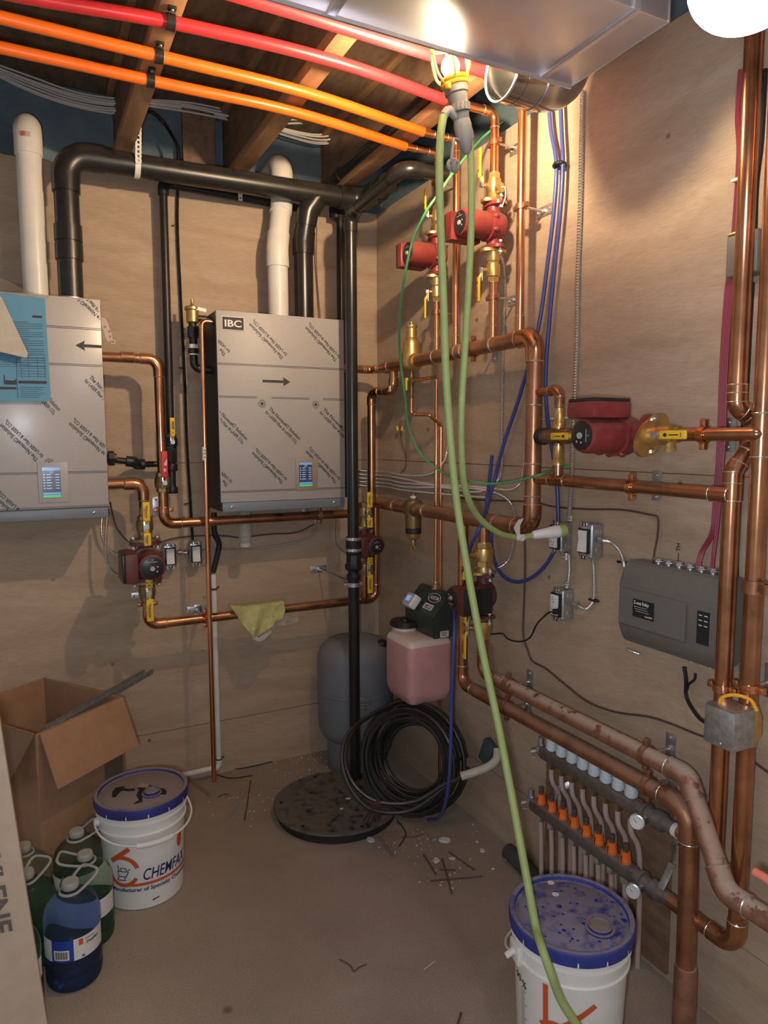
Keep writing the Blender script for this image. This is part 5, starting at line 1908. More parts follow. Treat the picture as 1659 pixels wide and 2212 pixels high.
# horizontal bundle across the corner
for k in range(5):
    dy = k * 9.5
    end = {0: [PR(1010, 1072, 0.012), PR(1060, 1075, 0.02)], 1: [PR(1010, 1048 + 14, 0.01), PR(1052, 1056, 0.01), PR(1070, 1045, 0.01), PR(1082, 1020, 0.01), PR(1085, 985, 0.01)],
           2: [PR(1000, 1050, 0.01), PR(1060, 1055, 0.01), PR(1100, 1058, 0.01), PR(1122, 1045, 0.01), PR(1130, 1015, 0.01), PR(1133, 960, 0.01)],
           3: [PR(1000, 1054, 0.01), PR(1060, 1062, 0.01), PR(1095, 1078, 0.01), PR(1110, 1105, 0.01), PR(1111, 1150, 0.01), PR(1100, 1205, 0.015), PR(1075, 1228, 0.03), PR(1045, 1238, 0.07)],
           4: [PR(925, 1025, 0.01), PR(945, 1012, 0.01), PR(962, 990, 0.01), PR(967, 950, 0.01), PR(968, 905, 0.01)]}[k]
    nm = ['lowest spiral cable of the corner bundle', 'spiral cable of the corner bundle rising beside the right pump riser', 'spiral cable of the corner bundle rising behind the copper loop', 'spiral cable of the corner bundle curling down to the dull red pump', 'top spiral cable of the corner bundle rising behind the green cord'][k]
    yb0 = [1052, 1042, 1034, 1027, 1018][[0, 2, 1, 3, 4].index(k)] if k != 3 else 1046
    yb0 = {4: 1016, 1: 1024, 2: 1032, 3: 1040, 0: 1048}[k]
    ym = {4: 1027, 1: 1036, 2: 1044, 3: 1052, 0: 1060}[k]
    bx(nm, [PB(745, yb0 - 2, 0.012), PB(775, yb0, 0.012), PB(806, yb0 + 2, 0.014), PR(835, yb0 + 4, 0.012), PR(880, ym, 0.012)] + end, 0.0058, group='corner cable bundle')
bx('long spiral cable down the right wall from the duct to the top outlet', [PR(1258, 196, 0.012), PR(1256, 300, 0.012), PR(1253, 450, 0.010), PR(1248, 600, 0.010), PR(1246, 750, 0.010), PR(1240, 900, 0.010), PR(1234, 1040, 0.010), PR(1229, 1125, 0.02)], 0.0085, step=0.0045)
bx('spiral cable down the right wall beside the right hanging pump', [PR(1078, 545, 0.05), PR(1088, 575, 0.02), PR(1090, 640, 0.01), PR(1086, 760, 0.01), PR(1084, 900, 0.01), PR(1083, 1000, 0.01), PR(1080, 1030, 0.01)], 0.0062)
bx('spiral cable running level into the big red pump', [PR(1170, 906, 0.01), PR(1230, 903, 0.012), PR(1300, 899, 0.02)], 0.0062)
bx('short spiral cable between the two power outlets', [PR(1229, 1196, 0.025), PR(1230, 1230, 0.02), PR(1227, 1262, 0.03)], 0.0075)
bx('spiral cable hanging from the white switch to the lower outlet', [PR(1280, 1208, 0.02), PR(1283, 1240, 0.012), PR(1283, 1290, 0.012), PR(1278, 1305, 0.014), PR(1265, 1316, 0.02), PR(1248, 1308, 0.03)], 0.0072)
bx('spiral cable arching from the white switch to the grey relay box', [PR(1303, 1168, 0.03), PR(1320, 1172, 0.03), PR(1337, 1188, 0.02), PR(1346, 1210, 0.018), PR(1349, 1228, 0.03)], 0.0072)
bx('bit of spiral cable under the lower left corner of the relay box', [PR(1352, 1402, 0.03), PR(1368, 1408, 0.02), PR(1384, 1414, 0.02)], 0.0062)
for px, py, nm in ((1348, 1215, 'above the relay box corner'), (1285, 1297, 'beside the lower outlet')):
    bm = B()
    p = PR(px, py, 0.012)
    ell(bm, p, (0.008, 0.020, 0.006), 12, 8)
    box(bm, p + V((0, 0.018, -0.001)), (0.007, 0.018, 0.008), bev=0.002)
    tag(obj('cable_strap', bm, 'black_plastic'), 'black nail-on cable strap on the spiral cable ' + nm, 'strap')
for px, py, nm in ((1231, 1119, 'above the top outlet'), (1280, 1209, 'under the white switch')):
    bm = B()
    p = PR(px, py, 0.016)
    box(bm, p, (0.008, 0.016, 0.02), bev=0.003)
    lathe(bm, p + V((-0.004, 0, 0)), (-1, 0, 0), [(0, 0.005), (0.002, 0.005)], 10, mi=1)
    tag(obj('clamp_connector', bm, ['white_plastic', 'steel']), 'pale round cable clamp with a screw ' + nm, 'connector')
bm = B()
for p, d in ((PR(1224, 1194, 0.02), V((0, 0, -1))), (PR(1225, 1270, 0.025), V((0, 0, 1))), (PR(1240, 1306, 0.025), V((0, -1, 0))), (PR(1295, 1166, 0.028), V((0, -1, 0)))):
    connector(bm, p, d, 0.010, 0.022)
tag(obj('cable_clamp', bm, 'steel'), 'shiny cable clamps screwed to the metal outlet boxes', 'connector', kind='stuff')
cable('thin brown wire across the right wall over the outlets to the relay box', [PR(960, 1065, 0.01), PR(1010, 1078, 0.006), PR(1100, 1082, 0.006), PR(1150, 1084, 0.006), PR(1200, 1095, 0.006), PR(1270, 1100, 0.006), PR(1340, 1101, 0.006), PR(1405, 1112, 0.006), PR(1421, 1120, 0.006), PR(1420, 1160, 0.012), PR(1414, 1190, 0.02), PR(1411, 1218, 0.04)], 0.0030, 'wire_brown', 'wire', 'wire')
cable('thin dark wire drooping low across the right wall toward the tall pipes', [PR(1133, 1160, 0.006), PR(1134, 1220, 0.006), PR(1132, 1300, 0.006), PR(1130, 1370, 0.006), PR(1140, 1405, 0.006), PR(1150, 1428, 0.006), PR(1180, 1445, 0.006), PR(1220, 1478, 0.006), PR(1270, 1516, 0.006), PR(1330, 1538, 0.006), PR(1400, 1548, 0.006), PR(1448, 1563, 0.006), PR(1500, 1584, 0.006), PR(1580, 1615, 0.006), PR(1665, 1672, 0.006)], 0.0034, 'wire_brown', 'wire', 'wire')
cable('black cable from the relay box down to the zone valve', [PR(1478, 1440, 0.03), PR(1482, 1470, 0.03), PR(1482, 1500, 0.02), PR(1492, 1525, 0.03), PR(1515, 1555, 0.06), PR(1545, 1565, 0.10)], 0.0052, 'wire_black')
cable('short black wire joining under the relay box', [PR(1502, 1455, 0.03), PR(1500, 1468, 0.03), PR(1488, 1478, 0.03), PR(1484, 1490, 0.025)], 0.0036, 'wire_black')
t = thing('wire_stub', 'short brown wire with two yellow wire nuts on the wall by the green wire', 'wire', PR(865, 960, 0.01))
bm = B()
tube(bm, smooth([PR(865, 928, 0.02), PR(868, 955, 0.012), PR(877, 985, 0.01), PR(875, 1010, 0.01), PR(866, 1022, 0.012)], 6), 0.0022, 6)
obj('wire', bm, 'wire_brown', t)
for px, q in ((859, -1), (868, 1)):
    bm = B()
    p = PR(px, 930, 0.02)
    lathe(bm, p, V((0, -0.25 * q, 1)), [(0, 0.006), (0.004, 0.0068), (0.02, 0.0045), (0.022, 0.003)], 10)
    obj('wire_nut', bm, 'grip_yellow', t)
# red wire bundle at right
t = thing('wire_bundle', 'bundle of red thermostat wires running down the right wall to the relay box', 'wires', PR(1560, 900, 0.01))
for k in range(5):
    o = k * 3.4
    bm = B()
    tube(bm, smooth([PR(1598 + o * 0.3, 150, 0.03), PR(1591 + o * 0.5, 250, 0.02), PR(1594 + o * 0.6, 330, 0.02), PR(1587 + o * 0.8, 450, 0.02), PR(1578 + o, 560, 0.015), PR(1567 + o, 640, 0.012), PR(1557 + o, 800, 0.012), PR(1552 + o, 950, 0.012), PR(1543 + o, 1080, 0.012), PR(1536 + o, 1150, 0.014), PR((1512 + o) if k < 3 else 1530 + o, 1195, 0.02), PR((1502 + o) if k < 3 else 1526 + o, 1242, 0.035)], 6), 0.0036, 6)
    obj('wire', bm, 'wire_red', t)
bm = B()
box(bm, PR(1592, 388, 0.028), (0.012, 0.026, 0.008), bev=0.002)
obj('tie', bm, 'wire_white', t)
cable('dark cable behind the rightmost tall copper pipe', [PR(1652, 150, 0.02), PR(1645, 300, 0.02), PR(1634, 400, 0.02), PR(1630, 510, 0.02)], 0.0065, 'wire_black')
cable('grey cable hanging under the transformer box behind the tall pipe', [PR(1625, 610, 0.02), PR(1620, 700, 0.015), PR(1612, 850, 0.012), PR(1592, 1100, 0.012), PR(1590, 1300, 0.012), PR(1578, 1420, 0.015)], 0.006, 'wire_black')

# blue tubes
rb2 = 0.0068
cable('blue plastic tube, left of two from the duct, running down behind the copper header', [PR(1184, 205, 0.03), PR(1190, 280, 0.03), PR(1202, 355, 0.03), PR(1197, 450, 0.03), PR(1184, 560, 0.03), PR(1168, 680, 0.03), PR(1150, 760, 0.03), PR(1118, 870, 0.025), PR(1088, 960, 0.03), PR(1062, 1060, 0.05), PR(1040, 1130, 0.18), PR(1013, 1190, 0.20), PR(1000, 1240, 0.18)], rb2, 'pex_blue', 'blue_tube', 'tube', n=12)
cable('blue plastic tube, right of two from the duct, looping below the outlets', [PR(1210, 205, 0.03), PR(1213, 280, 0.03), PR(1216, 355, 0.03), PR(1211, 450, 0.03), PR(1200, 560, 0.03), PR(1188, 680, 0.03), PR(1179, 800, 0.03), PR(1182, 900, 0.03), PR(1196, 990, 0.025), PR(1204, 1060, 0.02), PR(1205, 1150, 0.02), PR(1192, 1200, 0.03), PR(1160, 1240, 0.03), PR(1122, 1257, 0.03), PR(1090, 1247, 0.03), PR(1070, 1218, 0.03), PR(1062, 1180, 0.03), PR(1062, 1150, 0.02)], rb2, 'pex_blue', 'blue_tube', 'tube', n=12)
cable('loose blue tube end sticking up behind the copper header', [PR(1063, 984, 0.03), PR(1058, 1030, 0.03), PR(1052, 1080, 0.03), PR(1050, 1110, 0.04), PR(1048, 1140, 0.04)], rb2, 'pex_blue', 'blue_tube', 'tube', n=12)
cable('blue tube hanging in front of the pink tank down to the cable coil', [PR(985, 1300, 0.17), PR(982, 1350, 0.24), PR(979, 1420, 0.26), PR(975, 1520, 0.27), PR(974, 1600, 0.28), PR(970, 1680, 0.29), PR(962, 1735, 0.28), PR(946, 1768, 0.26), PR(925, 1772, 0.25)], 0.0066, 'pex_blue', 'blue_tube', 'tube', n=12)
bm = B()
torus(bm, PR(1209, 357, 0.03), (0.1, 0.1, 1), 0.018, 0.006, 18, 8)
ell(bm, PR(1203, 358, 0.03), (0.011, 0.011, 0.008), 10, 8)
tag(obj('tube_clip', bm, 'black_plastic'), 'black clip holding the two blue tubes together on the right wall', 'clip')
# white wire bundles over the joist end
for lab, seq in (('bundle of white cables sagging over the left white vent pipe', [(-60, 130, 0), (60, 180, 0), (160, 214, 0), (250, 228, 0), (318, 222, 0)]), ('bundle of white cables crossing between the two middle joists', [(296, 222, 0), (400, 235, 0), (470, 250, 0), (540, 262, 0), (650, 262, 0)]), ('white cables curving up past the joist nearest the corner', [(590, 282, 0), (690, 306, 0), (760, 290, 0), (820, 262, 0), (870, 245, 0)])):
    t = thing('cable_bundle', lab, 'cables', PB(seq[2][0], seq[2][1], 0.02))
    for k in range(7 if 'sagging' in lab else 5):
        o = (k - 3)
        bm = B()
        tube(bm, smooth([PB(px + random.uniform(-4, 4), py + o * (5.2 if 0 < i < 4 else 3.0) + random.uniform(-1.5, 1.5), -0.05 + 0.02 * (k % 3)) for i, (px, py, _) in enumerate(seq)], 6), 0.0042, 6)
        obj('white_cable', bm, 'wire_white', t)
# ================================================================== GLYCOL FEEDER AND TANK
GX0, GY1 = -0.237, -0.757
GY0 = PR(830, 1385, 0.237).y
GZ0, GZ1 = 0.470, 0.727
t = thing('feeder_tank', 'cloudy pink square fluid tank mounted in the corner on the right wall', 'tank', ((GX0 - 0.024) / 2, (GY0 + GY1) / 2, GZ0))
gw = abs(GX0 + 0.024)
gd = abs(GY1 - GY0)
gc_ = V(((GX0 - 0.024) / 2, (GY0 + GY1) / 2, 0))
bm = B()


def ring(z, k, r=0.03, n=5):
    out = []
    hw, hd = gw / 2 * k, gd / 2 * k
    for sx, sy, a0 in ((1, 1, 0), (-1, 1, 90), (-1, -1, 180), (1, -1, 270)):
        for i in range(n + 1):
            a = radians(a0 + 90 * i / n)
            out.append(V((gc_.x + sx * (hw - r) + r * cos(a), gc_.y + sy * (hd - r) + r * sin(a), z)))
    return out


lv = [(GZ0, 0.80, 0), (GZ0 + 0.006, 0.88, 0), (GZ0 + 0.035, 0.97, 0), (GZ0 + 0.05, 1.0, 0), (GZ1 - 0.035, 1.0, 0), (GZ1 - 0.006, 1.0, 1), (GZ1 + 0.010, 0.95, 1), (GZ1 + 0.02, 0.84, 1)]
rings_ = [[bm.verts.new(p) for p in ring(z, k)] for z, k, _ in lv]
for (a, b_), (z, k, mi_) in zip(zip(rings_, rings_[1:]), lv):
    n_ = len(a)
    for i in range(n_):
        bm.faces.new((a[i], a[(i + 1) % n_], b_[(i + 1) % n_], b_[i])).material_index = mi_
bm.faces.new(rings_[0][::-1])
bm.faces.new(rings_[-1]).material_index = 1
obj('tank_body', bm, ['glycol_pink', 'glycol_white'], t)
cp = V((GX0 + 0.075, (GY0 + GY1) / 2 + 0.02, GZ1 + 0.02))
cpp = PF(875, 1350, GZ1 + 0.035)
cp = V((cpp.x, cpp.y, GZ1 + 0.006))
bm = B()
lathe(bm, cp, (0, 0, 1), [(0, 0.062), (0.018, 0.056), (0.03, 0.056)], 28)
obj('neck', bm, 'glycol_white', t)
bm = B()
lathe(bm, cp + Z_ * 0.026, (0, 0, 1), [(0, 0.060), (0.004, 0.066), (0.020, 0.066), (0.026, 0.060), (0.026, 0.022), (0.020, 0.02), (0.020, 0.016), (0.03, 0.014), (0.032, 0.004)], 32)
for k in range(14):
    a = 2 * pi * k / 14
    box(bm, cp + V((cos(a) * 0.066, sin(a) * 0.066, 0.038)), (0.006, 0.006, 0.014), Matrix.Rotation(a, 3, 'Z'), 0.001)
obj('screw_cap', bm, 'faceplate_black', t)
# pump cover
uz0, uz1 = GZ1 + 0.018, GZ1 + 0.19
yfront, wY = -0.750, 0.245
cx0, cx1 = -0.118, -0.022
ze, zr, xr = 0.835, 0.930, -0.046
zt2 = zr - uz0
t = thing('feeder_pump', 'dark green feeder pump unit with white screen box, sitting on the pink tank', 'pump', (-0.06, yfront + wY / 2, uz0))
bm = B()
prism(bm, [V((cx0, yfront, uz0)), V((cx0 - 0.004, yfront, ze)), V((cx0, yfront, ze + 0.006)), V((xr, yfront, zr)), V((cx1, yfront, zr)), V((cx1, yfront, uz0))], (0, wY, 0))
bmesh.ops.bevel(bm, geom=bm.edges[:], offset=0.004, segments=2, affect='EDGES')
cv = obj('cover', bm, 'feeder_green', t)
fr_ = V((0, -1, 0))
fu = V((xr - cx0, 0, zr - ze - 0.006)).normalized()
fn = V((-fu.z, 0, fu.x))
fo = V(((xr + cx0) / 2, yfront + 0.075, (zr + ze + 0.006) / 2)) + fn * 0.0012
bm = B()
n_ = 28
for i in range(n_):
    a0, a1 = 2 * pi * i / n_, 2 * pi * (i + 1) / n_
    f0 = lambda a, k: fo + fr_ * (0.048 * k * cos(a)) + fu * (0.022 * k * sin(a) + 0.020)
    poly(bm, [f0(a0, 1), f0(a1, 1), f0(a1, 0.91), f0(a0, 0.91)])
text(bm, 'AXIOM', fo + fu * 0.020, fr_, fu, 0.016, width=0.066, bold=True, center=True)
o = fo + fr_ * -0.004 - fu * 0.026
poly(bm, [o + fr_ * x + fu * y for x, y in ((-0.036, -0.013), (0.036, -0.013), (0.036, 0.013), (-0.036, 0.013))])
obj('logo', bm, 'ink_white', cv, smooth=False)
bm = B()
o2 = o + fn * 0.0006
text(bm, 'DMF150', o2 + fu * 0.003, fr_, fu, 0.011, width=0.060, bold=True, center=True)
box(bm, o2 - fu * 0.007, (0.054, 0.0004, 0.0035), Matrix((fr_, fn, fu)).transposed())
obj('model_sticker', bm, 'ink_black', cv, smooth=False)
rot = Matrix((fr_, -fn, fu)).transposed()
so = V((cx0 - 0.004, yfront + 0.165, ze + 0.034)) + fn * 0.012
bm = B()
box(bm, so, (0.072, 0.040, 0.062), rot, bev=0.009, seg=3)
sb = obj('display_box', bm, 'white_plastic', t)
bm = B()
box(bm, so + fn * 0.0206, (0.056, 0.0012, 0.050), rot)
box(bm, so + fn * 0.0216 + fu * 0.003, (0.038, 0.0008, 0.028), rot, mi=1)
for k in range(3):
    box(bm, so + fn * 0.0222 + fu * (0.010 - 0.007 * k) - fr_ * 0.003, (0.016, 0.0004, 0.0025), rot, mi=2)
obj('display_screen', bm, ['grey_plastic', 'screen_blue', 'screen_bright'], sb, smooth=False)
bm = B()
o = V((cx1 - 0.045, yfront - 0.0012, uz0 + 0.017))
box(bm, o, (0.042, 0.001, 0.026))
st_ = obj('white_sticker', bm, 'label_white', t, smooth=False)
bm = B()
for k in range(3):
    box(bm, o + V((-0.002, -0.0008, 0.007 - 0.006 * k)), (0.030 - 0.004 * k, 0.0004, 0.0024))
obj('sticker_print', bm, 'ink_grey', st_, smooth=False)
bm = B()
gq = V((-0.032, g1.y, uz0 + zt2 - 0.004))
lathe(bm, gq, (0, 0, 1), [(0, 0.019), (0.008, 0.019), (0.009, 0.013), (0.024, 0.013), (0.026, 0.009), (0.036, 0.008)], 12)
obj('outlet_fitting', bm, 'brass', t)
bm = B()
for dx in (0.0, 0.05):
    lathe(bm, V((cx0 + 0.012 + dx * 0.4, yfront + 0.001, uz0 + 0.012)), (0, -1, 0), [(0, 0.005), (0.002, 0.005)], 8)
obj('screw', bm, 'brass_dark', t)

# ================================================================== EXPANSION TANK
t = thing('expansion_tank', 'blue-grey steel expansion tank standing in the corner behind the tall black pipe', 'tank', (-0.235, -0.205, 0))
tx, ty = -0.232, -0.205
bm = B()
lathe(bm, (tx, ty, 0.13), (0, 0, 1), [(0, 0.10), (0.02, 0.14), (0.045, 0.167), (0.08, 0.18), (0.25, 0.182), (0.252, 0.184), (0.258, 0.184), (0.26, 0.182), (0.42, 0.18), (0.46, 0.166), (0.49, 0.13), (0.505, 0.08), (0.51, 0.03)], 48)
obj('shell', bm, 'tank_grey_blue', t)
bm = B()
lathe(bm, (tx, ty, 0.0), (0, 0, 1), [(0, 0.135), (0.006, 0.138), (0.17, 0.138), (0.176, 0.13)], 40)
obj('base_skirt', bm, 'tank_grey_blue', t)
bm = B()
q = V((tx + 0.10, ty - 0.095, 0.612))
ell(bm, q, (0.028, 0.028, 0.02), 16, 10)
obj('valve_cap', bm, 'rubber', t)
bm = B()
n_ = 8
for i in range(n_):
    a0, a1 = -2.05 + 0.5 * i / n_, -2.05 + 0.5 * (i + 1) / n_
    pp = [V((tx + cos(a) * 0.1828, ty + sin(a) * 0.1828, z)) for a, z in ((a0, 0.33), (a1, 0.33), (a1, 0.40), (a0, 0.40))]
    poly(bm, pp)
lb = obj('sticker', bm, 'galvanised', t)
bm = B()
for k in range(4):
    for i in range(n_ - 2):
        a0, a1 = -2.03 + 0.45 * i / n_, -2.03 + 0.45 * (i + 0.8) / n_
        z = 0.388 - 0.014 * k
        poly(bm, [V((tx + cos(a) * 0.1833, ty + sin(a) * 0.1833, zz_)) for a, zz_ in ((a0, z - 0.003), (a1, z - 0.003), (a1, z), (a0, z))])
obj('sticker_print', bm, 'ink_grey', lb, smooth=False)

# ================================================================== SUMP LID
t = thing('sump_lid', 'round dusty black sump lid on the floor at the back wall', 'lid', (-0.49, -0.575, 0))
sx_, sy_ = -0.487, -0.565
bm = B()
lathe(bm, (sx_, sy_, 0.0), (0, 0, 1), [(0, 0.252), (0.03, 0.252), (0.032, 0.266), (0.040, 0.268), (0.0455, 0.262), (0.046, 0.0)], 64)
obj('lid_disc', bm, 'sump_black', t)
bm = B()
for a in (0.35, 1.6, 2.75, 3.7, 4.75, 5.7):
    lathe(bm, (sx_ + cos(a) * 0.235, sy_ + sin(a) * 0.235, 0.0455), (0, 0, 1), [(0, 0.008), (0.001, 0.008)], 10)
obj('bolt_hole', bm, 'ink_black', t)
bm = B()
lathe(bm, (vx, -VD, 0.045), (0, 0, 1), [(0, 0.034), (0.006, 0.032), (0.008, 0.027)], 20)
obj('rubber_grommet', bm, 'rubber', t)

# ================================================================== CABLE COIL
t = thing('cable_coil', 'large coil of black cable standing in the corner under the pink tank', 'cable', (-0.19, -0.86, 0))
cc_ = V((-0.215, -0.735, 0.242))
cn = V((-0.80, -0.55, 0.22)).normalized()
cu_ = (Z_ - cn * Z_.dot(cn)).normalized()
cr_ = cu_.cross(cn)
bm = B()
pts_ = []
N_ = 14
for k in range(N_ * 26 + 1):
    a = 2 * pi * k / 26
    tt = k / (N_ * 26)
    R_ = 0.234 - 0.098 * ((tt * 3.1) % 1.0) + 0.008 * sin(a * 0.37 + 1)
    off = cn * (0.045 * sin(tt * 17) + 0.01 * cos(a * 0.9)) + cu_ * 0.012 * sin(tt * 9)
    pts_.append(cc_ + cr_ * cos(a) * R_ + cu_ * sin(a) * (R_ * 1.0) + off)
tube(bm, pts_, 0.0075, 7)
obj('coiled_cable', bm, 'black_plastic_dusty', t)
bm = B()
lo = [PR(1000, 1676, 0.2), PB(960, 1702, 1.05), PB(900, 1745, 1.0), PB(850, 1756, 0.96), PB(795, 1745, 0.92), PB(755, 1700, 0.86), PB(738, 1640, 0.80), PB(752, 1585, 0.74), PB(800, 1545, 0.68), PB(850, 1525, 0.62), PB(900, 1535, 0.56)]
tube(bm, smooth(lo, 6), 0.0085, 8)
lo2 = [PR(1000, 1681, 0.2), PB(960, 1695, 1.05), PB(905, 1728, 1.0), PB(850, 1736, 0.95), PB(800, 1725, 0.90), PB(762, 1690, 0.85), PB(745, 1640, 0.79), PB(760, 1582, 0.73), PB(805, 1543, 0.67), PB(860, 1522, 0.61)]
tube(bm, smooth(lo2, 6), 0.0085, 8)
obj('loose_loop', bm, 'black_plastic_dusty', t)
bm = B()
P = resample(smooth([PR(996, 1677, 0.205), PR(1025, 1668, 0.16), PR(1055, 1656, 0.11), PR(1072, 1640, 0.075), PR(1075, 1618, 0.055)], 8), 0.004)
tube(bm, P, [0.0165 if i % 2 else 0.0155 for i in range(len(P))], 14)
obj('flexible_sleeve', bm, 'sleeve', t)
bm = B()
for k in range(5):
    a = PB(812, 1735, 0.95)
    tube(bm, smooth([PB(818, 1725, 0.94), PB(806 + 4 * k, 1742, 0.96), PF(786 + 8 * k, 1778 - 3 * abs(k - 2), 0.052)], 4), 0.003, 6)
obj('frayed_wire', bm, 'wire_brown', t)
bm = B()
box(bm, PR(1054, 1625, 0.06), (0.03, 0.06, 0.10), Matrix.Rotation(0.4, 3, 'X'), 0.004)
tag(obj('dark_pouch', bm, 'pouch_dark'), 'small dark blue-grey pouch behind the coil by the pale flexible sleeve', 'pouch')

# ================================================================== BUCKETS
def bucket(label, c, lidmat, hang, texts=True, dirt=None, rot=0.0, hdir=0.0):
    t = thing('pail', label, 'bucket', (c[0], c[1], 0))
    cx, cy = c
    H = 0.368
    prof = [(0, 0.122), (0.003, 0.130), (0.24, 0.1405), (0.262, 0.1415), (0.264, 0.1475), (0.270, 0.1480), (0.273, 0.1435), (0.300, 0.1445), (0.302, 0.1500), (0.308, 0.1505), (0.311, 0.1455), (0.334, 0.1465), (0.336, 0.150), (0.345, 0.1505), (0.352, 0.148)]
    bm = B()
    lathe(bm, (cx, cy, 0), (0, 0, 1), prof, 64)
    bd = obj('pail_body', bm, 'bucket_white', t)
    bm = B()
    lathe(bm, (cx, cy, 0.330), (0, 0, 1), [(0, 0.1505), (0.002, 0.1565), (0.030, 0.1575), (0.037, 0.155), (0.0385, 0.150), (0.036, 0.143), (0.027, 0.141), (0.026, 0.135), (0.029, 0.130), (0.0295, 0.0)], 64)
    ld = obj('lid', bm, lidmat, t)
    bm = B()
    for k in range(14):
        a = rot + 2 * pi * k / 14
        n_ = V((cos(a), sin(a), 0))
        s_ = V((-sin(a), cos(a), 0))
        o = V((cx, cy, 0.3345)) + n_ * 0.1585
        poly(bm, [o - s_ * 0.0022, o + s_ * 0.0022, o + s_ * 0.0012 + Z_ * 0.012, o - s_ * 0.0012 + Z_ * 0.012])
    obj('tear_tab', bm, 'bucket_white', ld, smooth=False)
    return t, bd, ld, H


def cylwarp(c, ang0, z0, rad=None, tilt=0.0):
    """wrap flat lettering round the pail; X in metres to the right seen from outside"""
    def f(X, Y):
        z = z0 + Y + tilt * X
        r = 0.130 + (z / 0.24) * 0.0105 + 0.0019
        a = ang0 + X / 0.136
        return V((c[0] + cos(a) * r, c[1] + sin(a) * r, z))
    return f


def facing(c):
    return math.atan2(CAM.y - c[1], CAM.x - c[0])


def strip(bm, wf, pts, wd, mi=0):
    """a painted stroke along 2-D points, wrapped on the pail"""
    n = len(pts)
    L_, R_ = [], []
    for i in range(n):
        a = V((*pts[max(0, i - 1)], 0))
        b_ = V((*pts[min(n - 1, i + 1)], 0))
        d = (b_ - a).normalized()
        w_ = wd[i] if isinstance(wd, list) else wd
        nn = V((-d.y, d.x, 0)) * w_ / 2
        p = V((*pts[i], 0))
        L_.append(p + nn)
        R_.append(p - nn)
    for i in range(n - 1):
        poly(bm, [wf(L_[i].x, L_[i].y), wf(L_[i + 1].x, L_[i + 1].y), wf(R_[i + 1].x, R_[i + 1].y), wf(R_[i].x, R_[i].y)], mi)


def dens(p, q, n=10):
    return [(p[0] + (q[0] - p[0]) * i / n, p[1] + (q[1] - p[1]) * i / n) for i in range(n + 1)]


def logo(c, bd, off, z0, full=True, zs=1.0):
    """orange hook with ring, navy name, long orange underline and strap line"""
    a0 = facing(c) + off
    wf = cylwarp(c, a0, z0)
    bm = B()
    cx, cz0, R_ = -0.058, 0.045, 0.050
    strip(bm, wf, dens((-0.032, 0.128), (-0.097, 0.078)), 0.016)
    obj('logo_bar', bm, 'ink_orange', bd, smooth=False)
    bm = B()
    arc = [(cx + R_ * cos(radians(a)), cz0 + R_ * sin(radians(a))) for a in range(142, 8, -8)]
    strip(bm, wf, arc, 0.014)
    obj('logo_arc', bm, 'ink_orange', bd, smooth=False)
    bm = B()
    arc = [(cx + R_ * cos(radians(a)), cz0 + R_ * sin(radians(a))) for a in range(-28, -160, -8)]
    strip(bm, wf, arc, 0.013)
    obj('logo_arc', bm, 'ink_orange', bd, smooth=False)
    bm = B()
    und = [(cx + 0.0 + i * 0.012, -0.004 + 0.0) for i in range(0, 22)]
    strip(bm, wf, und, [0.010] * len(und))
    obj('logo_underline', bm, 'ink_orange', bd, smooth=False)
    bm = B()
    text(bm, 'CHEMFAX', (0, 0, 0), X_, Z_, 0.040, width=0.170, bold=0.008, shear=0.16, warp=lambda x, y: wf(x + 0.006, y + 0.010))
    obj('name_lettering', bm, 'ink_navy', bd, smooth=False)
    bm = B()
    text(bm, 'Manufacturer of Specialty Chemicals', (0, 0, 0), X_, Z_, 0.0135, width=0.295, bold=True, warp=lambda x, y: wf(x - 0.105, y - 0.028))
    obj('strapline_lettering', bm, 'ink_navy', bd, smooth=False)
    bm = B()
    # little mortar-and-pestle device in the ring
    o = (cx, cz0 - 0.006)
    q = lambda pts: [(o[0] + x, o[1] + y) for x, y in pts]
    for s_ in (dens((-0.018, 0.006), (0.02, 0.006), 3), dens((-0.018, 0.006), (-0.016, -0.012), 3), dens((0.02, 0.006), (0.012, -0.012), 3), dens((-0.016, -0.012), (0.012, -0.012), 3), dens((-0.014, -0.012), (-0.02, -0.026), 3), dens((-0.02, -0.026), (0.008, -0.026), 3), dens((0.008, -0.026), (0.006, -0.012), 3), dens((-0.012, 0.006), (-0.018, 0.028), 3), dens((-0.004, 0.008), (-0.008, 0.018), 3), dens((-0.006, 0.018), (0.012, 0.018), 3), dens((0.012, 0.018), (0.014, 0.006), 3), dens((0.018, 0.010), (0.026, 0.016), 3)):
        strip(bm, wf, q(s_), 0.0028)
    obj('ring_emblem', bm, 'ink_navy', bd, smooth=False)


BL = (-1.292, -0.722)
t, bd, ld, H = bucket('white pail with a blue lid, navy lettering and orange logo, standing by the cardboard box', BL, 'lid_dust_brown', True, rot=0.22)
logo(BL, bd, -0.10, 0.098)
bm = B()
wf = cylwarp(BL, facing(BL) + 0.98, 0.20)
strip(bm, wf, [(0.004 * cos(a / 3), 0.012 * sin(a / 3)) for a in range(0, 20)], 0.012)
poly(bm, [wf(0.014 * cos(2 * pi * k / 16), 0.028 * sin(2 * pi * k / 16)) for k in range(16)])
obj('orange_spot', bm, 'ink_orange', bd, smooth=False)
bm = B()
wf = cylwarp(BL, facing(BL) + 0.25, 0.028)
poly(bm, [wf(-0.012, -0.002), wf(0.012, 0.003), wf(0.012, 0.007), wf(-0.012, 0.003)])
obj('scuff', bm, 'ink_grey', bd, smooth=False)
# wet patch, spout and litter on the lid
lz_ = 0.3602
bm = B()


def onlid(px, py, z=lz_):
    return PF(px, py, z)


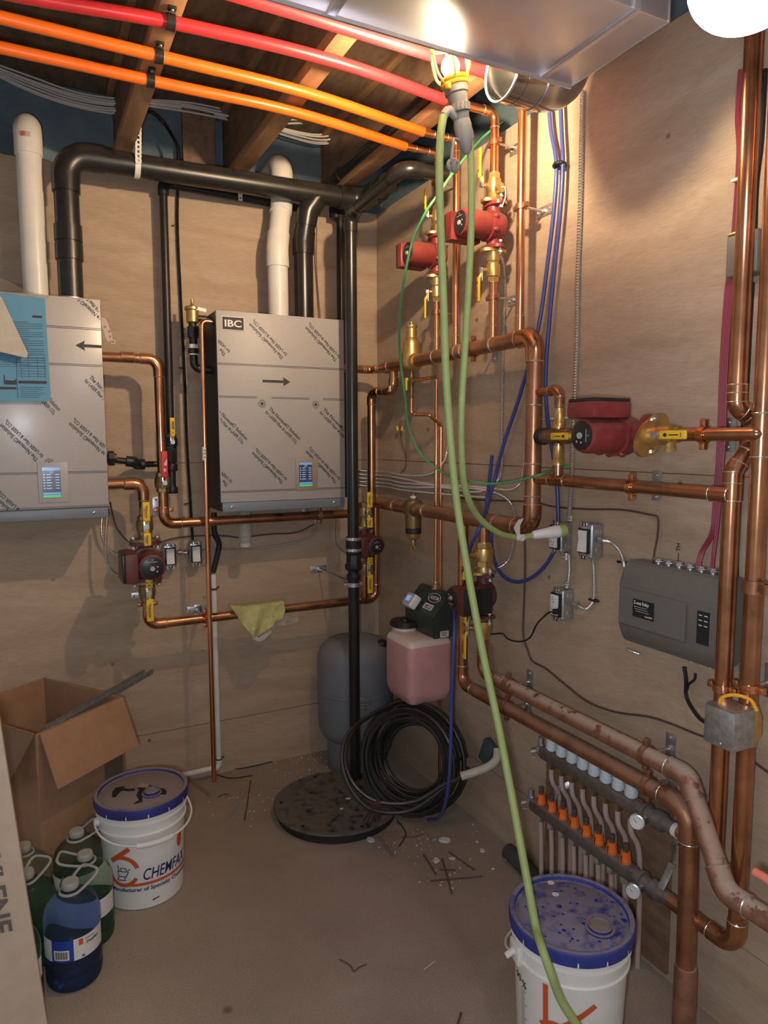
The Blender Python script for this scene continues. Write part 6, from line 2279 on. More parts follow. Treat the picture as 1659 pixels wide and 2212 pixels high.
P_ = [(286, 1738), (300, 1727), (294, 1718), (300, 1706), (296, 1699), (305, 1693), (318, 1694), (329, 1697), (331, 1702), (342, 1703), (353, 1702), (361, 1710), (358, 1717), (350, 1716), (340, 1709), (328, 1707), (315, 1712), (307, 1722), (308, 1732)]
poly(bm, [onlid(*q) for q in P_])
P_ = [(242, 1722), (243, 1709), (250, 1701), (262, 1699), (270, 1697), (266, 1701), (278, 1704), (290, 1703), (293, 1708), (278, 1709), (263, 1708), (255, 1715), (250, 1722)]
poly(bm, [onlid(*q) for q in P_])
obj('wet_patch', bm, 'ink_black', ld, smooth=False)
bm = B()
sp = onlid(328, 1714, 0.36)
lathe(bm, (sp.x, sp.y, 0.359), (0, 0, 1), [(0, 0.033), (0.004, 0.033), (0.005, 0.027), (0.014, 0.026), (0.016, 0.023), (0.012, 0.021), (0.012, 0.0)], 28)
obj('spout_cap', bm, 'lid_dust_brown', ld)
bm = B()
p = onlid(308, 1700, 0.366)
prism(bm, [p + V(q) for q in ((-0.018, 0.006, 0), (0.014, -0.016, 0), (0.022, -0.008, 0.006), (-0.006, 0.014, 0.008))], (0, 0, 0.0025))
tag(obj('wood_chip', bm, 'stick'), 'small wood chip lying on the left pail lid', 'chip')
# wire handle hanging in front
t0 = [o for o in COL.objects if o.name == t.name][0]
a0 = facing(BL)
hp = []
for i in range(25):
    s_ = -1 + 2 * i / 24
    a = a0 + 0.28 + s_ * 1.62
    r = 0.152 + 0.016 * (1 - s_ * s_) + 0.006
    hp.append(V((BL[0] + cos(a) * r, BL[1] + sin(a) * r, 0.288 - 0.036 * (1 - abs(s_) ** 2.6))))
bm = B()
tube(bm, hp, 0.0036, 8)
for p in (hp[0], hp[-1]):
    d = V((p.x - BL[0], p.y - BL[1], 0)).normalized()
    lathe(bm, p - d * 0.014, d, [(0, 0.016), (0.014, 0.014), (0.016, 0.010)], 16)
obj('handle_wire', bm, 'bucket_white', t)
bm = B()
P = resample(hp[9:15], 0.005)
tube(bm, P, [0.0098 if i % 2 else 0.0090 for i in range(len(P))], 10)
obj('hand_grip', bm, 'bucket_white', t)

BR = (-0.405, -1.905)
t, bd, ld, H = bucket('white pail with a dusty blue lid under the manifold, green cord lying over it', BR, 'lid_blue_dusty', True, rot=0.05)
a0 = facing(BR)
wf = cylwarp(BR, a0 - 0.06, 0.145)
bm = B()
strip(bm, wf, dens((-0.045, -0.09), (-0.046, 0.112)), 0.013)
strip(bm, wf, dens((-0.036, -0.012), (0.070, 0.078)), 0.014)
arc = [(-0.02 + 0.05 * cos(radians(a)), -0.035 + 0.05 * sin(radians(a))) for a in range(140, -70, -8)]
strip(bm, wf, arc, 0.013)
obj('logo_stroke', bm, 'ink_orange', bd, smooth=False)
bm = B()
wf2 = cylwarp(BR, a0 - 0.92, 0.05)
text(bm, '%', (0, 0, 0), X_, Z_, 0.018, bold=True, warp=lambda x, y: wf2(x - 0.004, y + 0.150))
text(bm, '90', (0, 0, 0), X_, Z_, 0.018, bold=True, warp=lambda x, y: wf2(x - 0.034, y + 0.155))
for k in range(20):
    strip(bm, wf2, dens((-0.01, 0.142 - 0.0075 * k), (0.006 if k % 5 else 0.014, 0.142 - 0.0075 * k), 3), 0.0014)
obj('volume_scale', bm, 'ink_grey', bd, smooth=False)
bm = B()
sp = PF(1296, 2006, 0.36)
lathe(bm, (sp.x, sp.y, 0.359), (0, 0, 1), [(0, 0.036), (0.004, 0.036), (0.005, 0.030), (0.011, 0.029), (0.013, 0.026), (0.010, 0.023), (0.010, 0.012), (0.012, 0.0)], 28)
obj('spout_cap', bm, 'lid_dust_brown', ld)
bm = B()
random.seed(11)
for k in range(46):
    a, r = random.uniform(0, 2 * pi), 0.132 * math.sqrt(random.random())
    s_ = random.uniform(0.0015, 0.0045) if k > 7 else random.uniform(0.005, 0.009)
    o = V((BR[0] + cos(a) * r, BR[1] + sin(a) * r, 0.3601))
    poly(bm, [o + V((cos(2 * pi * j / 9) * s_ * random.uniform(0.7, 1.2), sin(2 * pi * j / 9) * s_ * random.uniform(0.7, 1.2), 0)) for j in range(9)])
tag(obj('water_spots', bm, 'lid_blue', ld, smooth=False), kind='stuff')
bm = B()
for px, py in ((1190, 1907), (1200, 1932)):
    p = PF(px, py, 0.3605)
    poly(bm, [p + V((0.010 * cos(2 * pi * j / 12), 0.009 * sin(2 * pi * j / 12), 0.0004)) for j in range(12)])
obj('dried_drip', bm, 'label_white', ld, smooth=False)
hp = []
for i in range(15):
    s_ = -1 + 2 * i / 14
    a = a0 + pi + 0.5 + s_ * 1.62
    r = 0.152 + 0.012 * (1 - s_ * s_) + 0.006
    hp.append(V((BR[0] + cos(a) * r, BR[1] + sin(a) * r, 0.288 - 0.06 * (1 - abs(s_) ** 2.6))))
bm = B()
tube(bm, smooth(hp, 2), 0.0034, 8)
obj('handle_wire', bm, 'bucket_white', t)
bm = B()
d = V((cos(a0 - 1.05), sin(a0 - 1.05), 0))
s_ = V((-d.y, d.x, 0))
o = V((BR[0], BR[1], 0.285)) + d * 0.150
box(bm, o + d * 0.014, (0.034, 0.014, 0.010), Matrix((d, s_, Z_)).transposed() @ Matrix.Rotation(0.5, 3, 'Y'), 0.002)
box(bm, o, (0.016, 0.05, 0.05), Matrix((d, s_, Z_)).transposed(), 0.004)
obj('handle_ear', bm, 'bucket_white', t)

# ================================================================== CARDBOARD BOX
t = thing('cardboard_box', 'tall open brown cardboard box in the left back corner with one flap hanging out', 'box', (-1.62, -0.28, 0))
ZC = 0.60
FLA, FLB = 0.070, 0.178
A_ = V((-1.612, -0.666, 0))
Rr = V((-1.315, -0.426, 0))
Bk = V((-1.573, -0.045, 0))
Lb = A_ + Bk - Rr


def wall_panel(bm, p, q, z0, z1, th, mi=0):
    d = (q - p).normalized()
    n_ = V((-d.y, d.x, 0)) * th
    prism(bm, [p + Z_ * z0, q + Z_ * z0, q + Z_ * z1, p + Z_ * z1], n_, mi)


bm = B()
prof_pts = [A_, Rr, Bk, Lb]
for p, q in zip(prof_pts, prof_pts[1:] + prof_pts[:1]):
    wall_panel(bm, p, q, 0.002, ZC, 0.005)
prism(bm, [p + Z_ * 0.003 for p in prof_pts], (0, 0, 0.005))
obj('carton_walls', bm, 'cardboard', t, smooth=False)
ar = (Rr - A_).normalized()
al = (Lb - A_).normalized()
dn = V((ar.y, -ar.x, 0))
dl = V((-al.y, al.x, 0))
if dl.dot(A_ - Rr) < 0:
    dl = -dl
e0_, e1_ = A_ + Z_ * ZC + dn * 0.003, Rr + Z_ * ZC + dn * 0.003
bm = B()
w0 = e0_ + dn * FLA - Z_ * FLB + ar * 0.012
w1 = e1_ + dn * FLA - Z_ * FLB + ar * 0.0
prism(bm, [e0_ + ar * 0.012, e1_, w1, w0], dn * 0.005)
obj('front_flap', bm, 'cardboard', t, smooth=False)
bm = B()
e0l, e1l = A_ + Z_ * ZC + dl * 0.003, Lb + Z_ * ZC + dl * 0.003
prism(bm, [e0l, e1l, e1l + dl * 0.10 - Z_ * 0.17, e0l + dl * 0.10 - Z_ * 0.17 + al * 0.03], dl * 0.005)
obj('side_flap', bm, 'cardboard_inside', t, smooth=False)
bm = B()
box(bm, A_ + (Rr - A_) * 0.86 + Z_ * 0.30 + dn * 0.0015, (0.09, 0.003, 0.58), Matrix.Rotation(math.atan2(ar.y, ar.x), 3, 'Z'))
obj('dark_tape', bm, 'tape_brown', t, smooth=False)
# grey metal channel sticking out of the box
bm = B()
g0 = PF(72, 1600, 0.52)
g0 = A_ + (Bk - A_) * 0.06 + (Rr - A_) * 0.08 + Z_ * (ZC - 0.025)
gE = PB(322, 1455, 0.20)
gd_ = (gE - g0)
u_ = gd_.normalized()
s_ = u_.cross(Z_).normalized()
n2_ = s_.cross(u_)
for (o, wv_) in ((V((0, 0, 0)), (0.002, 0.034)),):
    M3 = Matrix((u_, s_, n2_)).transposed()
    cen = (g0 + gE) / 2
    box(bm, cen, (gd_.length, 0.034, 0.002), M3)
    box(bm, cen + s_ * 0.017 + n2_ * 0.010, (gd_.length, 0.002, 0.020), M3)
    box(bm, cen - s_ * 0.017 + n2_ * 0.010, (gd_.length * 0.97, 0.002, 0.020), M3)
tag(obj('metal_channel', bm, 'galvanised', smooth=False), 'grey metal channel strip sticking out of the open cardboard box', 'strip')

# pale carton at the left edge
bm = B()
t = thing('carton_sheet', 'pale cardboard carton at the left edge with dark capitals running down it', 'carton', (-1.72, -1.25, 0))
b0 = PB(104, 2235, 1.235)
b1 = PB(0, 1562, 1.235)
dv_ = (b1 - b0)
tl_ = b0 + dv_ * 1.04
bo = V((b0.x, b0.y, 0.002))
left = V((-0.36, -0.04, 0.05))
prism(bm, [bo, tl_, tl_ + left, bo + left * 1.0 - Z_ * left.z], (0.0, 0.035, 0.0))
obj('panel', bm, 'cardboard_pale', t, smooth=False)
bm = B()
rr1 = (bo - tl_).normalized()
nn = (left.normalized()).cross(rr1)
uu = -left.normalized()
fo_ = PB(14, 1925, 1.235)
pf_ = V((fo_.x - 0.002, fo_.y - 0.0025, fo_.z))
text(bm, 'PROPYLENE.', pf_ + rr1 * -0.30 + uu * -0.042, rr1, uu, 0.045, width=0.42, bold=True)
for v in bm.verts:
    tpar = (v.co - bo).dot(left) / left.length_squared
    v.co.y = bo.y + (tl_.y - bo.y) * (v.co.z / max(tl_.z, 0.1)) + left.y * tpar - 0.0012
obj('carton_lettering', bm, 'ink_faded', t, smooth=False)

# ================================================================== JUGS
JP = [(0, 0.062), (0.004, 0.072), (0.012, 0.0765), (0.04, 0.0775), (0.043, 0.0755), (0.049, 0.0755), (0.052, 0.0775), (0.085, 0.0775), (0.088, 0.0755), (0.094, 0.0755), (0.097, 0.0765), (0.165, 0.0765), (0.168, 0.078), (0.205, 0.077), (0.232, 0.069), (0.252, 0.053), (0.266, 0.034), (0.274, 0.023), (0.285, 0.0195)]


def jug(label, x, y, mat, fluid, lev, band, ha, lab=True, sc=1.0):
    t = thing('plastic_jug', label, 'jug', (x, y, 0), group='plastic jugs by the pale carton')
    bm = B()
    lathe(bm, (x, y, 0.001), (0, 0, 1), JP, 36)
    obj('jug_body', bm, mat, t)
    bm = B()
    fp_ = [(0.004, 0.066)] + [(z, r - 0.003) for z, r in JP[2:] if z < lev]
    fp_.append((lev, fp_[-1][1]))
    lathe(bm, (x, y, 0.001), (0, 0, 1), fp_, 36)
    obj('fluid', bm, fluid, t)
    bm = B()
    lathe(bm, (x, y, 0.279), (0, 0, 1), [(0, 0.0225), (0.003, 0.0235), (0.016, 0.0235), (0.021, 0.021), (0.021, 0.0)], 24)
    obj('cap', bm, 'jug_cap', t)
    bm = B()
    d = V((cos(ha), sin(ha), 0))
    s_ = V((-d.y, d.x, 0))
    up = 0.42
    pts = []
    for i in range(13):
        a = pi * (0.5 + i / 12)
        pts.append(V((x, y, 0.270)) + d * cos(a) * 0.029 + s_ * sin(a) * 0.029)
    e = V((x, y, 0.270))
    out = [(0.03, -0.031, 0.006), (0.062, -0.034, 0.018), (0.076, -0.026, 0.026), (0.078, 0.0, 0.028), (0.076, 0.026, 0.026), (0.062, 0.034, 0.018), (0.03, 0.031, 0.006)]
    q = [e + d * a + s_ * b_ + Z_ * c_ for a, b_, c_ in out]
    loop = pts + q
    tube(bm, smooth(loop + [loop[0]], 3), 0.0042, 7)
    obj('carry_ring', bm, 'jug_cap', t)
    if lab:
        fa = facing((x, y))
        bm = B()

        def wfl(X, Y):
            a = fa + X / 0.078
            return V((x + cos(a) * 0.0774, y + sin(a) * 0.0774, 0.1 + Y))
        n = 20
        for i in range(n):
            x0_, x1_ = -0.105 + 0.21 * i / n, -0.105 + 0.21 * (i + 1) / n
            mi_ = 1 if band[0] <= (x0_ + x1_) / 2 <= band[1] else 0
            poly(bm, [wfl(x0_, 0.002), wfl(x1_, 0.002), wfl(x1_, 0.066), wfl(x0_, 0.066)], mi_)
        lb = obj('label', bm, ['label_white', band[2]], t)
        for f_ in lb.data.polygons:
            f_.use_smooth = True

        def wf3(X, Y):
            p = wfl(X, Y)
            k = V((p.x - x, p.y - y, 0)).normalized() * 0.0005
            return p + k
        t.scale = (1, 1, sc)
        return t, lb, wf3
    t.scale = (1, 1, sc)
    return t, None, None


t, lb, wf3 = jug('blue plastic jug with a white and blue label, in front of the green jugs', -1.540, -1.062, 'jug_blue', 'fluid_blue', 0.075, (-0.064, 0.004, 'label_blue'), facing((-1.54, -1.062)) + pi - 0.85)
bm = B()
for i in range(6):
    x0_, x1_ = -0.056 + 0.044 * i / 6, -0.056 + 0.044 * (i + 1) / 6
    poly(bm, [wf3(x0_, 0.008), wf3(x1_, 0.008), wf3(x1_, 0.038), wf3(x0_, 0.038)])
obj('barcode_patch', bm, 'label_white', lb, smooth=False)
wf4 = wf3


def wf3(X, Y):
    p = wf4(X, Y)
    return p + V((p.x + 1.54, p.y + 1.062, 0)).normalized() * 0.0004


bm = B()
for i in range(16):
    x0_ = -0.052 + i * 0.0023
    wd_ = 0.0016 if i % 3 else 0.0008
    poly(bm, [wf3(x0_, 0.012), wf3(x0_ + wd_, 0.012), wf3(x0_ + wd_, 0.034), wf3(x0_, 0.034)])
text(bm, 'Distilled', (0, 0, 0), X_, Z_, 0.0085, bold=True, warp=lambda a, b_: wf3(a + 0.036, b_ + 0.040))
text(bm, '4L', (0, 0, 0), X_, Z_, 0.008, bold=True, warp=lambda a, b_: wf3(a + 0.020, b_ + 0.006))
text(bm, 'Selection', (0, 0, 0), X_, Z_, 0.0055, warp=lambda a, b_: wf3(a + 0.032, b_ + 0.054))
obj('label_print', bm, 'ink_grey', lb, smooth=False)
bm = B()
poly(bm, [wf3(0.014, 0.044), wf3(0.026, 0.044), wf3(0.026, 0.062), wf3(0.014, 0.062)])
obj('red_mark', bm, 'ink_orange', lb, smooth=False)
greens = [(-1.505, -0.752, 'green plastic jug touching the pail, farthest back of the jugs', 0.4, True),
          (-1.490, -0.905, 'green plastic jug directly behind the blue jug, beside the pail', 2.9, True),
          (-1.664, -0.765, 'green plastic jug at the back left against the cardboard box', 3.2, False),
          (-1.656, -0.925, 'green plastic jug in the middle of the left row, handle tilted', 0.9, False),
          (-1.700, -1.130, 'green plastic jug half hidden behind the pale carton, green label showing', 2.4, True)]
for gx_, gy_, lab_, ha_, l_ in greens:
    jug(lab_, gx_, gy_, 'jug_green', 'fluid_green', 0.135, (0.0 if gy_ > -1.1 else -0.02, 0.05, 'label_white' if gy_ > -1.1 else 'label_green'), ha_, lab=l_, sc=0.95)

# ================================================================== MANIFOLD
MD = 0.085
t = thing('heating_manifold', 'floor heating manifold with white caps and orange flow meters, low on the right wall', 'manifold', (-MD, PR(1270, 1740, MD).y, 0.2))
yu0, yu1 = PR(1174, 1612, MD).y, PR(1382, 1745, MD).y
zu_ = 0.523
yl0_, yl1_ = PR(1152, 1735, MD).y, PR(1374, 1885, MD).y
zl_ = 0.316
for y0, y1, z, nm in ((yu0, yu1, zu_, 'upper_bar'), (yl0_, yl1_, zl_, 'lower_bar')):
    bm = B()
    box(bm, (-MD, (y0 + y1) / 2, z), (0.040, abs(y1 - y0), 0.040), bev=0.006)
    obj(nm, bm, 'manifold_steel', t)
for k in range(8):
    f_ = (k + 0.5) / 8
    y = yu0 + (yu1 - yu0) * (0.04 + 0.94 * f_)
    bm = B()
    lathe(bm, (-MD, y, zu_ + 0.018), (0, 0, 1), [(0, 0.012), (0.006, 0.012), (0.007, 0.0185), (0.012, 0.0195), (0.020, 0.0195), (0.021, 0.0175), (0.052, 0.0165), (0.054, 0.012)], 22)
    obj('white_cap', bm, 'cap_blue_white', t)
    bm = B()
    lathe(bm, (-MD, y, zu_ - 0.018), (0, 0, -1), [(0, 0.013), (0.010, 0.015), (0.024, 0.015), (0.026, 0.010)], 6)
    obj('compression_nut', bm, 'brass_dark', t)
    bm = B()
    tube(bm, smooth([V((-MD, y, zu_ - 0.04)), V((-MD + 0.006, y, zu_ - 0.09)), V((-0.05, y - 0.002, zl_ + 0.06)), V((-0.042, y - 0.004, zl_ - 0.06)), V((-0.04, y - 0.004, 0.0))], 5), 0.0085, 10)
    obj('floor_tube', bm, 'pex_clear', t)
    y = yl0_ + (yl1_ - yl0_) * (0.03 + 0.94 * f_)
    bm = B()
    lathe(bm, (-MD, y, zl_ + 0.018), (0, 0, 1), [(0, 0.0165), (0.002, 0.0175), (0.012, 0.0165), (0.013, 0.0158), (0.022, 0.0155), (0.023, 0.0145), (0.034, 0.0135), (0.036, 0.0135), (0.036, 0.0115)], 16)
    fm = obj('flow_meter', bm, 'flow_orange', t)
    bm = B()
    lathe(bm, (-MD, y, zl_ + 0.05), (0, 0, 1), [(0, 0.009), (0.020, 0.0085), (0.024, 0.009), (0.027, 0.008), (0.028, 0.003)], 14)
    obj('sight_glass', bm, 'flow_smoke', fm)
    bm = B()
    box(bm, (-MD - 0.0165, y, zl_ + 0.032), (0.002, 0.002, 0.024))
    obj('flow_slot', bm, 'ink_black', fm, smooth=False)
    bm = B()
    lathe(bm, (-MD, y, zl_ - 0.018), (0, 0, -1), [(0, 0.013), (0.010, 0.015), (0.024, 0.015), (0.026, 0.010)], 6)
    obj('compression_nut', bm, 'steel', t)
    bm = B()
    tube(bm, smooth([V((-MD, y, zl_ - 0.04)), V((-MD + 0.004, y, 0.2)), V((-MD + 0.01, y, 0.0))], 5), 0.0082, 10)
    obj('floor_tube', bm, 'pex_clear', t)
for y, s_ in ((yu0 - 0.045, 1), (yu1 + 0.03, -1)):
    bm = B()
    yy = yu0 - 0.07 if s_ == 1 else yu1 - 0.06
    for pth in ([V((-0.006, yy, zu_ - 0.03)), V((-0.006, yy, zu_ - 0.095)), V((-0.05, yy + 0.03 * s_, zu_ - 0.125)), V((-MD - 0.01, yy + 0.03 * s_, zl_ + 0.02))],):
        for a, b_ in zip(pth, pth[1:]):
            d = (b_ - a)
            u2 = d.normalized()
            s2 = u2.cross(V((1, 0, 0.2))).normalized()
            box(bm, (a + b_) / 2, (d.length, 0.022, 0.003), Matrix((u2, s2, u2.cross(s2))).transposed(), 0.001)
    obj('bracket', bm, 'galvanised', t)
for y, z in ((yu0, zu_), (yl0_, zl_)):
    bm = B()
    lathe(bm, (-MD, y, z), (0, 1, 0), [(0, 0.022), (0.012, 0.022), (0.014, 0.016), (0.024, 0.014)], 8)
    cyl(bm, (-MD, y + 0.012, z), (-MD, y + 0.012, z + 0.045), 0.010, n=10)
    torus(bm, (-MD - 0.012, y + 0.03, z - 0.018), (0.6, 0.5, 0), 0.014, 0.0025, 16, 6)
    lathe(bm, (-MD - 0.004, y + 0.028, z - 0.008), (-0.4, 0.6, -0.3), [(0, 0.009), (0.018, 0.011), (0.02, 0.008)], 10)
    obj('drain_end', bm, 'steel', t)
for y, z, gp in ((yu1, zu_, (1393, 1745)), (yl1_, zl_, (1378, 1903))):
    bm = B()
    lathe(bm, (-MD, y, z), (0, -1, 0), [(0, 0.022), (0.02, 0.024), (0.022, 0.03), (0.03, 0.03), (0.032, 0.022), (0.055, 0.022), (0.06, 0.028), (0.085, 0.028), (0.09, 0.02), (0.12, 0.02)], 10)
    obj('union_valve', bm, 'manifold_steel', t)
    bm = B()
    lathe(bm, (-MD, y - 0.118, z), (0, -1, 0), [(0, 0.019), (0.016, 0.019)], 18)
    obj('thread_tape', bm, 'white_plastic', t)
    bm = B()
    gpos = V((-MD - 0.045, y - 0.035, z - 0.006))
    dr = V((-0.85, -0.5, 0.1)).normalized()
    cyl(bm, V((-MD, y - 0.035, z)), gpos, 0.009, n=10)
    lathe(bm, gpos, dr, [(0, 0.018), (0.004, 0.022), (0.014, 0.022), (0.016, 0.019)], 22)
    gg = obj('gauge', bm, 'steel', t)
    bm = B()
    lathe(bm, gpos + dr * 0.0155, dr, [(0, 0.0185), (0.001, 0.0185)], 22)
    obj('gauge_dial', bm, 'gauge_white', gg)
    bm = B()
    s2 = dr.cross(Z_).normalized()
    o = gpos + dr * 0.0175
    poly(bm, [o - s2 * 0.001, o + s2 * 0.001, o + s2 * 0.009 + Z_ * 0.009, o + s2 * 0.008 + Z_ * 0.0095])
    for k in range(9):
        a = pi * (-0.2 + 1.4 * k / 8)
        p = o + s2 * cos(a) * 0.015 + Z_ * sin(a) * 0.015
        box(bm, p, (0.0012, 0.0012, 0.0012))
    obj('gauge_needle', bm, 'ink_black', gg, smooth=False)
pipe('short copper pipe from the upper manifold bar to the vertical copper pipe', [V((-MD, yu1 - 0.115, zu_)), V((-MD, yend + 0.0, zu_ + 0.002))], 0.0165, 'copper_dusty', elbow=None)
pipe('short copper pipe from the lower manifold bar passing behind the vertical pipe', [V((-MD, yl1_ - 0.115, zl_)), V((-AD, PR(1480, 1975, AD).y - 0.0, PR(1480, 1975, AD).z))], 0.0165, 'copper_dusty', elbow=None)
# backing board and grey pipe insulation beside it
bm = B()
yb0_, yb1_ = PR(1165, 1760, 0.012).y, PR(1395, 1860, 0.012).y
box(bm, (-0.006, (yu0 + yu1) / 2 + 0.01, 0.27), (0.012, abs(yu1 - yu0) + 0.12, 0.50), bev=0.001)
tag(obj('backing_board', bm, 'osb', smooth=False), 'thin dark board on the wall behind the manifold tubes', 'board')
bm = B()
a, b_ = PF(1098, 1838, 0.03), PF(1165, 1905, 0.03)
cyl(bm, a, b_ + (b_ - a) * 0.6, 0.029, n=18)
tag(obj('foam_tube', bm, 'insulation_grey'), 'dark grey foam pipe insulation on the floor behind the right pail', 'insulation')

# ================================================================== RAG AND BAG
bm = B()
top = [PB(498, 1309, LD + rc + 0.004), PB(530, 1310, LD + rc + 0.004), PB(570, 1305, LD + rc + 0.004), PB(614, 1300, LD + rc + 0.004)]
bot = [PB(502, 1318, LD + rc + 0.008), PB(538, 1365, LD + rc + 0.014), PB(557, 1378, LD + rc + 0.016), PB(592, 1345, LD + rc + 0.012)]
nI, nJ = 26, 14


def lerp(L, f):
    f *= len(L) - 1
    i = min(int(f), len(L) - 2)
    return L[i].lerp(L[i + 1], f - i)


random.seed(3)
gr = []
for j in range(nJ + 1):
    row = []
    for i in range(nI + 1):
        fi, fj = i / nI, j / nJ
        p = lerp(top, fi).lerp(lerp(bot, fi), fj)
        p.y -= 0.012 * sin(fi * 13 + fj * 2) * (0.3 + fj) + 0.004 * random.random()
        row.append(bm.verts.new(p))
    gr.append(row)
back = []
for i in range(nI + 1):
    p = lerp(top, i / nI).copy()
    row = [bm.verts.new(p + V((0, 0.022, 0.004)))]
    row.append(bm.verts.new(p + V((0, 0.045, -0.005))))
    row.append(bm.verts.new(p + V((0, 0.052, -0.05 - 0.02 * sin(i * 0.7)))))
    back.append(row)
for a, b_ in zip(gr, gr[1:]):
    for i in range(nI):
        bm.faces.new((a[i], a[i + 1], b_[i + 1], b_[i]))
for i in range(nI):
    c0 = [gr[0][i]] + back[i]
    c1 = [gr[0][i + 1]] + back[i + 1]
    for k in range(3):
        bm.faces.new((c0[k], c0[k + 1], c1[k + 1], c1[k]))
t = thing('cleaning_rag', 'yellow-green cleaning rag draped over the lower copper pipe', 'rag', PB(557, 1378, 0.2))
obj('rag_cloth', bm, 'rag_yellow', t)
bm = B()
fold = [PB(590, 1322, LD + rc + 0.02), PB(600, 1310, LD + rc + 0.018), PB(614, 1302, LD + rc + 0.012), PB(617, 1318, LD + rc + 0.022), PB(611, 1338, LD + rc + 0.024), PB(596, 1343, LD + rc + 0.022), PB(590, 1336, LD + rc + 0.022)]
prism(bm, fold, (0, 0.012, 0))
bmesh.ops.bevel(bm, geom=bm.edges[:], offset=0.004, segments=2, affect='EDGES')
obj('rag_fold', bm, 'rag_yellow', t)
bm = B()
pp = [PB(540, 1366, LD + 0.03), PB(560, 1378, LD + 0.03), PB(585, 1358, LD + 0.03), PB(588, 1366, LD + 0.028), PB(568, 1384, LD + 0.03), PB(556, 1386, LD + 0.03), PB(546, 1380, LD + 0.03)]
prism(bm, pp, (0, 0.006, 0))
obj('rag_underlayer', bm, 'cloth_beige', t)
bm = B()
random.seed(5)
gr = []
for j in range(8):
    row = []
    for i in range(9):
        fi, fj = i / 8, j / 7
        px = 592 + 52 * fi - 6 * fj * (1 - fi)
        py = 1322 + 36 * fj - 8 * fi * (1 - fj) - 10 * fj * fi * fi
        row.append(bm.verts.new(PB(px + random.uniform(-2, 2), py + random.uniform(-2, 2), LD + 0.01 + random.uniform(-0.012, 0.012))))
    gr.append(row)
for a, b_ in zip(gr, gr[1:]):
    for i in range(8):
        bm.faces.new((a[i], a[i + 1], b_[i + 1], b_[i]))
tag(obj('plastic_bag', bm, 'clear_film', smooth=False), 'crumpled clear plastic bag beside the yellow rag on the copper pipe', 'bag')

# ================================================================== WORK LAMP AND CORDS
LY = 1.56
bp_ = PB(973, 148, LY)
hb = PB(990, 240, LY)
ld_ = (bp_ - hb).normalized()
t = thing('work_light', 'lit work lamp in a yellow cage hanging below the duct', 'lamp', hb)
bm = B()
ell(bm, bp_ + Z_ * 0.004, (0.0235, 0.0235, 0.026), 24, 16)
obj('bulb', bm, 'bulb', t)
bm = B()
lathe(bm, bp_ - ld_ * 0.055, ld_, [(0, 0.013), (0.02, 0.014), (0.032, 0.016)], 20)
obj('bulb_base', bm, 'brass', t)
s1 = ld_.orthogonal().normalized()
s2 = ld_.cross(s1)
nk = PB(983, 183, LY)
bm = B()
for k in range(6):
    a = 2 * pi * k / 6 + 0.3
    d = s1 * cos(a) + s2 * sin(a)
    tube(bm, smooth([nk + d * 0.028, nk + d * 0.036 + ld_ * 0.011, nk + d * 0.049 + ld_ * 0.032, nk + d * 0.051 + ld_ * 0.078, nk + d * 0.042 + ld_ * 0.097], 5), 0.0036, 7)
torus(bm, nk + ld_ * 0.096, ld_, 0.043, 0.0033, 28, 6)
for q in (0, 0.012):
    torus(bm, nk + ld_ * q, ld_, 0.031, 0.006, 28, 8)
box(bm, nk + s1 * 0.04 - s2 * 0.01, (0.016, 0.016, 0.02), bev=0.004)
box(bm, nk - s1 * 0.036 + s2 * 0.012 - ld_ * 0.008, (0.014, 0.014, 0.018), bev=0.004)
obj('cage', bm, 'cage_yellow', t)
bm = B()
lathe(bm, nk - ld_ * 0.10, ld_, [(0, 0.018), (0.004, 0.021), (0.03, 0.022), (0.032, 0.027), (0.05, 0.026), (0.052, 0.024), (0.075, 0.027), (0.078, 0.031), (0.096, 0.031), (0.098, 0.026)], 24)
for k in range(16):
    a = 2 * pi * k / 16
    d = s1 * cos(a) + s2 * sin(a)
    box(bm, nk - ld_ * 0.058 + d * 0.0265, (0.003, 0.003, 0.016))
obj('socket_handle', bm, 'socket_grey', t)
bm = B()
c_l = PB(958, 250, LY)
c_r = PB(1012, 290, LY)
base = nk - ld_ * 0.10
tube(bm, smooth([base + ld_ * 0.02, PB(985, 252, LY), PB(970, 238, LY), PB(958, 250, LY)], 5), 0.0115, 10)
tube(bm, smooth([base + ld_ * 0.0, PB(1002, 262, LY), PB(1012, 282, LY), PB(1015, 300, LY)], 5), 0.0115, 10)
lathe(bm, base + ld_ * 0.02, -ld_, [(0, 0.02), (0.02, 0.024), (0.05, 0.022), (0.085, 0.012), (0.09, 0.006)], 16)
obj('cord_grip', bm, 'hook_grey', t)
bm = B()
tube(bm, [base - ld_ * 0.04, PB(980, 300, LY), PB(975, 345, LY)], [0.005, 0.005, 0.0045], 8)
hc = PB(979, 356, LY)
torus(bm, hc, V((-0.4, -0.8, 0.1)), 0.013, 0.006, 20, 8)
lathe(bm, hc - V((0, 0.0, 0.004)), V((0.5, -0.75, -0.2)), [(0, 0.015), (0.008, 0.018), (0.012, 0.014)], 14)
obj('hook', bm, 'hook_grey', t)
gr_ = 0.0105
cg = thing('extension_cord', 'thick pale green extension cord hanging from the work lamp to the floor and the outlet', 'cord', PF(1260, 2300, 0.0))
bm = B()
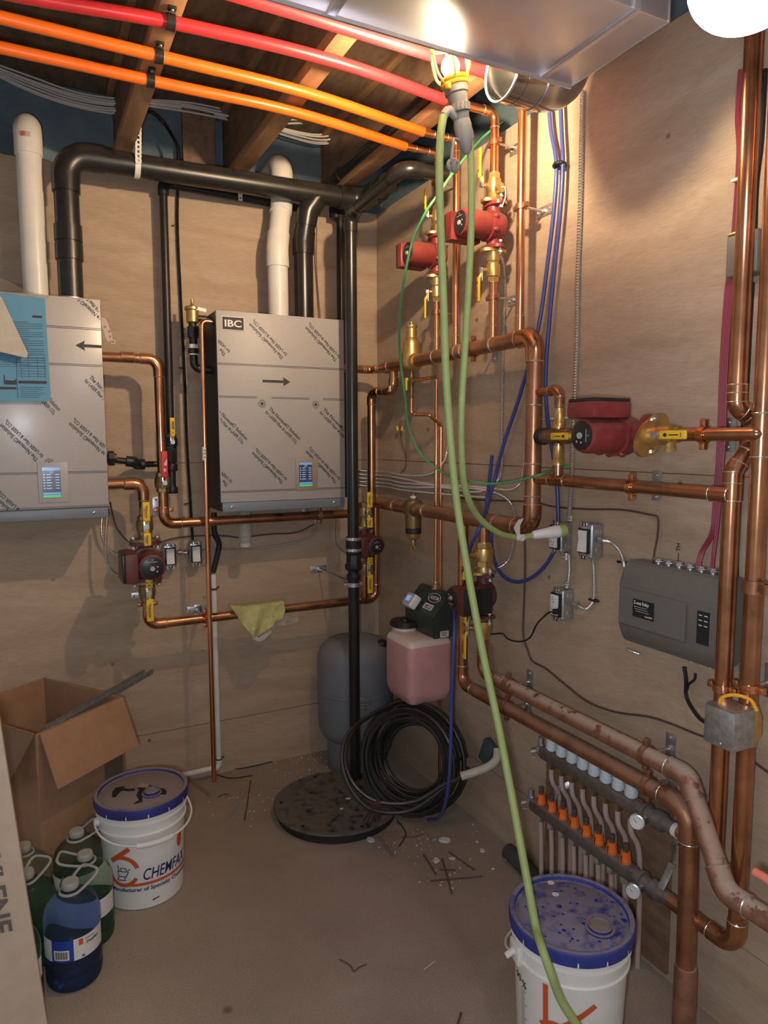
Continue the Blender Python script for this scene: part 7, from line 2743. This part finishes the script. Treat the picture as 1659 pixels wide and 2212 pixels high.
tube(bm, smooth([PB(958, 250, LY), PB(951, 300, LY), PB(949, 400, LY), PB(953, 520, LY), PB(958, 650, LY), PB(963, 800, LY), PB(973, 950, LY), PB(986, 1080, LY), PB(1003, 1190, LY + 0.02), PB(1024, 1310, LY + 0.05), PB(1047, 1430, LY + 0.09), PB(1075, 1560, LY + 0.14), PB(1100, 1690, LY + 0.2), PB(1120, 1800, LY + 0.26), PB(1142, 1920, LY + 0.33), PF(1157, 2000, 0.386), PF(1170, 2045, 0.380), PF(1190, 2102, 0.338), PF(1212, 2160, 0.268), PF(1245, 2212, 0.212), PF(1300, 2290, 0.12), PF(1330, 2350, 0.02)], 8), gr_, 12)
obj('cord_to_floor', bm, 'cord_green', cg)
bm = B()
oe = PR(1198, 1149, 0.072)
tube(bm, smooth([PB(1014, 295, LY), PB(1018, 360, LY), PB(1018, 480, LY), PB(1012, 620, LY), PB(1004, 760, LY), PB(997, 880, LY), PB(997, 980, LY - 0.02), PB(1006, 1060, LY - 0.05), PB(1032, 1115, LY - 0.1), PR(1075, 1150, 0.30), PR(1115, 1161, 0.20), PR(1150, 1157, 0.14), oe + V((-0.05, 0.02, -0.008))], 8), gr_ * 0.92, 12)
obj('cord_to_outlet', bm, 'cord_green', cg)
bm = B()
oo = PR(1222, 1145, 0.062)
dr = V((-1, 0.28, -0.12)).normalized()
lathe(bm, oo, dr, [(0, 0.019), (0.02, 0.021), (0.026, 0.019)], 16)
obj('plug_face', bm, 'cord_green', cg)
bm = B()
lathe(bm, oo + dr * 0.024, dr, [(0, 0.0205), (0.012, 0.021), (0.05, 0.0165), (0.085, 0.0135), (0.09, 0.0105)], 16)
obj('plug_body', bm, 'white_plastic', cg)
bm = B()
p = PR(1119, 1161, 0.195)
lathe(bm, p, V((0.2, -1, 0.05)), [(0, 0.0115), (0.02, 0.0115)], 14)
prism(bm, [p + V((-0.003, 0.004, 0.008)), p + V((-0.003, 0.02, 0.03)), p + V((-0.003, -0.004, 0.058)), p + V((-0.003, -0.03, 0.066)), p + V((-0.003, -0.012, 0.04)), p + V((-0.003, -0.012, 0.01))], (0.0012, 0, 0))
obj('tape_tag', bm, 'label_white', cg, smooth=False)
cable('thin green wire hanging in a long loop from the joists to beside the header loop', [PR(1085, 262, 0.03), PR(1040, 300, 0.10), PB(985, 365, 1.2), PB(948, 418, 1.3), PB(918, 462, 1.3), PB(890, 525, 1.25), PB(872, 610, 1.2), PB(863, 690, 1.1), PB(864, 770, 1.0), PB(874, 850, 0.95), PB(884, 930, 0.9), PB(912, 985, 0.9), PB(958, 1022, 0.95), PR(1010, 1038, 0.25), PR(1060, 1045, 0.20), PR(1110, 1040, 0.17), PR(1165, 1026, 0.15), PR(1205, 1012, 0.06), PR(1232, 1004, 0.02)], 0.0042, 'wire_green', 'wire', 'wire', n=8)

# ================================================================== DEBRIS
random.seed(21)


def chunk(label, px, py, s, mat='plaster', z=0.0, flat=0.35):
    bm = B()
    bmesh.ops.create_icosphere(bm, subdivisions=2, radius=1)
    c = PF(px, py, z)
    for v in bm.verts:
        k = random.uniform(0.78, 1.12)
        v.co = V((v.co.x * s * k, v.co.y * s * 0.8 * k, (v.co.z * flat * s * k)))
    mz = min(v.co.z for v in bm.verts)
    rz_ = Matrix.Rotation(random.uniform(0, 6), 3, 'Z')
    for v in bm.verts:
        v.co = rz_ @ V((v.co.x, v.co.y, v.co.z - mz)) + c
    return tag(obj('plaster_chunk', bm, mat, smooth=False), label, 'debris', 'plaster chunks on the floor')


def twig(label, pts, r=0.0026, mat='rust', name='wire_scrap', z=0.003):
    bm = B()
    tube(bm, smooth([PF(px, py, z + r * 0.3) for px, py in pts], 4), r, 6)
    return tag(obj(name, bm, mat), label, 'debris', 'scraps on the floor')


chunk('largest pale plaster chunk on the floor in front of the cable coil', 962, 1818, 0.026)
chunk('plaster chunk with a tilted face above the crossed rusty rods', 943, 1862, 0.018)
chunk('flat white plaster flake right of the tilted plaster chunk', 977, 1856, 0.014, flat=0.2)
chunk('small plaster chunk nearest the grey foam tube', 1042, 1840, 0.014)
chunk('small plaster bit between the coil and the grey foam tube', 1031, 1820, 0.009)
chunk('long white plaster flake at the front rim of the sump lid', 800, 1816, 0.022, flat=0.2)
chunk('white plaster lump between the tall black pipe and the coil', 824, 1695, 0.026, flat=0.9)
chunk('pale star-shaped plaster bit on the sump lid', 738, 1748, 0.010, z=0.0465, flat=0.2)
chunk('plaster bit near the centre of the sump lid', 752, 1726, 0.011, z=0.0465, flat=0.2)
chunk('small white plaster bit at the foot of the back wall', 570, 1646, 0.012, flat=0.4)
chunk('tiny plaster bit right of the crossed rusty rods', 1065, 1878, 0.008)
chunk('tiny plaster bit at the end of the crossed rusty rods', 977, 1920, 0.007)
twig('rusty rod lying left of the crossed rods', [(915, 1846), (942, 1889)], 0.0032)
twig('rusty rod crossing upright through the others', [(955, 1855), (965, 1890), (976, 1930)], 0.0032)
twig('short rusty rod of the crossed rods', [(950, 1878), (984, 1880)], 0.0032)
twig('long level rusty rod, lowest of the crossed rods', [(930, 1903), (985, 1898), (1041, 1893)], 0.0030)
twig('rusty rod lying right of the plaster flakes', [(970, 1840), (1000, 1862), (1025, 1879)], 0.0030)
twig('rusty rod on the floor right of the copper relief pipe', [(541, 1687), (536, 1725), (528, 1772)], 0.0030)
twig('curved scrap of spiral cable on the floor below the relief pipe', [(528, 1703), (518, 1730), (495, 1762), (466, 1784)], 0.0042, 'bx_armour', 'cable_scrap')
twig('little dark scrap of wire beside the relief pipe foot', [(470, 1722), (482, 1716), (495, 1716)], 0.0026)
twig('thin wire curving along the floor by the back wall', [(468, 1664), (520, 1660), (560, 1652), (588, 1645)], 0.0022, 'wire_black')
twig('second thin wire curving out from the back wall corner', [(470, 1674), (500, 1681), (545, 1675)], 0.0022, 'wire_black')
twig('thin Y-shaped twig alone in the middle of the floor', [(734, 2073), (756, 2085), (764, 2098), (775, 2090), (792, 2083)], 0.0018)
twig('thin pale straw on the floor left of the right pail', [(916, 2094), (940, 2076)], 0.0012, 'label_white')
twig('pale wood splinter below the right rim of the sump lid', [(820, 1808), (848, 1850)], 0.0042, 'stick', 'wood_splinter')
twig('short wood splinter between the sump lid and the coil', [(828, 1806), (862, 1797)], 0.0036, 'stick', 'wood_splinter')
twig('curly thin wire between the sump lid and the coil', [(858, 1772), (872, 1790), (876, 1806), (862, 1828)], 0.0020, 'wire_black')
twig('thin wire scrap right of the curly wire', [(866, 1808), (890, 1808), (914, 1802)], 0.0020)
twig('rusty stick at the bottom edge of the photo', [(996, 2188), (988, 2216)], 0.0035)
bm = B()
for k in range(260):
    c = random.choice([(600, 1650, 90, 30), (700, 1640, 60, 20), (900, 1810, 140, 40), (640, 1700, 60, 40), (520, 1740, 70, 50), (980, 1880, 90, 50), (800, 1690, 60, 20)])
    p = PF(random.gauss(c[0], c[2] * 0.55), random.gauss(c[1], c[3] * 0.55), 0.0)
    if p.y > -0.02 or p.x > -0.02 or (p.x - sx_) ** 2 + (p.y - sy_) ** 2 < 0.28 ** 2:
        continue
    s_ = random.uniform(0.0012, 0.0045)
    box(bm, p + Z_ * s_ * 0.4, (s_ * random.uniform(0.8, 2.5), s_, s_ * 0.8), Matrix.Rotation(random.uniform(0, 3), 3, 'Z'))
tag(obj('plaster_crumbs', bm, 'plaster', smooth=False), 'scattered plaster crumbs on the concrete floor near the walls', 'debris', kind='stuff')
bm = B()
tube(bm, smooth([PR(1628, 1882, 0.36), PR(1638, 1888, 0.36), PR(1652, 1896, 0.36), PR(1680, 1916, 0.36)], 5), [0.004] + [0.0085] * 14 + [0.009], 12)
tag(obj('pex_stub', bm, 'finger_orange'), 'pinkish orange tube end poking in at the right edge of the photo', 'tube')
